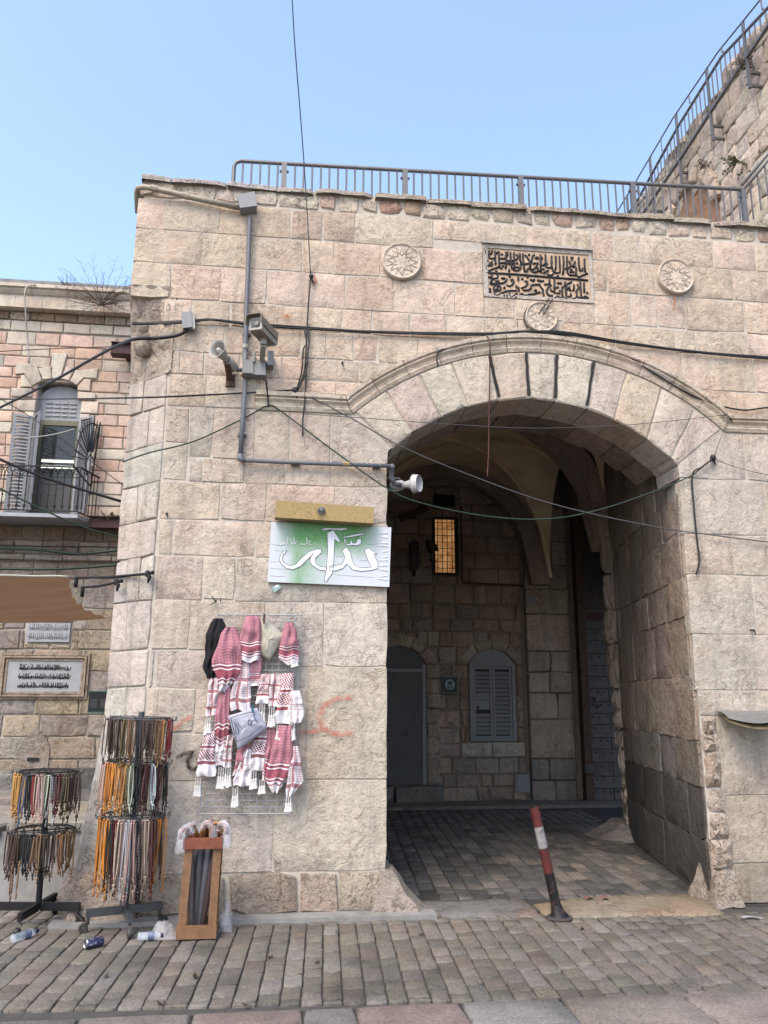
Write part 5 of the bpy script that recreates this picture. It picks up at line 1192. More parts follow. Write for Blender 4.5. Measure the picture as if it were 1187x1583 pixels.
# security camera on its arm
sv = thing('security_camera', 'beige box security camera on a short arm beside the conduit', 'camera', at(400, 560, -.1))
f = at(395, 500, -.48); axd = V3((.16, .36, -.02)).normalized(); sx = V3((0,0,1)).cross(axd).normalized(); sz = axd.cross(sx)
if sx.x < 0: sx = -sx
if sz.z < 0: sz = -sz
def cb_(a, b, c_): return f+(axd*a+sx*b+sz*c_)*.82
mb = MB(); prof = [(-.068,-.07), (.068,-.07), (.075,-.05), (.075,.055), (.06,.07), (-.06,.07), (-.075,.055), (-.075,-.05)]
n = 8; mb.add([cb_(0, *p) for p in prof]+[cb_(.38, *p) for p in prof], [tuple(range(n)), tuple(range(2*n-1, n-1, -1))]+[(i, i+n, (i+1) % n+n, (i+1) % n) for i in range(n)]); bdy = build('housing', mb, 'plastic_cream', sv)
mb = MB(); hp = [(-.090,-.02), (-.090,.062), (-.07,.085), (.07,.085), (.090,.062), (.090,-.02), (.084,-.02), (.084,.060), (.067,.079), (-.067,.079), (-.084,.060), (-.084,-.02)]
n = 12; mb.add([cb_(-.06, *p) for p in hp]+[cb_(.36, *p) for p in hp], [tuple(range(n)), tuple(range(2*n-1, n-1, -1))]+[(i, i+n, (i+1) % n+n, (i+1) % n) for i in range(n)]); build('sun_hood', mb, 'brown_arm', sv)
mb = MB(); mb.add([cb_(-.004, -.048, -.042), cb_(-.004, .048, -.042), cb_(-.004, .048, .045), cb_(-.004, -.048, .045), cb_(-.001, -.048, -.042), cb_(-.001, .048, -.042), cb_(-.001, .048, .045), cb_(-.001, -.048, .045)], [(0,1,2,3),(7,6,5,4),(0,4,5,1),(1,5,6,2),(2,6,7,3),(3,7,4,0)]); win = build('window', mb, 'glass_dark', sv)
mb = MB(); mb.lathe([(.026,0), (.028,.004), (.022,.006), (.001,.005)], cb_(-.005, .012, -.005), -axd, 14); build('lens', mb, 'steel_grey', win, True)
mb = MB()
for k in range(9): mb.add([cb_(.03+.036*k, -.066, -.075), cb_(.045+.036*k, -.066, -.075), cb_(.045+.036*k, .066, -.075), cb_(.03+.036*k, .066, -.075), cb_(.03+.036*k, -.066, -.0702), cb_(.045+.036*k, -.066, -.0702), cb_(.045+.036*k, .066, -.0702), cb_(.03+.036*k, .066, -.0702)], [(0,1,2,3),(7,6,5,4),(0,4,5,1),(1,5,6,2),(2,6,7,3),(3,7,4,0)])
build('ribs', mb, 'brown_arm', bdy)
kn = cb_(.20, 0, -.075); el = at(405, 556, -.12)
mb = MB(); mb.tube([kn, kn-V3((0,0,.05))], .028, 8); build('knuckle', mb, 'plastic_cream', sv)
mb = MB(); mb.bar(kn-V3((0,0,.05)), el, .045, .04); build('arm', mb, 'plastic_cream', sv)
mb = MB(); q = at(405, 557, -.05); mb.box((q.x-.08, -.13, q.z-.05), (q.x-.06, -.012, q.z+.06)); mb.box((q.x+.05, -.13, q.z-.07), (q.x+.10, -.012, q.z+.06)); mb.box((q.x-.06, -.10, q.z-.05), (q.x+.05, -.02, q.z-.03)); build('wall_bracket', mb, 'box_grey', sv)
# horn loudspeakers
def horn(name, label, c, axis, mat, r=.10, L=.20, sx_=.85):
    t_ = thing(name, label, 'loudspeaker', c, 'horn loudspeakers'); a = V3(axis).normalized(); c = V3(c)
    mb = MB(); mb.lathe([(.030,0), (.034,.05), (.050,.11), (.078,.17), (r,L), (r*1.05,L+.006), (r*.98,L+.006), (.072,.165), (.045,.11), (.03,.06)], c, a, 22, 1.0, sx_, (0,0,1)); build('horn_bell', mb, mat, t_, True, auto=70)
    mb = MB(); mb.tube([c+a*.05, c+a*(L-.02)], .020, 10); mb.ball(c+a*(L-.02), .020, 8, 5); build('throat', mb, 'plastic_white', t_, True)
    mb = MB(); mb.lathe([(.001,-.11), (.042,-.11), (.048,-.09), (.048,-.01), (.036,.02)], c, a, 14); build('driver', mb, mat, t_, True, auto=50); return t_
c = at(352, 558, -.16); horn('horn_loudspeaker', 'cream horn loudspeaker facing out left of the security camera', c, (-.42,-.85,.22), 'plastic_cream', .088, .18)
o = thing('speaker_bracket', 'dark steel bracket holding the cream horn loudspeaker to the wall', 'bracket', c); mb = MB(); mb.bar(c+V3((0,-.02,-.04)), V3((c.x+.02,-.012,c.z-.13)), .05, .02); build('arm', mb, 'wood_dark', o); mb = MB(); mb.box((c.x-.02, -.03, c.z-.18), (c.x+.06, -.009, c.z-.07)); build('foot', mb, 'wood_dark', o)
c = at(622, 750, .12); c.x = max(c.x, .12); horn('horn_loudspeaker', 'white horn loudspeaker hanging at the left jamb of the arch', c, (.75,-.55,-.02), 'plastic_white', .085, .11)
o = thing('speaker_strut', 'thin steel strut holding the white horn loudspeaker to the jamb', 'bracket', c); mb = MB(); mb.tube([c+V3((-.02,0,.06)), V3((-.02, .14, c.z+.07))], .008, 6); build('rod', mb, 'steel_grey', o); mb = MB(); mb.tube([c+V3((-.02,0,-.05)), V3((-.02, .14, c.z-.06))], .008, 6); build('rod', mb, 'steel_grey', o)

# ================================================================== SIGN AND BEAM
sg = thing('painted_sign', 'white board sprayed green with outlined white Arabic calligraphy, edge peeling', 'sign', at(510, 905, -.04))
def sp_(x, y, d=-.045): return at(400+x/5.395, 760+y/5.395, d)
co = [sp_(105,250), sp_(1105,298), sp_(1088,795), sp_(70,752)]
mb = MB(); n = mb.add(co+[p+V3((0,.022,0)) for p in co], [(0,1,2,3), (7,6,5,4), (0,4,5,1), (1,5,6,2), (2,6,7,3), (3,7,4,0)]); mb.uv = {0:(0,1), 1:(1,1), 2:(1,0), 3:(0,0), 4:(0,1), 5:(1,1), 6:(1,0), 7:(0,0)}
build('board', mb, 'sign_board', sg)
LET = [[(570,345),(622,320),(680,412),(670,425),(632,395),(622,640),(612,680),(560,752),(545,750),(565,640),(575,480)],
 [(235,492),(200,530),(195,570),(215,600),(260,620),(310,605),(360,550),(420,500),(480,480),(520,480),(520,510),(470,555),(475,600),(510,625),(560,630),(560,660),(500,650),(440,610),(425,570),(440,530),(460,515),(400,570),(350,620),(290,648),(230,640),(185,600),(170,560),(185,515),(220,490)],
 [(590,620),(680,610),(710,580),(715,540),(695,490),(730,462),(765,510),(780,580),(800,615),(850,635),(940,630),(905,560),(880,490),(915,468),(985,520),(960,520),(995,600),(990,640),(940,655),(850,665),(780,650),(735,600),(700,640),(640,660),(590,660)],
 [(705,400),(720,395),(732,433),(760,436),(770,402),(782,432),(812,428),(820,400),(850,390),(855,430),(820,450),(780,445),(735,450)],
 [(695,380),(830,350),(888,348),(870,360),(780,378),(710,386)], [(515,318),(560,300),(640,306),(735,300),(738,314),(690,326),(600,316),(540,324)]]
for L_ in LET:
    mb = MB(); mb.prism([sp_(x, y, -.0455) for x, y in L_], (0, -.003, 0)); lt = build('calligraphy_stroke', mb, 'sign_white', sg)
    mb = MB(); mb.tube([sp_(x, y, -.0488) for x, y in L_+L_[:1]], .0019, 4, False); build('outline', mb, 'blue_ink', lt)
mb = MB()
for st in ([(418,412),(442,413),(425,422),(418,434),(428,444),(446,441)], [(399,383),(403,430),(390,442),(356,441),(347,424)], [(305,411),(330,413),(312,422),(304,436),(292,441)], [(292,378),(296,430),(280,441),(264,437)], [(258,384),(280,438)], [(236,372),(242,432),(226,442),(208,434),(212,419),(226,424),(224,440)], [(208,434),(192,441),(178,444)]): mb.tube([sp_(x, y, -.047) for x, y in st], .0036, 4)
build('small_lettering', mb, 'sign_white', sg)
mb = MB(); rr_ = random.Random(8)
for k in range(11):
    y0 = 350+k*38+rr_.uniform(-8,8); x0 = 1070-rr_.uniform(30,130); q_ = rr_.uniform(3, 14); a, b, c_ = sp_(1072, y0-q_, -.046), sp_(x0, y0+rr_.uniform(-16,16), -.0465), sp_(1074, y0+q_*.8, -.046)
    mb.add([a, b, c_, a+V3((-.004,-.004,0)), b+V3((0,-.001,0)), c_+V3((0,-.007,.004))], [(0,1,2), (5,4,3), (0,3,4,1), (1,4,5,2), (2,5,3,0)])
build('peeling_film', mb, 'sign_white', sg)
mb = MB()
for k, (x0, y0, x1, y1) in enumerate(((90,585,215,580),(95,640,220,645),(100,435,190,450),(130,488,200,496),(90,702,215,706),(620,690,960,715),(840,575,905,572),(640,540,705,542),(900,440,990,436))): mb.tube([sp_(x0,y0,-.0455), sp_((x0+x1)/2,(y0+y1)/2+3,-.0455), sp_(x1,y1,-.0452)], .0012, 4)
build('scored_line', mb, 'text_grey', sg)
bm = thing('wooden_beam', 'pitted yellow wooden beam bolted across the top of the painted sign', 'beam', at(500, 800, -.1))
fr = [sp_(145,100), sp_(950,158), sp_(945,290), sp_(135,240)]; fr = [V3((p.x, -.17, p.z)) for p in fr]
mb = MB(); mb.prism(fr, (0, .12, 0)); build('timber', mb, 'beam_ochre', bm)
mb = MB(); c = V3((sp_(515,185).x, -.172, sp_(515,185).z)); mb.lathe([(.034,0), (.034,.008), (.016,.010), (.016,.03), (.001,.032)], c, (0,-1,0), 8); build('bolt', mb, 'steel_grey', bm); mb = MB(); mb.tube([c+V3((.03*math.cos(a), -.012-.004*a, -.01+.028*math.sin(a))) for a in [0, .8, 1.6, 2.4, 3.2, 4.0, 4.8]], .006, 5); build('hook', mb, 'steel_grey', bm)
o = thing('paper_scrap', 'small torn green and white sticker below the painted sign', 'paper', at(427, 911, -.03)); mb = MB(); mb.prism([V3((at(*p).x, -.030, at(*p).z)) for p in ((420,908), (431,904), (435,909), (424,917))], (0, -.003, 0)); build('sheet', mb, 'sign_pale', o); mb = MB(); mb.prism([V3((at(*p).x, -.0335, at(*p).z)) for p in ((424,907), (429,905), (431,908), (426,910))], (0, -.002, 0)); build('print', mb, 'sign_white', o)

# ================================================================== GRAFFITI, STAINS (thin coats on the stone)
def stroke(name, label, cat, pts, w, mat, y=-.030, group=None):
    pts = [at(px, py, y) for px, py in pts]; mb = MB(); n = len(pts)
    dense = []
    for i in range(n-1):
        for k in range(5): dense.append(pts[i].lerp(pts[i+1], k/5))
    dense.append(pts[-1]); n = len(dense)
    for i, p in enumerate(dense):
        d = (dense[min(i+1, n-1)]-dense[max(i-1, 0)]).normalized(); s_ = V3((-d.z, 0, d.x))*w/2; a = mb.add([p+s_, p-s_], []); mb.uv[a] = (i/n, 0); mb.uv[a+1] = (i/n, 1)
    mb.f = [(2*i, 2*i+1, 2*i+3, 2*i+2) for i in range(n-1)]; return tag(build(name, mb, mat, fix=False), label, cat, group)
stroke('spray_mark', 'faded red spray paint letter shaped like a C', 'graffiti', [(543,1078), (520,1080), (502,1090), (494,1107), (498,1124), (512,1133), (530,1135), (545,1133)], .06, 'spray_red')
stroke('spray_mark', 'faint red spray dash between the scarves and the red C', 'graffiti', [(462,1131), (480,1132), (497,1127)], .05, 'spray_red')
stroke('spray_mark', 'faint red spray smudge right of the bead stand', 'graffiti', [(268,1128), (282,1115), (298,1108)], .05, 'spray_red')
stroke('spray_mark', 'black sprayed squiggle between the bead stand and the scarves', 'graffiti', [(272,1172), (284,1166), (298,1162), (290,1175), (291,1186), (300,1190), (309,1183), (306,1170)], .042, 'spray_black')
def runs(label, x0, y0, x1, y1, n, mat, w, seed, y=-.030):
    r_ = random.Random(seed)
    for k in range(n):
        x = x0+(x1-x0)*(k+.5)/n; a = y0+r_.uniform(0, 8); b = y1-r_.uniform(0, (y1-y0)*.5); stroke('stain', label, 'stain', [(x, a), (x+r_.uniform(-2,2), (a+b)/2), (x+r_.uniform(-2,2), b)], w, mat, y, 'wall stains: '+label)
runs('rust run below the cable anchor', 484, 425, 488, 455, 1, 'rust_run', .03, 1); runs('orange rust patch beside the security camera', 440, 478, 448, 506, 1, 'rust_run', .10, 2); runs('rust run below the right hand rosette', 1041, 456, 1045, 480, 1, 'rust_run', .03, 4)
stroke('stain', 'white lime splash in upper left pier course', 'stain', [(250,868), (258,864), (256,880), (253,884)], .035, 'lime_run'); stroke('stain', 'white lime smear across the upper left pier course', 'stain', [(264,876), (280,874), (300,878), (305,880)], .04, 'lime_run'); stroke('stain', 'white lime patch left of the painted sign', 'stain', [(330,874), (334,884), (332,894)], .045, 'lime_run'); stroke('stain', 'white lime smear just left of the painted sign', 'stain', [(368,882), (378,880), (388,879)], .05, 'lime_run')
stroke('stain', 'pale lime streak down the broken right jamb', 'stain', [(1098,1068), (1103,1085), (1101,1110), (1108,1150), (1112,1180)], .035, 'lime_run', -.04)
stroke('stain', 'pale lime splash low on the right jamb', 'stain', [(1086,1195), (1100,1200), (1116,1203), (1121,1240), (1122,1290)], .04, 'lime_run', -.05)

# ================================================================== WIRE PANEL AND SCARVES
gp = thing('wire_grid_panel', 'white wire display grid leaning on the gate wall, hung with scarves', 'display grid', at(380, 1258, -.06))
gy = -.065; TL, TR, BL, BR_ = at(336,950,gy), at(466,951,gy), at(308,1258,gy), at(449,1258,gy)
for i in range(14):
    f = i/13; cylbar('wire', TL.lerp(TR, f), BL.lerp(BR_, f), .0045 if i in (0, 13) else .0028, 'mesh_white', gp, 4)
for j in range(32):
    f = j/31; o = V3((0,-.006,0)); cylbar('wire', TL.lerp(BL, f)+o, TR.lerp(BR_, f)+o, .0045 if j in (0, 31) else .0028, 'mesh_white', gp, 4)
def S(x, y, d): return at(300+x/4.656, 930+y/4.656, d)
def scarf(name, label, prof, mat, color, depth=.05, folds=3, seed=0, tass=(), wav=.0, name2='cloth', layer=0.0, cat='scarf', drop=.0):
    """folded cloth: closed shell with hanging pleats; prof = rows (y, xl, xr) down the cloth, photo crop units"""
    rg = random.Random(seed); ph = rg.uniform(0, 6); nv = 22; nu = 16
    prof = [(a, (b+c)/2-(c-b)*.61, (b+c)/2+(c-b)*.61) for a, b, c in prof]; ys = [p[0] for p in prof]; y0, y1 = ys[0], ys[-1]
    def ip_(y):
        for a, b in zip(prof, prof[1:]):
            if a[0] <= y <= b[0]: f = (y-a[0])/max(1e-6, b[0]-a[0]); f2 = f; return a[1]+(b[1]-a[1])*f2, a[2]+(b[2]-a[2])*f2
        return prof[-1][1], prof[-1][2]
    base = -.085-layer
    def fr_(u, v):
        w = 1-v; y = y0+(y1-y0)*w; xl, xr = ip_(y); edge = math.sin(math.pi*min(1, max(0, u)))**.28; wob = 9*noise.noise(V3((y*.012, seed*3.1, 0))); xl += wob+7*noise.noise(V3((y*.02, seed, 5))); xr += wob+7*noise.noise(V3((y*.02, seed, 9)))
        hem = wav*math.sin(u*folds*math.pi*1.3+ph)*w
        x = xl+(xr-xl)*u; pl = math.asin(math.sin(u*folds*2*math.pi+ph+1.6*math.sin(w*2.6+ph)+.7*noise.noise(V3((u*2, w*4, seed)))))*(.35+.65*w)
        p = S(x, y+hem*40+drop*abs(u-.5)*w, base)
        p.y -= depth*.75*edge*(.6+.4*math.sin(math.pi*min(1, w*1.4+.1)))+.012*pl*edge+.022*noise.noise(V3((u*3+seed, w*5, seed)))*edge
        return p
    mb = MB(); mb.grid(fr_, nu, nv); n0 = len(mb.v)
    def bk(u, v):
        w = 1-v; y = y0+(y1-y0)*w; xl, xr = ip_(y); wob = 9*noise.noise(V3((y*.012, seed*3.1, 0))); xl += wob+7*noise.noise(V3((y*.02, seed, 5))); xr += wob+7*noise.noise(V3((y*.02, seed, 9))); return S(xl+(xr-xl)*u, y+wav*math.sin(u*folds*math.pi*1.3+ph)*w*40, base+.008)
    mb.grid(bk, nu, nv)
    t_ = thing(name, label, cat, S((prof[-1][1]+prof[-1][2])/2, y1, base), 'scarves on the wire grid')
    o = build(name2, mb, mat, t_, True, color)
    for (tx, ty, ln) in tass:
        tm = MB()
        for q in range(3):
            xx = tx+(q-1)*16; yy = ty+rg.uniform(-8, 8); p = S(xx, yy, base-.03); L_ = ln*.30/4.656/185
            tm.tube([p, p-V3((0,0,L_*.45))], .0035, 4); tm.lathe([(.004,0), (.010,-.010), (.008,-.018), (.018,-L_*.62)], p-V3((0,0,L_*.45)), n=7)
        build('tassel', tm, 'tassel', t_, True, auto=60)
    return t_
RD, RB, RP = (.34,.022,.06), (.42,.035,.04), (.46,.13,.17)
scarf('scarf', 'plain black fringed scarf at the top left of the wire grid', [(122,150,205), (160,125,213), (255,92,212), (400,85,180), (480,72,150), (555,98,145)], 'black_cloth', None, .05, 3, 1)
scarf('keffiyeh', 'white cloth with red plaid bars hanging under the black scarf', [(550,112,185), (700,102,182), (820,92,176)], 'keffiyeh_plaid', RB, .03, 2, 2, ((100,840,320),), .10)
scarf('keffiyeh', 'narrow crimson keffiyeh in the lower left, white hem at its foot', [(600,190,255), (800,165,250), (1000,140,240), (1080,130,225)], 'keffiyeh_dense', RD, .035, 3, 3, (), .3, layer=.01)
scarf('keffiyeh', 'red and white keffiyeh folded to a long point under the black scarf', [(185,235,300), (240,205,322), (330,175,330), (420,145,333), (470,148,330), (520,165,305), (600,190,255), (650,175,215)], 'keffiyeh_dense', RD, .06, 3, 4, (), .2, layer=.03)
scarf('keffiyeh', 'crimson keffiyeh at the top centre of the wire grid, wide white hem', [(103,385,455), (140,368,470), (260,345,472), (380,328,468), (432,340,455)], 'keffiyeh_dense', RD, .06, 2, 5, (), .25, layer=.035)
scarf('keffiyeh', 'crimson keffiyeh hanging alone at the top right of the wire grid', [(152,662,712), (200,650,728), (330,625,745), (420,622,742), (450,648,735)], 'keffiyeh_dense', RD, .055, 2, 6, ((725,420,140),), .25, layer=.02)
scarf('keffiyeh', 'pale pink keffiyeh with red crossing bars above the printed white cloth', [(438,318,390), (560,298,396), (700,262,396), (782,280,392)], 'keffiyeh_plaid', (.36,.05,.08), .035, 2, 7, (), .2, layer=.012)
scarf('keffiyeh', 'short pink striped scarf below the top centre keffiyeh', [(395,402,478), (500,400,475), (606,396,474)], 'keffiyeh_dense', RP, .03, 1, 8, (), .03)
scarf('keffiyeh', 'small red chevron keffiyeh, first of the four in the middle row', [(520,485,545), (600,478,548), (690,455,530), (735,452,528)], 'keffiyeh_chevron', RB, .035, 1, 9, ((490,735,420),), .1, layer=.008)
scarf('keffiyeh', 'small keffiyeh with a bold red cross, second of the four in the middle row', [(520,560,632), (600,552,636), (700,540,612), (755,540,606)], 'keffiyeh_plaid', RB, .035, 1, 10, ((560,755,420),), .1, layer=.012)
scarf('keffiyeh', 'red chevron keffiyeh with a white fringe, third of the four in the middle row', [(515,640,715), (600,630,708), (760,600,695), (880,578,690)], 'keffiyeh_chevron', RB, .04, 1, 11, ((615,885,300),), .1, layer=.016)
scarf('keffiyeh', 'white cloth with thin red lines, last of the four in the middle row', [(640,700,760), (720,690,775), (820,675,785), (872,690,765)], 'keffiyeh_white', RB, .04, 2, 12, ((705,860,400),), .1, layer=.02)
scarf('keffiyeh', 'chevron keffiyeh at the lower left corner of the wire grid', [(930,80,145), (1050,62,142), (1150,35,142), (1255,20,140)], 'keffiyeh_chevron', (.33,.03,.06), .045, 2, 13, ((28,1265,360),), .12, layer=.015)
scarf('keffiyeh', 'small white scarf hem in the lower left, tassels below', [(1060,150,230), (1120,145,228), (1180,142,225)], 'keffiyeh_white', RP, .03, 2, 14, ((195,1190,420),), .1)
scarf('keffiyeh', 'narrow white and red scarf hanging left below the printed cloth', [(960,240,285), (1080,222,272), (1190,212,262)], 'keffiyeh_plaid', RB, .03, 1, 15, ((245,1190,400),), .1, layer=.005)
scarf('keffiyeh', 'crimson keffiyeh hanging straight below the printed white cloth', [(1030,330,400), (1120,310,390), (1250,285,372)], 'keffiyeh_dense', RD, .035, 2, 16, (), .2, layer=.004)
scarf('keffiyeh', 'white scalloped scarf end at the bottom centre of the wire grid', [(1060,375,405), (1200,320,408), (1325,292,402)], 'keffiyeh_white', RB, .035, 2, 17, ((298,1335,380),), .12, layer=.014)
scarf('keffiyeh', 'white keffiyeh with dark red weave right of the printed cloth', [(860,470,525), (960,440,520), (1100,420,510), (1215,410,490)], 'keffiyeh_chevron', (.26,.03,.04), .04, 2, 18, ((430,1220,360),), .12, layer=.006)
scarf('keffiyeh', 'narrow crimson keffiyeh right of centre in the bottom row', [(910,530,585), (1050,520,570), (1200,500,545), (1290,490,530)], 'keffiyeh_dense', RD, .035, 2, 19, ((490,1280,280),), .2, layer=.008)
scarf('keffiyeh', 'largest crimson keffiyeh, bottom right, with broad white bands', [(890,615,700), (1000,590,705), (1150,550,715), (1270,525,690), (1300,530,645), (1368,560,605)], 'keffiyeh_dense', RD, .065, 3, 20, (), .2, layer=.025)
scarf('keffiyeh', 'crimson keffiyeh ending in a tasselled point at the bottom right corner', [(1040,715,745), (1150,700,765), (1290,670,775), (1400,668,700)], 'keffiyeh_plaid', (.33,.03,.06), .05, 2, 21, ((680,1400,300),), .15, layer=.035)
# bagged cream cloth and printed white cloth, pinned on
def panel(name, label, poly, mat, y, bulge, cat, seed):
    c = (sum(p[0] for p in poly)/len(poly), sum(p[1] for p in poly)/len(poly)); mb = MB(); rings = 6; n0 = []; pts = []
    for i in range(len(poly)):
        a, b = poly[i], poly[(i+1) % len(poly)]
        for k in range(5): pts.append((a[0]+(b[0]-a[0])*k/5, a[1]+(b[1]-a[1])*k/5))
    n = len(pts); vs = []
    for r_ in range(rings):
        f = 1-r_/rings
        for q in pts:
            p = S(c[0]+(q[0]-c[0])*f, c[1]+(q[1]-c[1])*f, y); p.y -= bulge*(1-f*f)+.010*noise.noise(V3((q[0]*.02, q[1]*.02, f*3+seed))); vs.append(p)
    vs.append(S(*c, y-bulge)); fs = [(r_*n+i, r_*n+(i+1) % n, (r_+1)*n+(i+1) % n, (r_+1)*n+i) for r_ in range(rings-1) for i in range(n)]+[((rings-1)*n+i, (rings-1)*n+(i+1) % n, rings*n) for i in range(n)]
    vs += [S(q[0], q[1], y+.006) for q in pts]; b0 = rings*n+1; fs += [(i, b0+i, b0+(i+1) % n, (i+1) % n) for i in range(n)]+[tuple(b0+i for i in range(n))]
    mb.add(vs, fs); t_ = thing(name, label, cat, S(c[0], max(p[1] for p in poly), y), 'scarves on the wire grid'); build('cloth', mb, mat, t_, True); return t_
pc_ = panel('folded_cloth', 'cream folded cloth in clear plastic pinned at the top', [(465,140), (515,138), (560,165), (652,243), (600,330), (545,424), (500,395), (470,360)], 'cream_cloth', -.11, .04, 'cloth', 1)
mb = MB(); mb.bar(S(508,90,-.16), S(502,158,-.16), .018, .02); build('clothes_peg', mb, 'wood_dark', pc_)
pw = panel('printed_cloth', 'white printed cloth with a dark border pinned across the middle', [(245,822), (320,800), (410,768), (455,770), (490,840), (527,905), (430,985), (318,1066), (290,980)], 'white_print_cloth', -.16, .035, 'cloth', 2)
mb = MB()
for st in ([(262,835),(400,795),(432,800)], [(262,835),(305,1010)], [(305,1010),(400,965),(492,890)], [(290,870),(300,905),(295,930),(310,955)], [(300,880),(320,925),(318,955)], [(310,872),(335,905)], [(385,860),(405,850),(415,870),(400,890),(385,878),(390,862)], [(430,810),(440,850),(460,870)]): mb.tube([S(x, y, -.197) for x, y in st], .0028, 4)
build('print', mb, 'blue_ink', pw)
mb = MB(); mb.bar(S(420,742,-.20), S(422,800,-.20), .018, .02); build('clothes_peg', mb, 'peg_blue', pw)

# ================================================================== BEAD STANDS
def strand_mesh(kind, L, seed):
    rg = random.Random(seed); mb = MB(); r = {'fine': .0056, 'bead': .0078, 'big': .0100}[kind]; pitch = r*2.2
    def chain(x0, y0, dx, L_):
        n = int(L_/pitch); pts = []; rs = []
        for k in range(n):
            z = -k*pitch; w = math.sin(k/n*math.pi)*dx
            for q, rr2 in ((0, r*.45), (.5, r)): pts.append(V3((x0+w+rg.uniform(-.0006,.0006), y0, z-q*pitch))); rs.append(rr2)
        mb.tube(pts, rs, 5); return pts[-1]
    ends = []
    for q in range(2):
        e = chain(rg.uniform(-.003,.003)+(-.0105 if q else .0105), rg.uniform(-.005,.005), (-.004 if q else .004), L*rg.uniform(.74,.84)); ends.append(e)
        e2 = V3((0, 0, -L*.88)); mb.tube([e, (e+e2)/2+V3((rg.uniform(-.004,.004),0,0)), e2], .003, 4); 
    mb.tube([(.008,0,0), (0,0,.012), (-.008,0,0)], r*.8, 5)
    mb.ball((0,0,-L*.89), r*1.35, 6, 4); mb.tube([(0,0,-L*.89), (rg.uniform(-.006,.006),0,-L)], [.003, .006], 5)
    me = bpy.data.meshes.new('prayer_beads'); me.from_pydata([tuple(v) for v in mb.v], [], mb.f); me.polygons.foreach_set('use_smooth', [True]*len(me.polygons)); me.materials.append(M['bead']); return me
BK = {}
def strand(loc, L, kind, color, label, group, rg):
    key = (kind, round(L, 2), rg.randrange(3))
    if key not in BK: BK[key] = strand_mesh(kind, L, len(BK))
    o = bpy.data.objects.new('prayer_beads', BK[key]); COL.objects.link(o); o.location = loc; o.rotation_euler = (rg.uniform(-.06,.06), rg.gauss(0,.06), rg.uniform(0, 6.28)); o.color = (*jitc(rg, color, .26, .10), 1)
    return tag(o, label, 'prayer beads', group)
BRN, BLK, AMB, ORG, RED, WHT, PNK, GRN, OLV, DRD = (.050,.030,.021), (.010,.0095,.010), (.33,.17,.05), (.42,.16,.018), (.13,.012,.014), (.34,.355,.37), (.29,.195,.165), (.035,.07,.025), (.075,.055,.024), (.05,.013,.013)
BLU, CRM, TANB = (.03,.055,.11), (.32,.33,.24), (.15,.08,.038)
CNAME = {BRN: 'dark brown', BLK: 'black', AMB: 'amber', ORG: 'bright orange', RED: 'red', WHT: 'white', PNK: 'pale pink', GRN: 'green', OLV: 'olive', DRD: 'dark red', BLU: 'blue', CRM: 'pale cream', TANB: 'tan'}
ORD = 'first second third fourth fifth sixth seventh eighth ninth tenth eleventh twelfth thirteenth fourteenth fifteenth sixteenth seventeenth eighteenth nineteenth twentieth'.split()+['twenty-first', 'twenty-second', 'twenty-third', 'twenty-fourth', 'twenty-fifth', 'twenty-sixth', 'twenty-seventh', 'twenty-eighth']
def nth(d, k): d[k] = d.get(k, -1)+1; return ORD[d[k]]
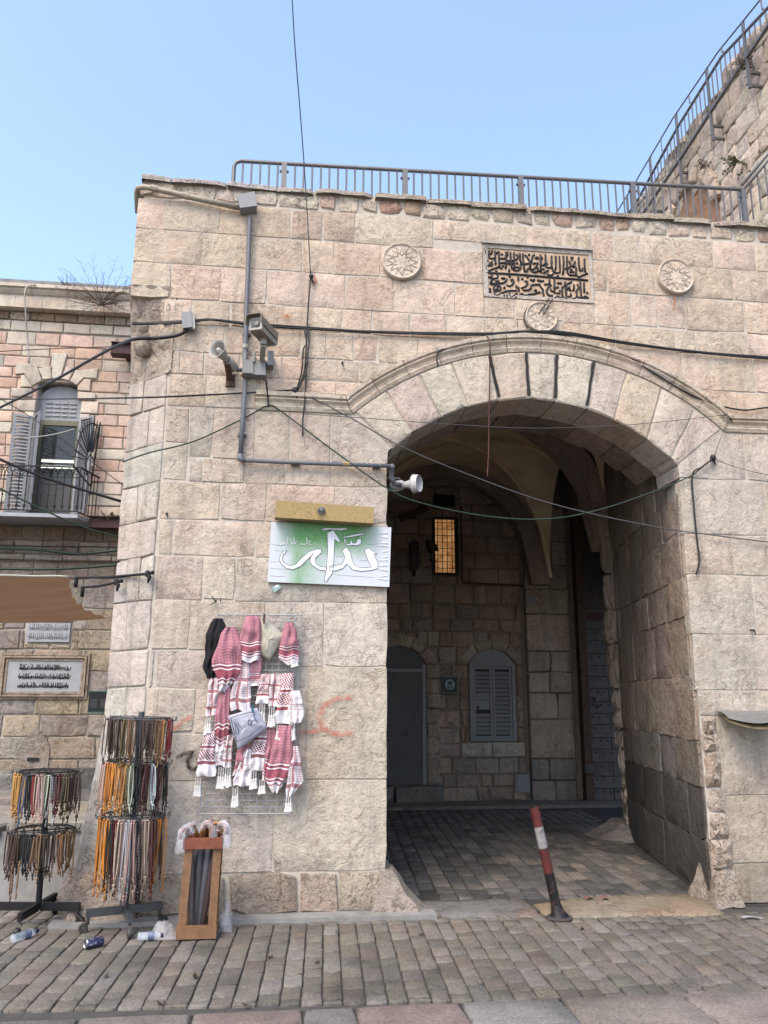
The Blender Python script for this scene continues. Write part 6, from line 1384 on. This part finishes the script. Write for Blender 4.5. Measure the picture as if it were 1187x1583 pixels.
def stand(name, label, base, top, tiers, matp, legmat, legang, seed, legs, who, castered):
    rg = random.Random(seed); t_ = thing(name, label, 'stand', (base.x, base.y, 0)); mb = MB(); mb.tube([V3((base.x, base.y, .12)), top], .022, 10); build('pole', mb, matp, t_, True, auto=60)
    for k in range(4):
        a = legang+k*math.pi/2; d = V3((math.cos(a), math.sin(a), 0)); e = V3((base.x, base.y, .13))+d*legs
        mb = MB(); mb.bar(V3((base.x, base.y, .13))+d*.02, e, .03, .055); leg = build('leg', mb, legmat, t_)
        mb = MB(); mb.tube([e+V3((0,0,-.01))-d*.02, e-d*.02+V3((0,0,-.075))], .010, 6); mb.bar(e-d*.02+V3((0,0,-.045)), e+d*.035+V3((0,0,-.092)), .034, .010); build('fork', mb, 'caster', leg)
        mb = MB(); ax = V3((-d.y, d.x, 0)); cpos = e+d*.01+V3((0,0,-.099)); cpos.z = .034; mb.lathe([(.008,-.014), (.030,-.014), (.034,-.008), (.034,.008), (.030,.014), (.008,.014)], cpos, ax, 14); build('caster_wheel', mb, castered, leg, True, auto=40)
    for ti, (z, r, L, sets, lab) in enumerate(tiers):
        f = (z-.12)/(top.z-.12); c = V3((base.x, base.y, .12)).lerp(top, f); tl_ = R(rg.uniform(-3, 3)); ring = lambda a, rr: c+V3((rr*math.cos(a), rr*math.sin(a), rr*math.cos(a)*math.tan(tl_)))
        mb = MB(); mb.tube([ring(2*math.pi*k/28, r) for k in range(29)], .0055, 5); mb.tube([ring(2*math.pi*k/28, r*.93)+V3((0,0,.012)) for k in range(29)], .0035, 4)
        for k in range(4): mb.tube([c, ring(k*math.pi/2+.4, r)], .005, 5)
        rgo = build('hoop', mb, matp, t_, True); n = sum(s[1] for s in sets)
        hk = MB()
        for k in range(16):
            a = 2*math.pi*k/16; p = ring(a, r); o_ = V3((math.cos(a), math.sin(a), 0)); hk.tube([p, p+o_*.012+V3((0,0,-.012)), p+o_*.03+V3((0,0,-.006)), p+o_*.036+V3((0,0,.022))], .0032, 4)
        build('hooks', hk, matp, rgo)['kind'] = 'stuff'
        # strands: a front set from left to right, and darker ones at the back
        i = 0; seen = {}
        for color, cnt, kind in sets:
            for q in range(cnt):
                u = (i+.5)/n; i += 1; a = 2*math.pi-math.acos(max(-1, min(1, 2*u-1))); rr2 = r+rg.uniform(-.012, .022)
                strand(ring(a, rr2)+V3((0,0,-.012)), L*rg.uniform(.80, 1.10), kind, color, '%s %s bead strand from the left, %s of the %s' % (nth(seen, color), CNAME[color], lab, who), 'bead strands on the %s' % who, rg)
        for q in range(8):
            a = math.pi*(q+.5)/8; strand(ring(a, r*.96)+V3((0,0,-.012)), L*.9, 'bead', BRN, '%s dark strand from the right at the back of the %s, %s' % (ORD[q], who, lab), 'bead strands on the %s' % who, rg)
    return t_
b2 = ong(192, 1425); b2 = V3((b2.x, -.22, 0)); 
def zat(px, py, y): return at(px, py, y).z
yb = b2.y; tp = at(219, 1100, yb); tp = V3((tp.x, yb, tp.z)); b2.x = at(192, 1420, yb).x
zt1, zt2, zt3 = zat(219,1111,yb), zat(212,1178,yb), zat(202,1261,yb)
stand('bead_stand', 'steel bead stand with three full tiers beside the umbrella crate', b2, tp, [
 (zt1, .235, .31, [(BRN,14,'bead'), (OLV,4,'bead'), (TANB,4,'bead'), (BLK,4,'fine'), (BRN,8,'bead'), (TANB,3,'bead'), (AMB,4,'bead'), (RED,3,'bead')], 'top tier'),
 (zt2, .225, .345, [(PNK,4,'bead'), (ORG,6,'bead'), (AMB,6,'bead'), (AMB,3,'bead'), (OLV,2,'big'), (CRM,2,'fine'), (BLK,6,'bead'), (DRD,5,'bead'), (WHT,2,'bead'), (DRD,4,'bead'), (BLK,4,'fine')], 'middle tier'),
 (zt3, .235, .50, [(ORG,11,'fine'), (BLK,5,'bead'), (RED,2,'bead'), (PNK,5,'bead'), (WHT,4,'fine'), (PNK,4,'bead'), (BLK,3,'big'), (PNK,4,'bead'), (DRD,5,'bead'), (ORG,5,'fine')], 'bottom tier')],
 'stand_steel', 'stand_steel', R(18), 4, .27, 'steel stand', 'caster')
b1 = V3((at(57,1425,-.06).x, -.06, 0)); tp1 = at(75, 1195, -.06)
z1, z2 = zat(75,1194,-.06), zat(62,1283,-.06)
stand('bead_stand', 'black bead stand with two sparse tiers at the left edge', b1, V3((tp1.x, -.06, tp1.z)), [
 (z1, .225, .32, [(AMB,5,'bead'), (AMB,4,'bead'), (BLU,2,'bead'), (BLK,3,'bead'), (RED,2,'bead'), (PNK,5,'bead'), (CRM,3,'fine'), (WHT,2,'fine'), (DRD,4,'big'), (OLV,3,'big'), (BRN,3,'big')], 'upper tier'),
 (z2, .225, .29, [(BRN,10,'bead'), (BLK,9,'bead'), (TANB,5,'bead'), (BRN,7,'bead'), (TANB,9,'bead')], 'lower tier')],
 'stand_black', 'stand_black', R(-8), 7, .31, 'black stand', 'black_rubber')
rg = random.Random(17)
strand(at(214, 1352, -.16), .30, 'big', DRD, 'lone dark red strand dangling below the bottom tier', 'bead strands on the steel stand', rg)
for k, (px, py) in enumerate(((20,1340), (30,1335))): strand(at(px, py, -.28), .24, 'bead', TANB, ['long brown loop dangling lowest at the left of the black stand', 'second long brown loop dangling low under the black stand'][k], 'bead strands on the black stand', rg)

# ================================================================== UMBRELLA CRATE
uc = thing('umbrella_crate', 'tall wooden slatted crate of umbrellas at the foot of the wall', 'crate', at(302, 1455, -.45))
yf = -.56; yk = -.32
bl, br = at(272, 1452, yf), at(334, 1452, yf); tl2, tr2 = at(286, 1303, yf+.03), at(341, 1303, yf+.03); zt = tl2.z; yk2 = yk-.02
mb = MB(); z0, z1 = .01, .095
mb.box((bl.x, yf-.02, z0), (br.x, yf, z1)); mb.box((bl.x, yk, z0), (br.x, yk+.02, z1)); mb.box((bl.x, yf+.001, z0), (bl.x+.02, yk-.001, z1-.002)); mb.box((br.x-.02, yf+.001, z0), (br.x, yk-.001, z1-.002)); mb.box((bl.x+.021, yf+.001, z0), (br.x-.021, yk-.001, .03)); build('base_box', mb, 'wood_frame', uc)
for (x0, x1, y0, y1) in ((bl.x+.03, tl2.x+.03, yf+.012, yf+.04), (br.x-.035, tr2.x-.02, yf+.012, yf+.04), (bl.x+.03, tl2.x+.03, yk-.02, yk2-.01), (br.x-.035, tr2.x-.02, yk-.02, yk2-.01)):
    mb = MB(); mb.bar((x0, y0, z0+.02), (x1, y1, zt), .055, .022, (0,1,0)); build('upright', mb, 'wood_frame', uc)
mb = MB(); mb.box((tl2.x-.012, yf+.005, zt-.04), (tr2.x+.012, yf+.025, zt+.035)); build('top_rail', mb, 'wood_red', uc)
mb = MB(); mb.box((tl2.x-.012, yk2-.02, zt-.04), (tr2.x+.012, yk2, zt+.035)); build('top_rail', mb, 'wood_red', uc)
for x in (tl2.x-.012, tr2.x-.008):
    mb = MB(); mb.box((x, yf+.026, zt-.038), (x+.02, yk2-.021, zt+.033)); build('top_rail', mb, 'wood_frame', uc)
rg = random.Random(23); xm = (tl2.x+tr2.x)/2
UM = [(-.10,.03,(.24,.085,.025),(.20,.16,.15)), (-.06,.10,(.33,.14,.04),(.22,.20,.20)), (-.02,.05,(.30,.13,.05),(.085,.085,.10)), (.02,.12,(.14,.04,.02),(.10,.10,.12)), (.045,.05,(.42,.18,.03),(.12,.12,.14)), (.08,.09,(.12,.035,.02),(.045,.022,.02)), (.10,.04,(.20,.05,.03),(.07,.04,.035)), (.0,.16,(.36,.15,.04),(.30,.12,.03))]
ULAB = ['tan crook at the far left of the crate', 'orange crook leaning left in plastic', 'brown crook with grey plastic cover in front', 'dark brown crook behind the grey cover', 'bright amber crook standing highest in the middle', 'dark maroon crook at the right rear', 'reddish crook hooked over the right rail', 'orange crook standing at the back of the crate']
for k, (dx, dy, hc, cc_) in enumerate(UM):
    x0 = xm+dx*.55+rg.uniform(-.02,.02)-.02; y0 = yf+.05+dy; p0 = V3((x0, min(y0, yk-.05), .035)); p1 = V3((xm+dx, min(y0, yk2-.06), zt+.03)); u_ = thing('cane_umbrella', 'folded umbrella, '+ULAB[k], 'umbrella', p0, 'umbrellas in the wooden crate')
    d = p1-p0; mb = MB(); mb.tube([p0, p0+d*.06, p0+d*.3, p0+d*.7, p0+d*.95], [.006, .014, .024, .030, .016], 8); build('canopy', mb, 'umbrella_cloth', u_, True, cc_)
    an = rg.uniform(-1.0, 1.0)+(math.pi if dx < -.03 else 0); h = V3((math.cos(an), -abs(math.sin(an))*.8, 0)).normalized(); r_ = .042; top_ = p1+V3((0,0,.015+.012*(k % 4)+(.03 if k == 4 else 0))); mb = MB(); pts = [p0+d*.95, top_]+[top_+h*r_*(1-math.cos(a))+V3((0,0,1))*r_*1.15*math.sin(a) for a in [i*math.pi*1.12/9 for i in range(1, 10)]]
    mb.tube(pts, .0125, 8); build('crook_handle', mb, 'cane', u_, True, hc)
    if k in (0, 1, 2, 5, 6):
        def film(u, v, top_=top_, h=h, k=k):
            a = u*math.pi*1.1; q = top_+h*r_*(1-math.cos(a))+V3((0,0,1))*r_*1.15*math.sin(a); out = (q-(top_+h*r_)).normalized(); b = h.cross(V3((0,0,1))); t2 = 2*math.pi*v; rad = .020+.018*noise.noise(V3((u*5, math.cos(t2), math.sin(t2)+k)))+.012*u
            q = q+out*rad*math.cos(t2)+b*rad*math.sin(t2)
            if u > .8: q.z -= (u-.8)*.45
            return q
        mb = MB(); mb.grid(film, 18, 10); build('plastic_sleeve', mb, 'plastic_film', u_, True)
def crumple(name, label, cx, cy, w, d, h, seed):
    mb = MB()
    def f_(u, v): p = V3((cx+(u-.5)*w, cy+(v-.5)*d, .004)); p.z += h*max(0, math.sin(math.pi*u)*math.sin(math.pi*v))*(.5+.8*abs(noise.noise(V3((u*6, v*6, seed))))); return p
    mb.grid(f_, 14, 10); return tag(build(name, mb, 'plastic_film', None, True, fix=False), label, 'plastic bag')
crumple('plastic_bag', 'crumpled clear plastic bag on the setts left of the umbrella crate', bl.x-.10, yf+.12, .22, .22, .13, 1)
crumple('plastic_bag', 'clear plastic wrapper on the setts right of the umbrella crate', br.x+.05, yk-.0, .10, .16, .25, 2)

# ================================================================== LITTER
def bottle(label, a, b):
    p, q = ong(*a), ong(*b); p.z = q.z = .030; d = (q-p).normalized(); L = (q-p).length; t_ = thing('water_bottle', label, 'bottle', (p.x, p.y, 0), 'empty water bottles on the setts')
    mb = MB(); prof = [(.001,0), (.024,.002), (.028,.01)]+[(.028-.003*(k % 2), .02+.10*L/.22*k/8*1.0) for k in range(9)]+[(.029, L*.70), (.025, L*.78), (.012, L*.90), (.011, L*.95)]; mb.lathe(prof, p, d, 16); build('body', mb, 'bottle_plastic', t_, True)
    mb = MB(); mb.lathe([(.0298, L*.42), (.0298, L*.66)], p, d, 16); build('label_band', mb, 'bottle_label', t_, True)
    mb = MB(); mb.lathe([(.001, L*1.02), (.014, L*1.02), (.014, L*.92), (.011, L*.92)], p, d, 12); build('cap', mb, 'cap_blue', t_, True, auto=40)
bottle('empty water bottle lying under the black bead stand', (18,1459), (57,1446)); bottle('empty water bottle lying left of the umbrella crate', (212,1455), (251,1453))
p = ong(131, 1468); p.z = .032; d = V3((.13, .10, 0)).normalized(); cn_ = thing('drinks_can', 'blue and white drinks can lying by the front caster', 'can', (p.x, p.y, 0)); mb = MB(); mb.lathe([(.024,.0), (.031,.008), (.031,.11), (.026,.12), (.025,.123)], p, d, 18); build('body', mb, 'can_blue', cn_, True, auto=40); mb = MB(); mb.lathe([(.001,.004), (.022,.004), (.025,-.001), (.026,.002)], p, d, 18); build('end', mb, 'can_metal', cn_, True, auto=40)
rg = random.Random(29); LIT = []
for k, (px, py) in enumerate(((301,1510), (490,1490), (248,1554), (522,1442), (302,1513), (418,1482), (163,1512), (380,1556), (650,1446), (900,1438))):
    c = ong(px, py); mb = MB(); a = rg.uniform(0, 3); u = V3((math.cos(a), math.sin(a), 0)); w = V3((-u.y, u.x, 0)); mb.grid(lambda s_, t_, c=c: c+u*(s_-.5)*.05+w*(t_-.5)*.03*math.sin(math.pi*min(.95, max(.1, s_)))+V3((0,0,.008+.012*(2*s_-1)**2)), 5, 3)
    tag(build('dry_leaf', mb, 'litter', None, True, (.07,.045,.025), fix=False), 'curled dry brown leaf '+['on the setts in front of the umbrella crate', 'below the wire grid, on the setts', 'on the kerb joint at the left', 'near the skirting right of the umbrella crate', 'touching another leaf before the umbrella crate', 'on the setts right of the umbrella crate', 'in front of the drinks can', 'at the kerb below the umbrella crate', 'before the left guard stone', 'at the foot of the bollard'][k], 'leaf', 'dry leaves on the setts')
a = ong(922, 1393); mb = MB(); mb.grid(lambda s_, t_: a+V3(((s_-.5)*.20, (t_-.5)*.07+.01*math.sin(s_*6), .022+.012*math.sin(s_*9))), 8, 3); tag(build('paper_scrap', mb, 'litter', None, True, (.30,.15,.12), fix=False), 'crumpled pinkish paper scrap on the threshold slab', 'paper')
a = ong(1163, 1420); mb = MB(); mb.grid(lambda s_, t_: a+V3(((s_-.5)*.17, (t_-.5)*.05, .01+.008*math.sin(s_*5))), 6, 2); tag(build('paper_scrap', mb, 'litter', None, True, (.5,.5,.52), fix=False), 'flat white paper strip at the foot of the right wall', 'paper')

# ================================================================== BOLLARD
b0 = ong(864, 1420); yb_ = b0.y; t0 = at(825, 1245, yb_+.0); bo = thing('leaning_bollard', 'leaning steel post with red and white bands in the archway', 'bollard', (b0.x, yb_, 0))
D = t0-b0; band_ = [(0,.40,'pole_dark',.038), (.40,.62,'pole_red',.037), (.62,.81,'pole_white',.037), (.81,.985,'pole_red',.0375), (.985,1.0,'pole_dark',.036)]
for a, b, mt, r_ in band_:
    mb = MB(); mb.tube([b0+D*a, b0+D*b], r_, 16); build('painted_band' if mt != 'pole_dark' else 'shaft', mb, mt, bo, True, auto=50)
mb = MB(); mb.lathe([(.085,-.01), (.075,.02), (.048,.05), (.044,.09), (.039,.10)], b0, D, 12); build('foot_collar', mb, 'pole_dark', bo, True, auto=50)
mb = MB(); mb.lathe([(.11,.006), (.09,.016), (.05,.022)], b0, (0,0,1), 9); build('footing', mb, 'passage_dark', bo, True)

# ================================================================== BENT SHEET on the right
bs = thing('bent_metal_sheet', 'curled metal sheet jutting from the wall right of the arch', 'sheet', at(1150, 1100, -.1))
def bsf(u, v): a = at(1108+u*110, 1095, -.02); return V3((a.x, -.02-v*(.42*math.sin(math.pi*min(1, .12+u*.8))+.02), a.z-.02-.06*v*v-.035*math.sin(u*7)*v))
mb = MB(); mb.grid(bsf, 16, 6); o = build('top_skin', mb, 'sheet_metal', bs, True, fix=False)
mb = MB(); mb.grid(lambda u, v: bsf(u, v)+V3((0,0,-.028-.02*math.sin(u*5))), 16, 6); build('underside', mb, 'sheet_back', bs, True, fix=False)
mb = MB(); c = bsf(.55, .1)+V3((0,0,-.012)); mb.tube([c, c+V3((.16,-.05,-.004))], .012, 7); build('bracket', mb, 'sign_black', bs)

# ================================================================== AWNING
aw = thing('shop_awning', 'sagging brown canvas awning tied to the gate corner', 'awning', (-4, 2, 2.7))
n0 = [at(-60,889,.9), at(0,889,.9), at(60,890,.9), at(106,892,.9)]; zaw = n0[1].z
fr0 = [at(-40,964,5.2), at(0,963,5.2), at(90,962,5.2), at(173,957,5.2)]
def awf(u, v):
    q = u*3; i = min(2, int(q)); f = q-i; a = n0[i].lerp(n0[i+1], f); b = fr0[i].lerp(fr0[i+1], f); p = a.lerp(b, v)
    p.z -= .10*math.sin(math.pi*v)*(1-.6*u)+.012*math.sin(v*40+u*3)*(.3+.7*u)+.015*noise.noise(V3((u*3, v*9, 2)))
    p.x -= .16*math.sin(math.pi*v)*(u**4)
    return p
mb = MB(); mb.grid(awf, 30, 44); cv = build('canvas', mb, 'canvas_brown', aw, True, fix=False)
mb = MB(); mb.tube([awf(u/12, 0)+V3((0,0,.004)) for u in range(13)], .010, 6); build('edge_rope', mb, 'white_rope', aw, True)
for k, (a, b, lab) in enumerate((((118,893,.9), (228,887,-.045), 'upper black strap tying the awning to the gate face'), ((128,908,1.1), (180,900,.22), 'short black strap tying the awning to the gate corner'))):
    t_ = thing('tie_strap', lab, 'strap', at(*a)); p, q = at(*a), at(*b); mb = MB(); mb.tube([p, p.lerp(q, .5)-V3((0,0,.012)), q], .012, 6); build('strap', mb, 'strap_black', t_, True); mb = MB(); mb.ball(q, .024, 7, 5, 1.3); mb.tube([q, q+V3((.02,-.02,-.03)), q+V3((.012,-.02,-.08))], [.014, .02, .006], 6); mb.tube([q, q+V3((.05,-.01,.012))], [.012, .018], 6); build('knot', mb, 'strap_black', t_, True); mb = MB(); mb.bar(p+V3((0,0,.01)), p-V3((0,0,.09)), .035, .008); build('loop', mb, 'strap_black', t_, True)

# ================================================================== CABLES
def cable(name, label, pts, r, mat, sag=0.0, cat='cable', extra=0, group=None):
    """pts: (px, py, y) on the course of the cable"""
    P = [at(*p) for p in pts]; out = []
    n = len(P)
    for i in range(n-1):
        a, b, c_, d = P[max(i-1, 0)], P[i], P[i+1], P[min(i+2, n-1)]
        for k in range(6):
            t_ = k/6; out.append(.5*((2*b)+(c_-a)*t_+(2*a-5*b+4*c_-d)*t_*t_+(3*b-a-3*c_+d)*t_**3))
    out.append(P[-1]); mb = MB(); mb.tube(out, r, 6)
    for e in range(extra): mb.tube([p+V3((0, -.004*e, (.011+.004*e)*math.sin(i*.21+e*2.1))) for i, p in enumerate(out)], r*.7, 5)
    return tag(build(name, mb, mat, None, True), label, cat, group)
yw = -.035
cable('cable_bundle', 'thick black cable bundle running the whole width of the gate face', [(205,501,.05), (240,500,yw), (290,497,-.06), (330,494,yw), (400,503,-.05), (470,508,yw), (620,515,yw), (750,516,yw), (815,512,yw), (870,515,-.07), (960,530,yw), (1100,547,yw), (1187,553,yw), (1260,560,yw)], .011, 'black_rubber', extra=2)
cable('cable', 'black cable swooping from the corner junction box to the left edge', [(291,508,-.06), (275,518,-.06), (240,523,-.06), (205,525,-.02), (160,545,.8), (80,590,2.0), (0,630,3.2), (-60,660,4.0)], .016, 'black_rubber')
cable('cable', 'straight dark wire from the left edge to the anchor beside the arch', [(-40,618,4.2), (60,617,3.0), (205,615,-.02), (330,610,yw), (455,603,-.05)], .008, 'black_rubber')
cable('cable', 'green cable hung across the arch from the camera box to the right jamb', [(190,714,.30), (230,700,-.03), (300,682,yw), (380,645,yw), (415,627,yw), (440,640,yw), (520,700,-.06), (602,757,-.08), (660,780,-.05), (760,799,.0), (850,802,.0), (930,787,.0), (1010,760,-.02), (1065,737,-.03), (1090,718,-.04), (1103,709,-.03)], .0065, 'green_cable')
cable('cable', 'light twisted wire slanting across the arch to the right edge', [(462,604,-.05), (540,645,-.06), (620,690,-.06), (720,732,-.03), (850,778,.0), (1000,812,-.02), (1100,827,-.04), (1187,838,yw), (1250,846,yw)], .0055, 'thin_wire')
cable('cable', 'thin wire coming down from above the parapet to the iron anchor', [(450,-40,-1.2), (455,60,-.95), (466,200,-.5), (473,300,-.2), (480,425,-.04)], .005, 'thin_wire')
for k, dx in enumerate((0, 3, -4)):
    cable('drop_cable', ['dark cable hanging from the iron anchor past the bundle to the knot', 'cable hanging just right of the anchor cable', 'cable hanging just left of the anchor cable'][k], [(480 if k == 0 else 474+dx, 427 if k == 0 else 508, -.045), (476+dx*.5, 480 if k == 0 else 530, -.045), (473+dx, 540, -.05), (470+dx, 575, -.05), (460+dx*.4, 602, -.05)], .007, 'black_rubber', group='drop cables')
cable('drop_cable', 'loose black cable end dangling below the cable knot', [(474,560,-.045), (472,610,-.045), (468,650,-.045), (468,674,-.05)], .007, 'black_rubber')
for nm, lab, px, py, r_ in (('cable_anchor', 'rusty iron anchor where the sky wire meets the wall', 481, 427, .022), ('cable_knot', 'black taped knot of cables left of the arch', 456, 604, .030), ('cable_anchor', 'black taped cable anchor above the right jamb', 1102, 708, .028), ('cable_anchor', 'small black cable anchor on the right end of the hood mould', 1127, 642, .016)):
    c = at(px, py, -.045); mb = MB(); mb.ball(c, r_, 8, 6, 1.2); mb.tube([c, c+V3((.02,0,-.07))], [r_*.6, .005], 6); mb.tube([c, V3((c.x, 0, c.z))], .01, 6); tag(build(nm, mb, 'black_rubber', None, True), lab, 'anchor', 'cable anchors')
cable('cable', 'short dark cable from the terminal box down to the green cable', [(411,587,-.10), (413,605,-.06), (415,628,-.04)], .008, 'black_rubber')
cable('cable', 'dark wire curling over the crown of the hood mould', [(677,566,-.12), (675,552,-.11), (682,541,-.05), (715,532,yw), (752,519,yw)], .008, 'black_rubber')
cable('cable', 'thin red brown wire hanging from the bundle into the arch', [(752,519,-.05), (757,530,-.13), (757,570,-.05), (756,640,-.02), (755,700,-.01), (753,738,.0)], .006, 'red_wire')
cable('cable', 'fine wire stretched level across the top of the arch', [(470,640,yw), (560,646,-.11), (700,656,-.04), (830,662,-.04), (980,656,-.04), (1125,641,-.05)], .0032, 'thin_wire')
cable('cable', 'black cable following the right shoulder of the hood mould', [(850,516,-.06), (890,523,yw), (960,546,yw), (1000,570,yw), (1050,601,yw), (1085,618,yw), (1112,627,yw), (1150,634,yw), (1187,630,yw), (1240,628,yw)], .008, 'black_rubber')
cable('cable', 'black cable dropping down the right jamb from the anchor', [(1102,709,-.05), (1085,722,-.05), (1070,735,yw), (1073,790,yw), (1078,840,yw), (1081,868,yw), (1076,888,-.03)], .0085, 'black_rubber')
cable('cable', 'fine wire from the right jamb anchor to the right edge', [(1103,709,-.05), (1140,723,yw), (1187,734,yw), (1240,745,yw)], .003, 'thin_wire')
cable('cable', 'fine wire between the mould anchor and the right jamb anchor', [(1127,642,-.05), (1113,680,-.05), (1103,708,-.05)], .003, 'thin_wire')
for k, (pts, r_, mt, lab) in enumerate((([(-40,692,5.0), (60,735,5.2), (190,776,5.5)], .022, 'black_rubber', 'black cable slanting in front of the balcony'), ([(-40,735,5.0), (60,785,5.2), (130,815,5.4), (190,832,5.6)], .013, 'green_cable', 'green cable slanting below the balcony'), ([(-40,846,6.6), (60,850,6.6), (120,856,6.6), (185,850,6.6)], .024, 'green_cable', 'green cable bundle along the upper string course'), ([(-40,878,6.6), (60,880,6.6), (120,878,6.6), (182,873,6.6)], .024, 'green_cable', 'dark cable bundle just above the awning'), ([(-40,842,6.7), (80,845,6.7), (175,846,6.7), (176,852,6.7)], .012, 'black_rubber', 'thin black cable above the green bundle'), ([(-30,545,6.5), (60,540,6.5), (175,536,6.5)], .008, 'red_wire', 'thin brown wire above the balcony door surround'), ([(-30,600,6.4), (40,640,6.3), (110,690,6.2), (190,750,6.1)], .008, 'black_rubber', 'thin dark wire slanting across the balcony door'))):
    cable('cable', lab, pts, r_, mt)
cable('rope', 'thin pale rope hanging from the roof edge of the house', [(55,440,6.6), (42,443,6.55), (38,455,6.5), (40,490,6.6), (42,520,6.75), (45,560,6.8)], .012, 'white_rope', cat='rope')
cable('rope', 'slack pale washing line across the balcony door', [(20,677,6.2), (60,675,6.2), (90,670,6.2), (115,663,6.2)], .008, 'white_rope', cat='rope')
for k, (px, py) in enumerate(((529,562), (258,795), (1163,975), (333,1160))):
    c = at(px, py, -.03); mb = MB(); mb.tube([c+V3((0,.03,.01)), c+V3((0,-.02,0)), c+V3((.012,-.03,-.04))], [.006, .007, .003], 5); mb.ball(c+V3((0,-.02,0)), .012, 6, 4); tag(build('wall_nail', mb, 'wrought_iron', None, True), ['rusty nail with frayed wire above the left shoulder of the arch', 'bent nail low on the left of the pier', 'dark bolt stub on the wall right of the arch', 'small nail left of the scarves'][k], 'nail', 'nails in the wall')
t_ = thing('bracket_rods', 'pair of thin rods leaning below the inscription panel', 'rods', at(840, 480, -.05))
for a, b in (((848,462), (833,486)), ((854,463), (840,487))):
    mb = MB(); mb.tube([at(*a, -.02), at(*b, -.09)], .006, 5); build('rod', mb, 'wrought_iron', t_)
mb = MB(); c = at(835, 493, -.03); mb.tube([c+V3((.158*math.cos(a), 0, .158*math.sin(a))) for a in [R(x_) for x_ in range(70, 235, 15)]], .006, 5); build('ring_wire', mb, 'black_rubber', t_, True)

# ================================================================== WEEDS
def weed(label, c, n, L, mat, seed, nrm=(0,-1,0), droop=.3, leaf=False, up_=.7):
    rg = random.Random(seed); t_ = thing('weed', label, 'plant', c, 'weeds on the walls'); mb = MB(); lf = MB(); N_ = V3(nrm)
    for k in range(n):
        d = (N_*rg.uniform(.1,.8)+V3((rg.uniform(-1,1), rg.uniform(-.5,.5), rg.uniform(-droop, up_)))).normalized(); l_ = L*rg.uniform(.45,1.1); p = V3(c)+V3((rg.uniform(-.04,.04), 0, 0)); pts = [p]
        for q in range(5): d = (d+V3((rg.uniform(-.25,.25), rg.uniform(-.2,.2), rg.uniform(-.25,.2)))).normalized(); p = p+d*l_/5; pts.append(p)
        mb.tube(pts, [.005, .004, .0035, .003, .0025, .0015], 4)
        for q in range(2, 6):
            for w in range(2):
                d2 = (d+V3((rg.uniform(-1,1), rg.uniform(-1,1), rg.uniform(-.6,.9)))).normalized(); e = pts[q]+d2*l_*.22; mb.tube([pts[q], e], [.0025, .0012], 3)
                if leaf:
                    k_ = min(1.0, L/.25); s_ = d2.cross(V3((0,1,.3))).normalized()*.010*k_; lf.add([pts[q], pts[q]+d2*.025*k_+s_, pts[q]+d2*.055*k_, pts[q]+d2*.025*k_-s_], [(0,1,2,3)])
    build('stems', mb, mat, t_, False, fix=False)
    if leaf: o = build('leaves', lf, mat, t_, False, fix=False); o['kind'] = 'stuff'
weed('large dry thorn bush growing from the house cornice', at(157, 472, LBY-.28), 60, .75, 'dry_weed', 1, droop=.35)
weed('low dry tuft on the house roof edge', at(105, 450, LBY-.15), 26, .25, 'dry_weed', 2)
weed('reddish dry weed on the upper rampart wall', onx(1162, 105, CX-.05), 18, .18, 'dry_weed', 3, (-1,0,0), .5, True)
weed('green weed growing on the rampart wall above the stair railing', onx(1145, 250, CX-.05), 20, .22, 'green_weed', 4, (-1,0,0), .6, True)
weed('small dry weed in the rampart wall near the blind arch', onx(1092, 255, CX-.05), 14, .14, 'dry_weed', 5, (-1,0,0), .6, True)
weed('small weed sprouting from the balcony beam end', at(170, 800, LBY-.3), 14, .22, 'green_weed', 6, leaf=True)
weed('tiny green sprig in a joint above the wire grid', at(334, 931, -.02), 6, .05, 'green_weed', 7, leaf=True)
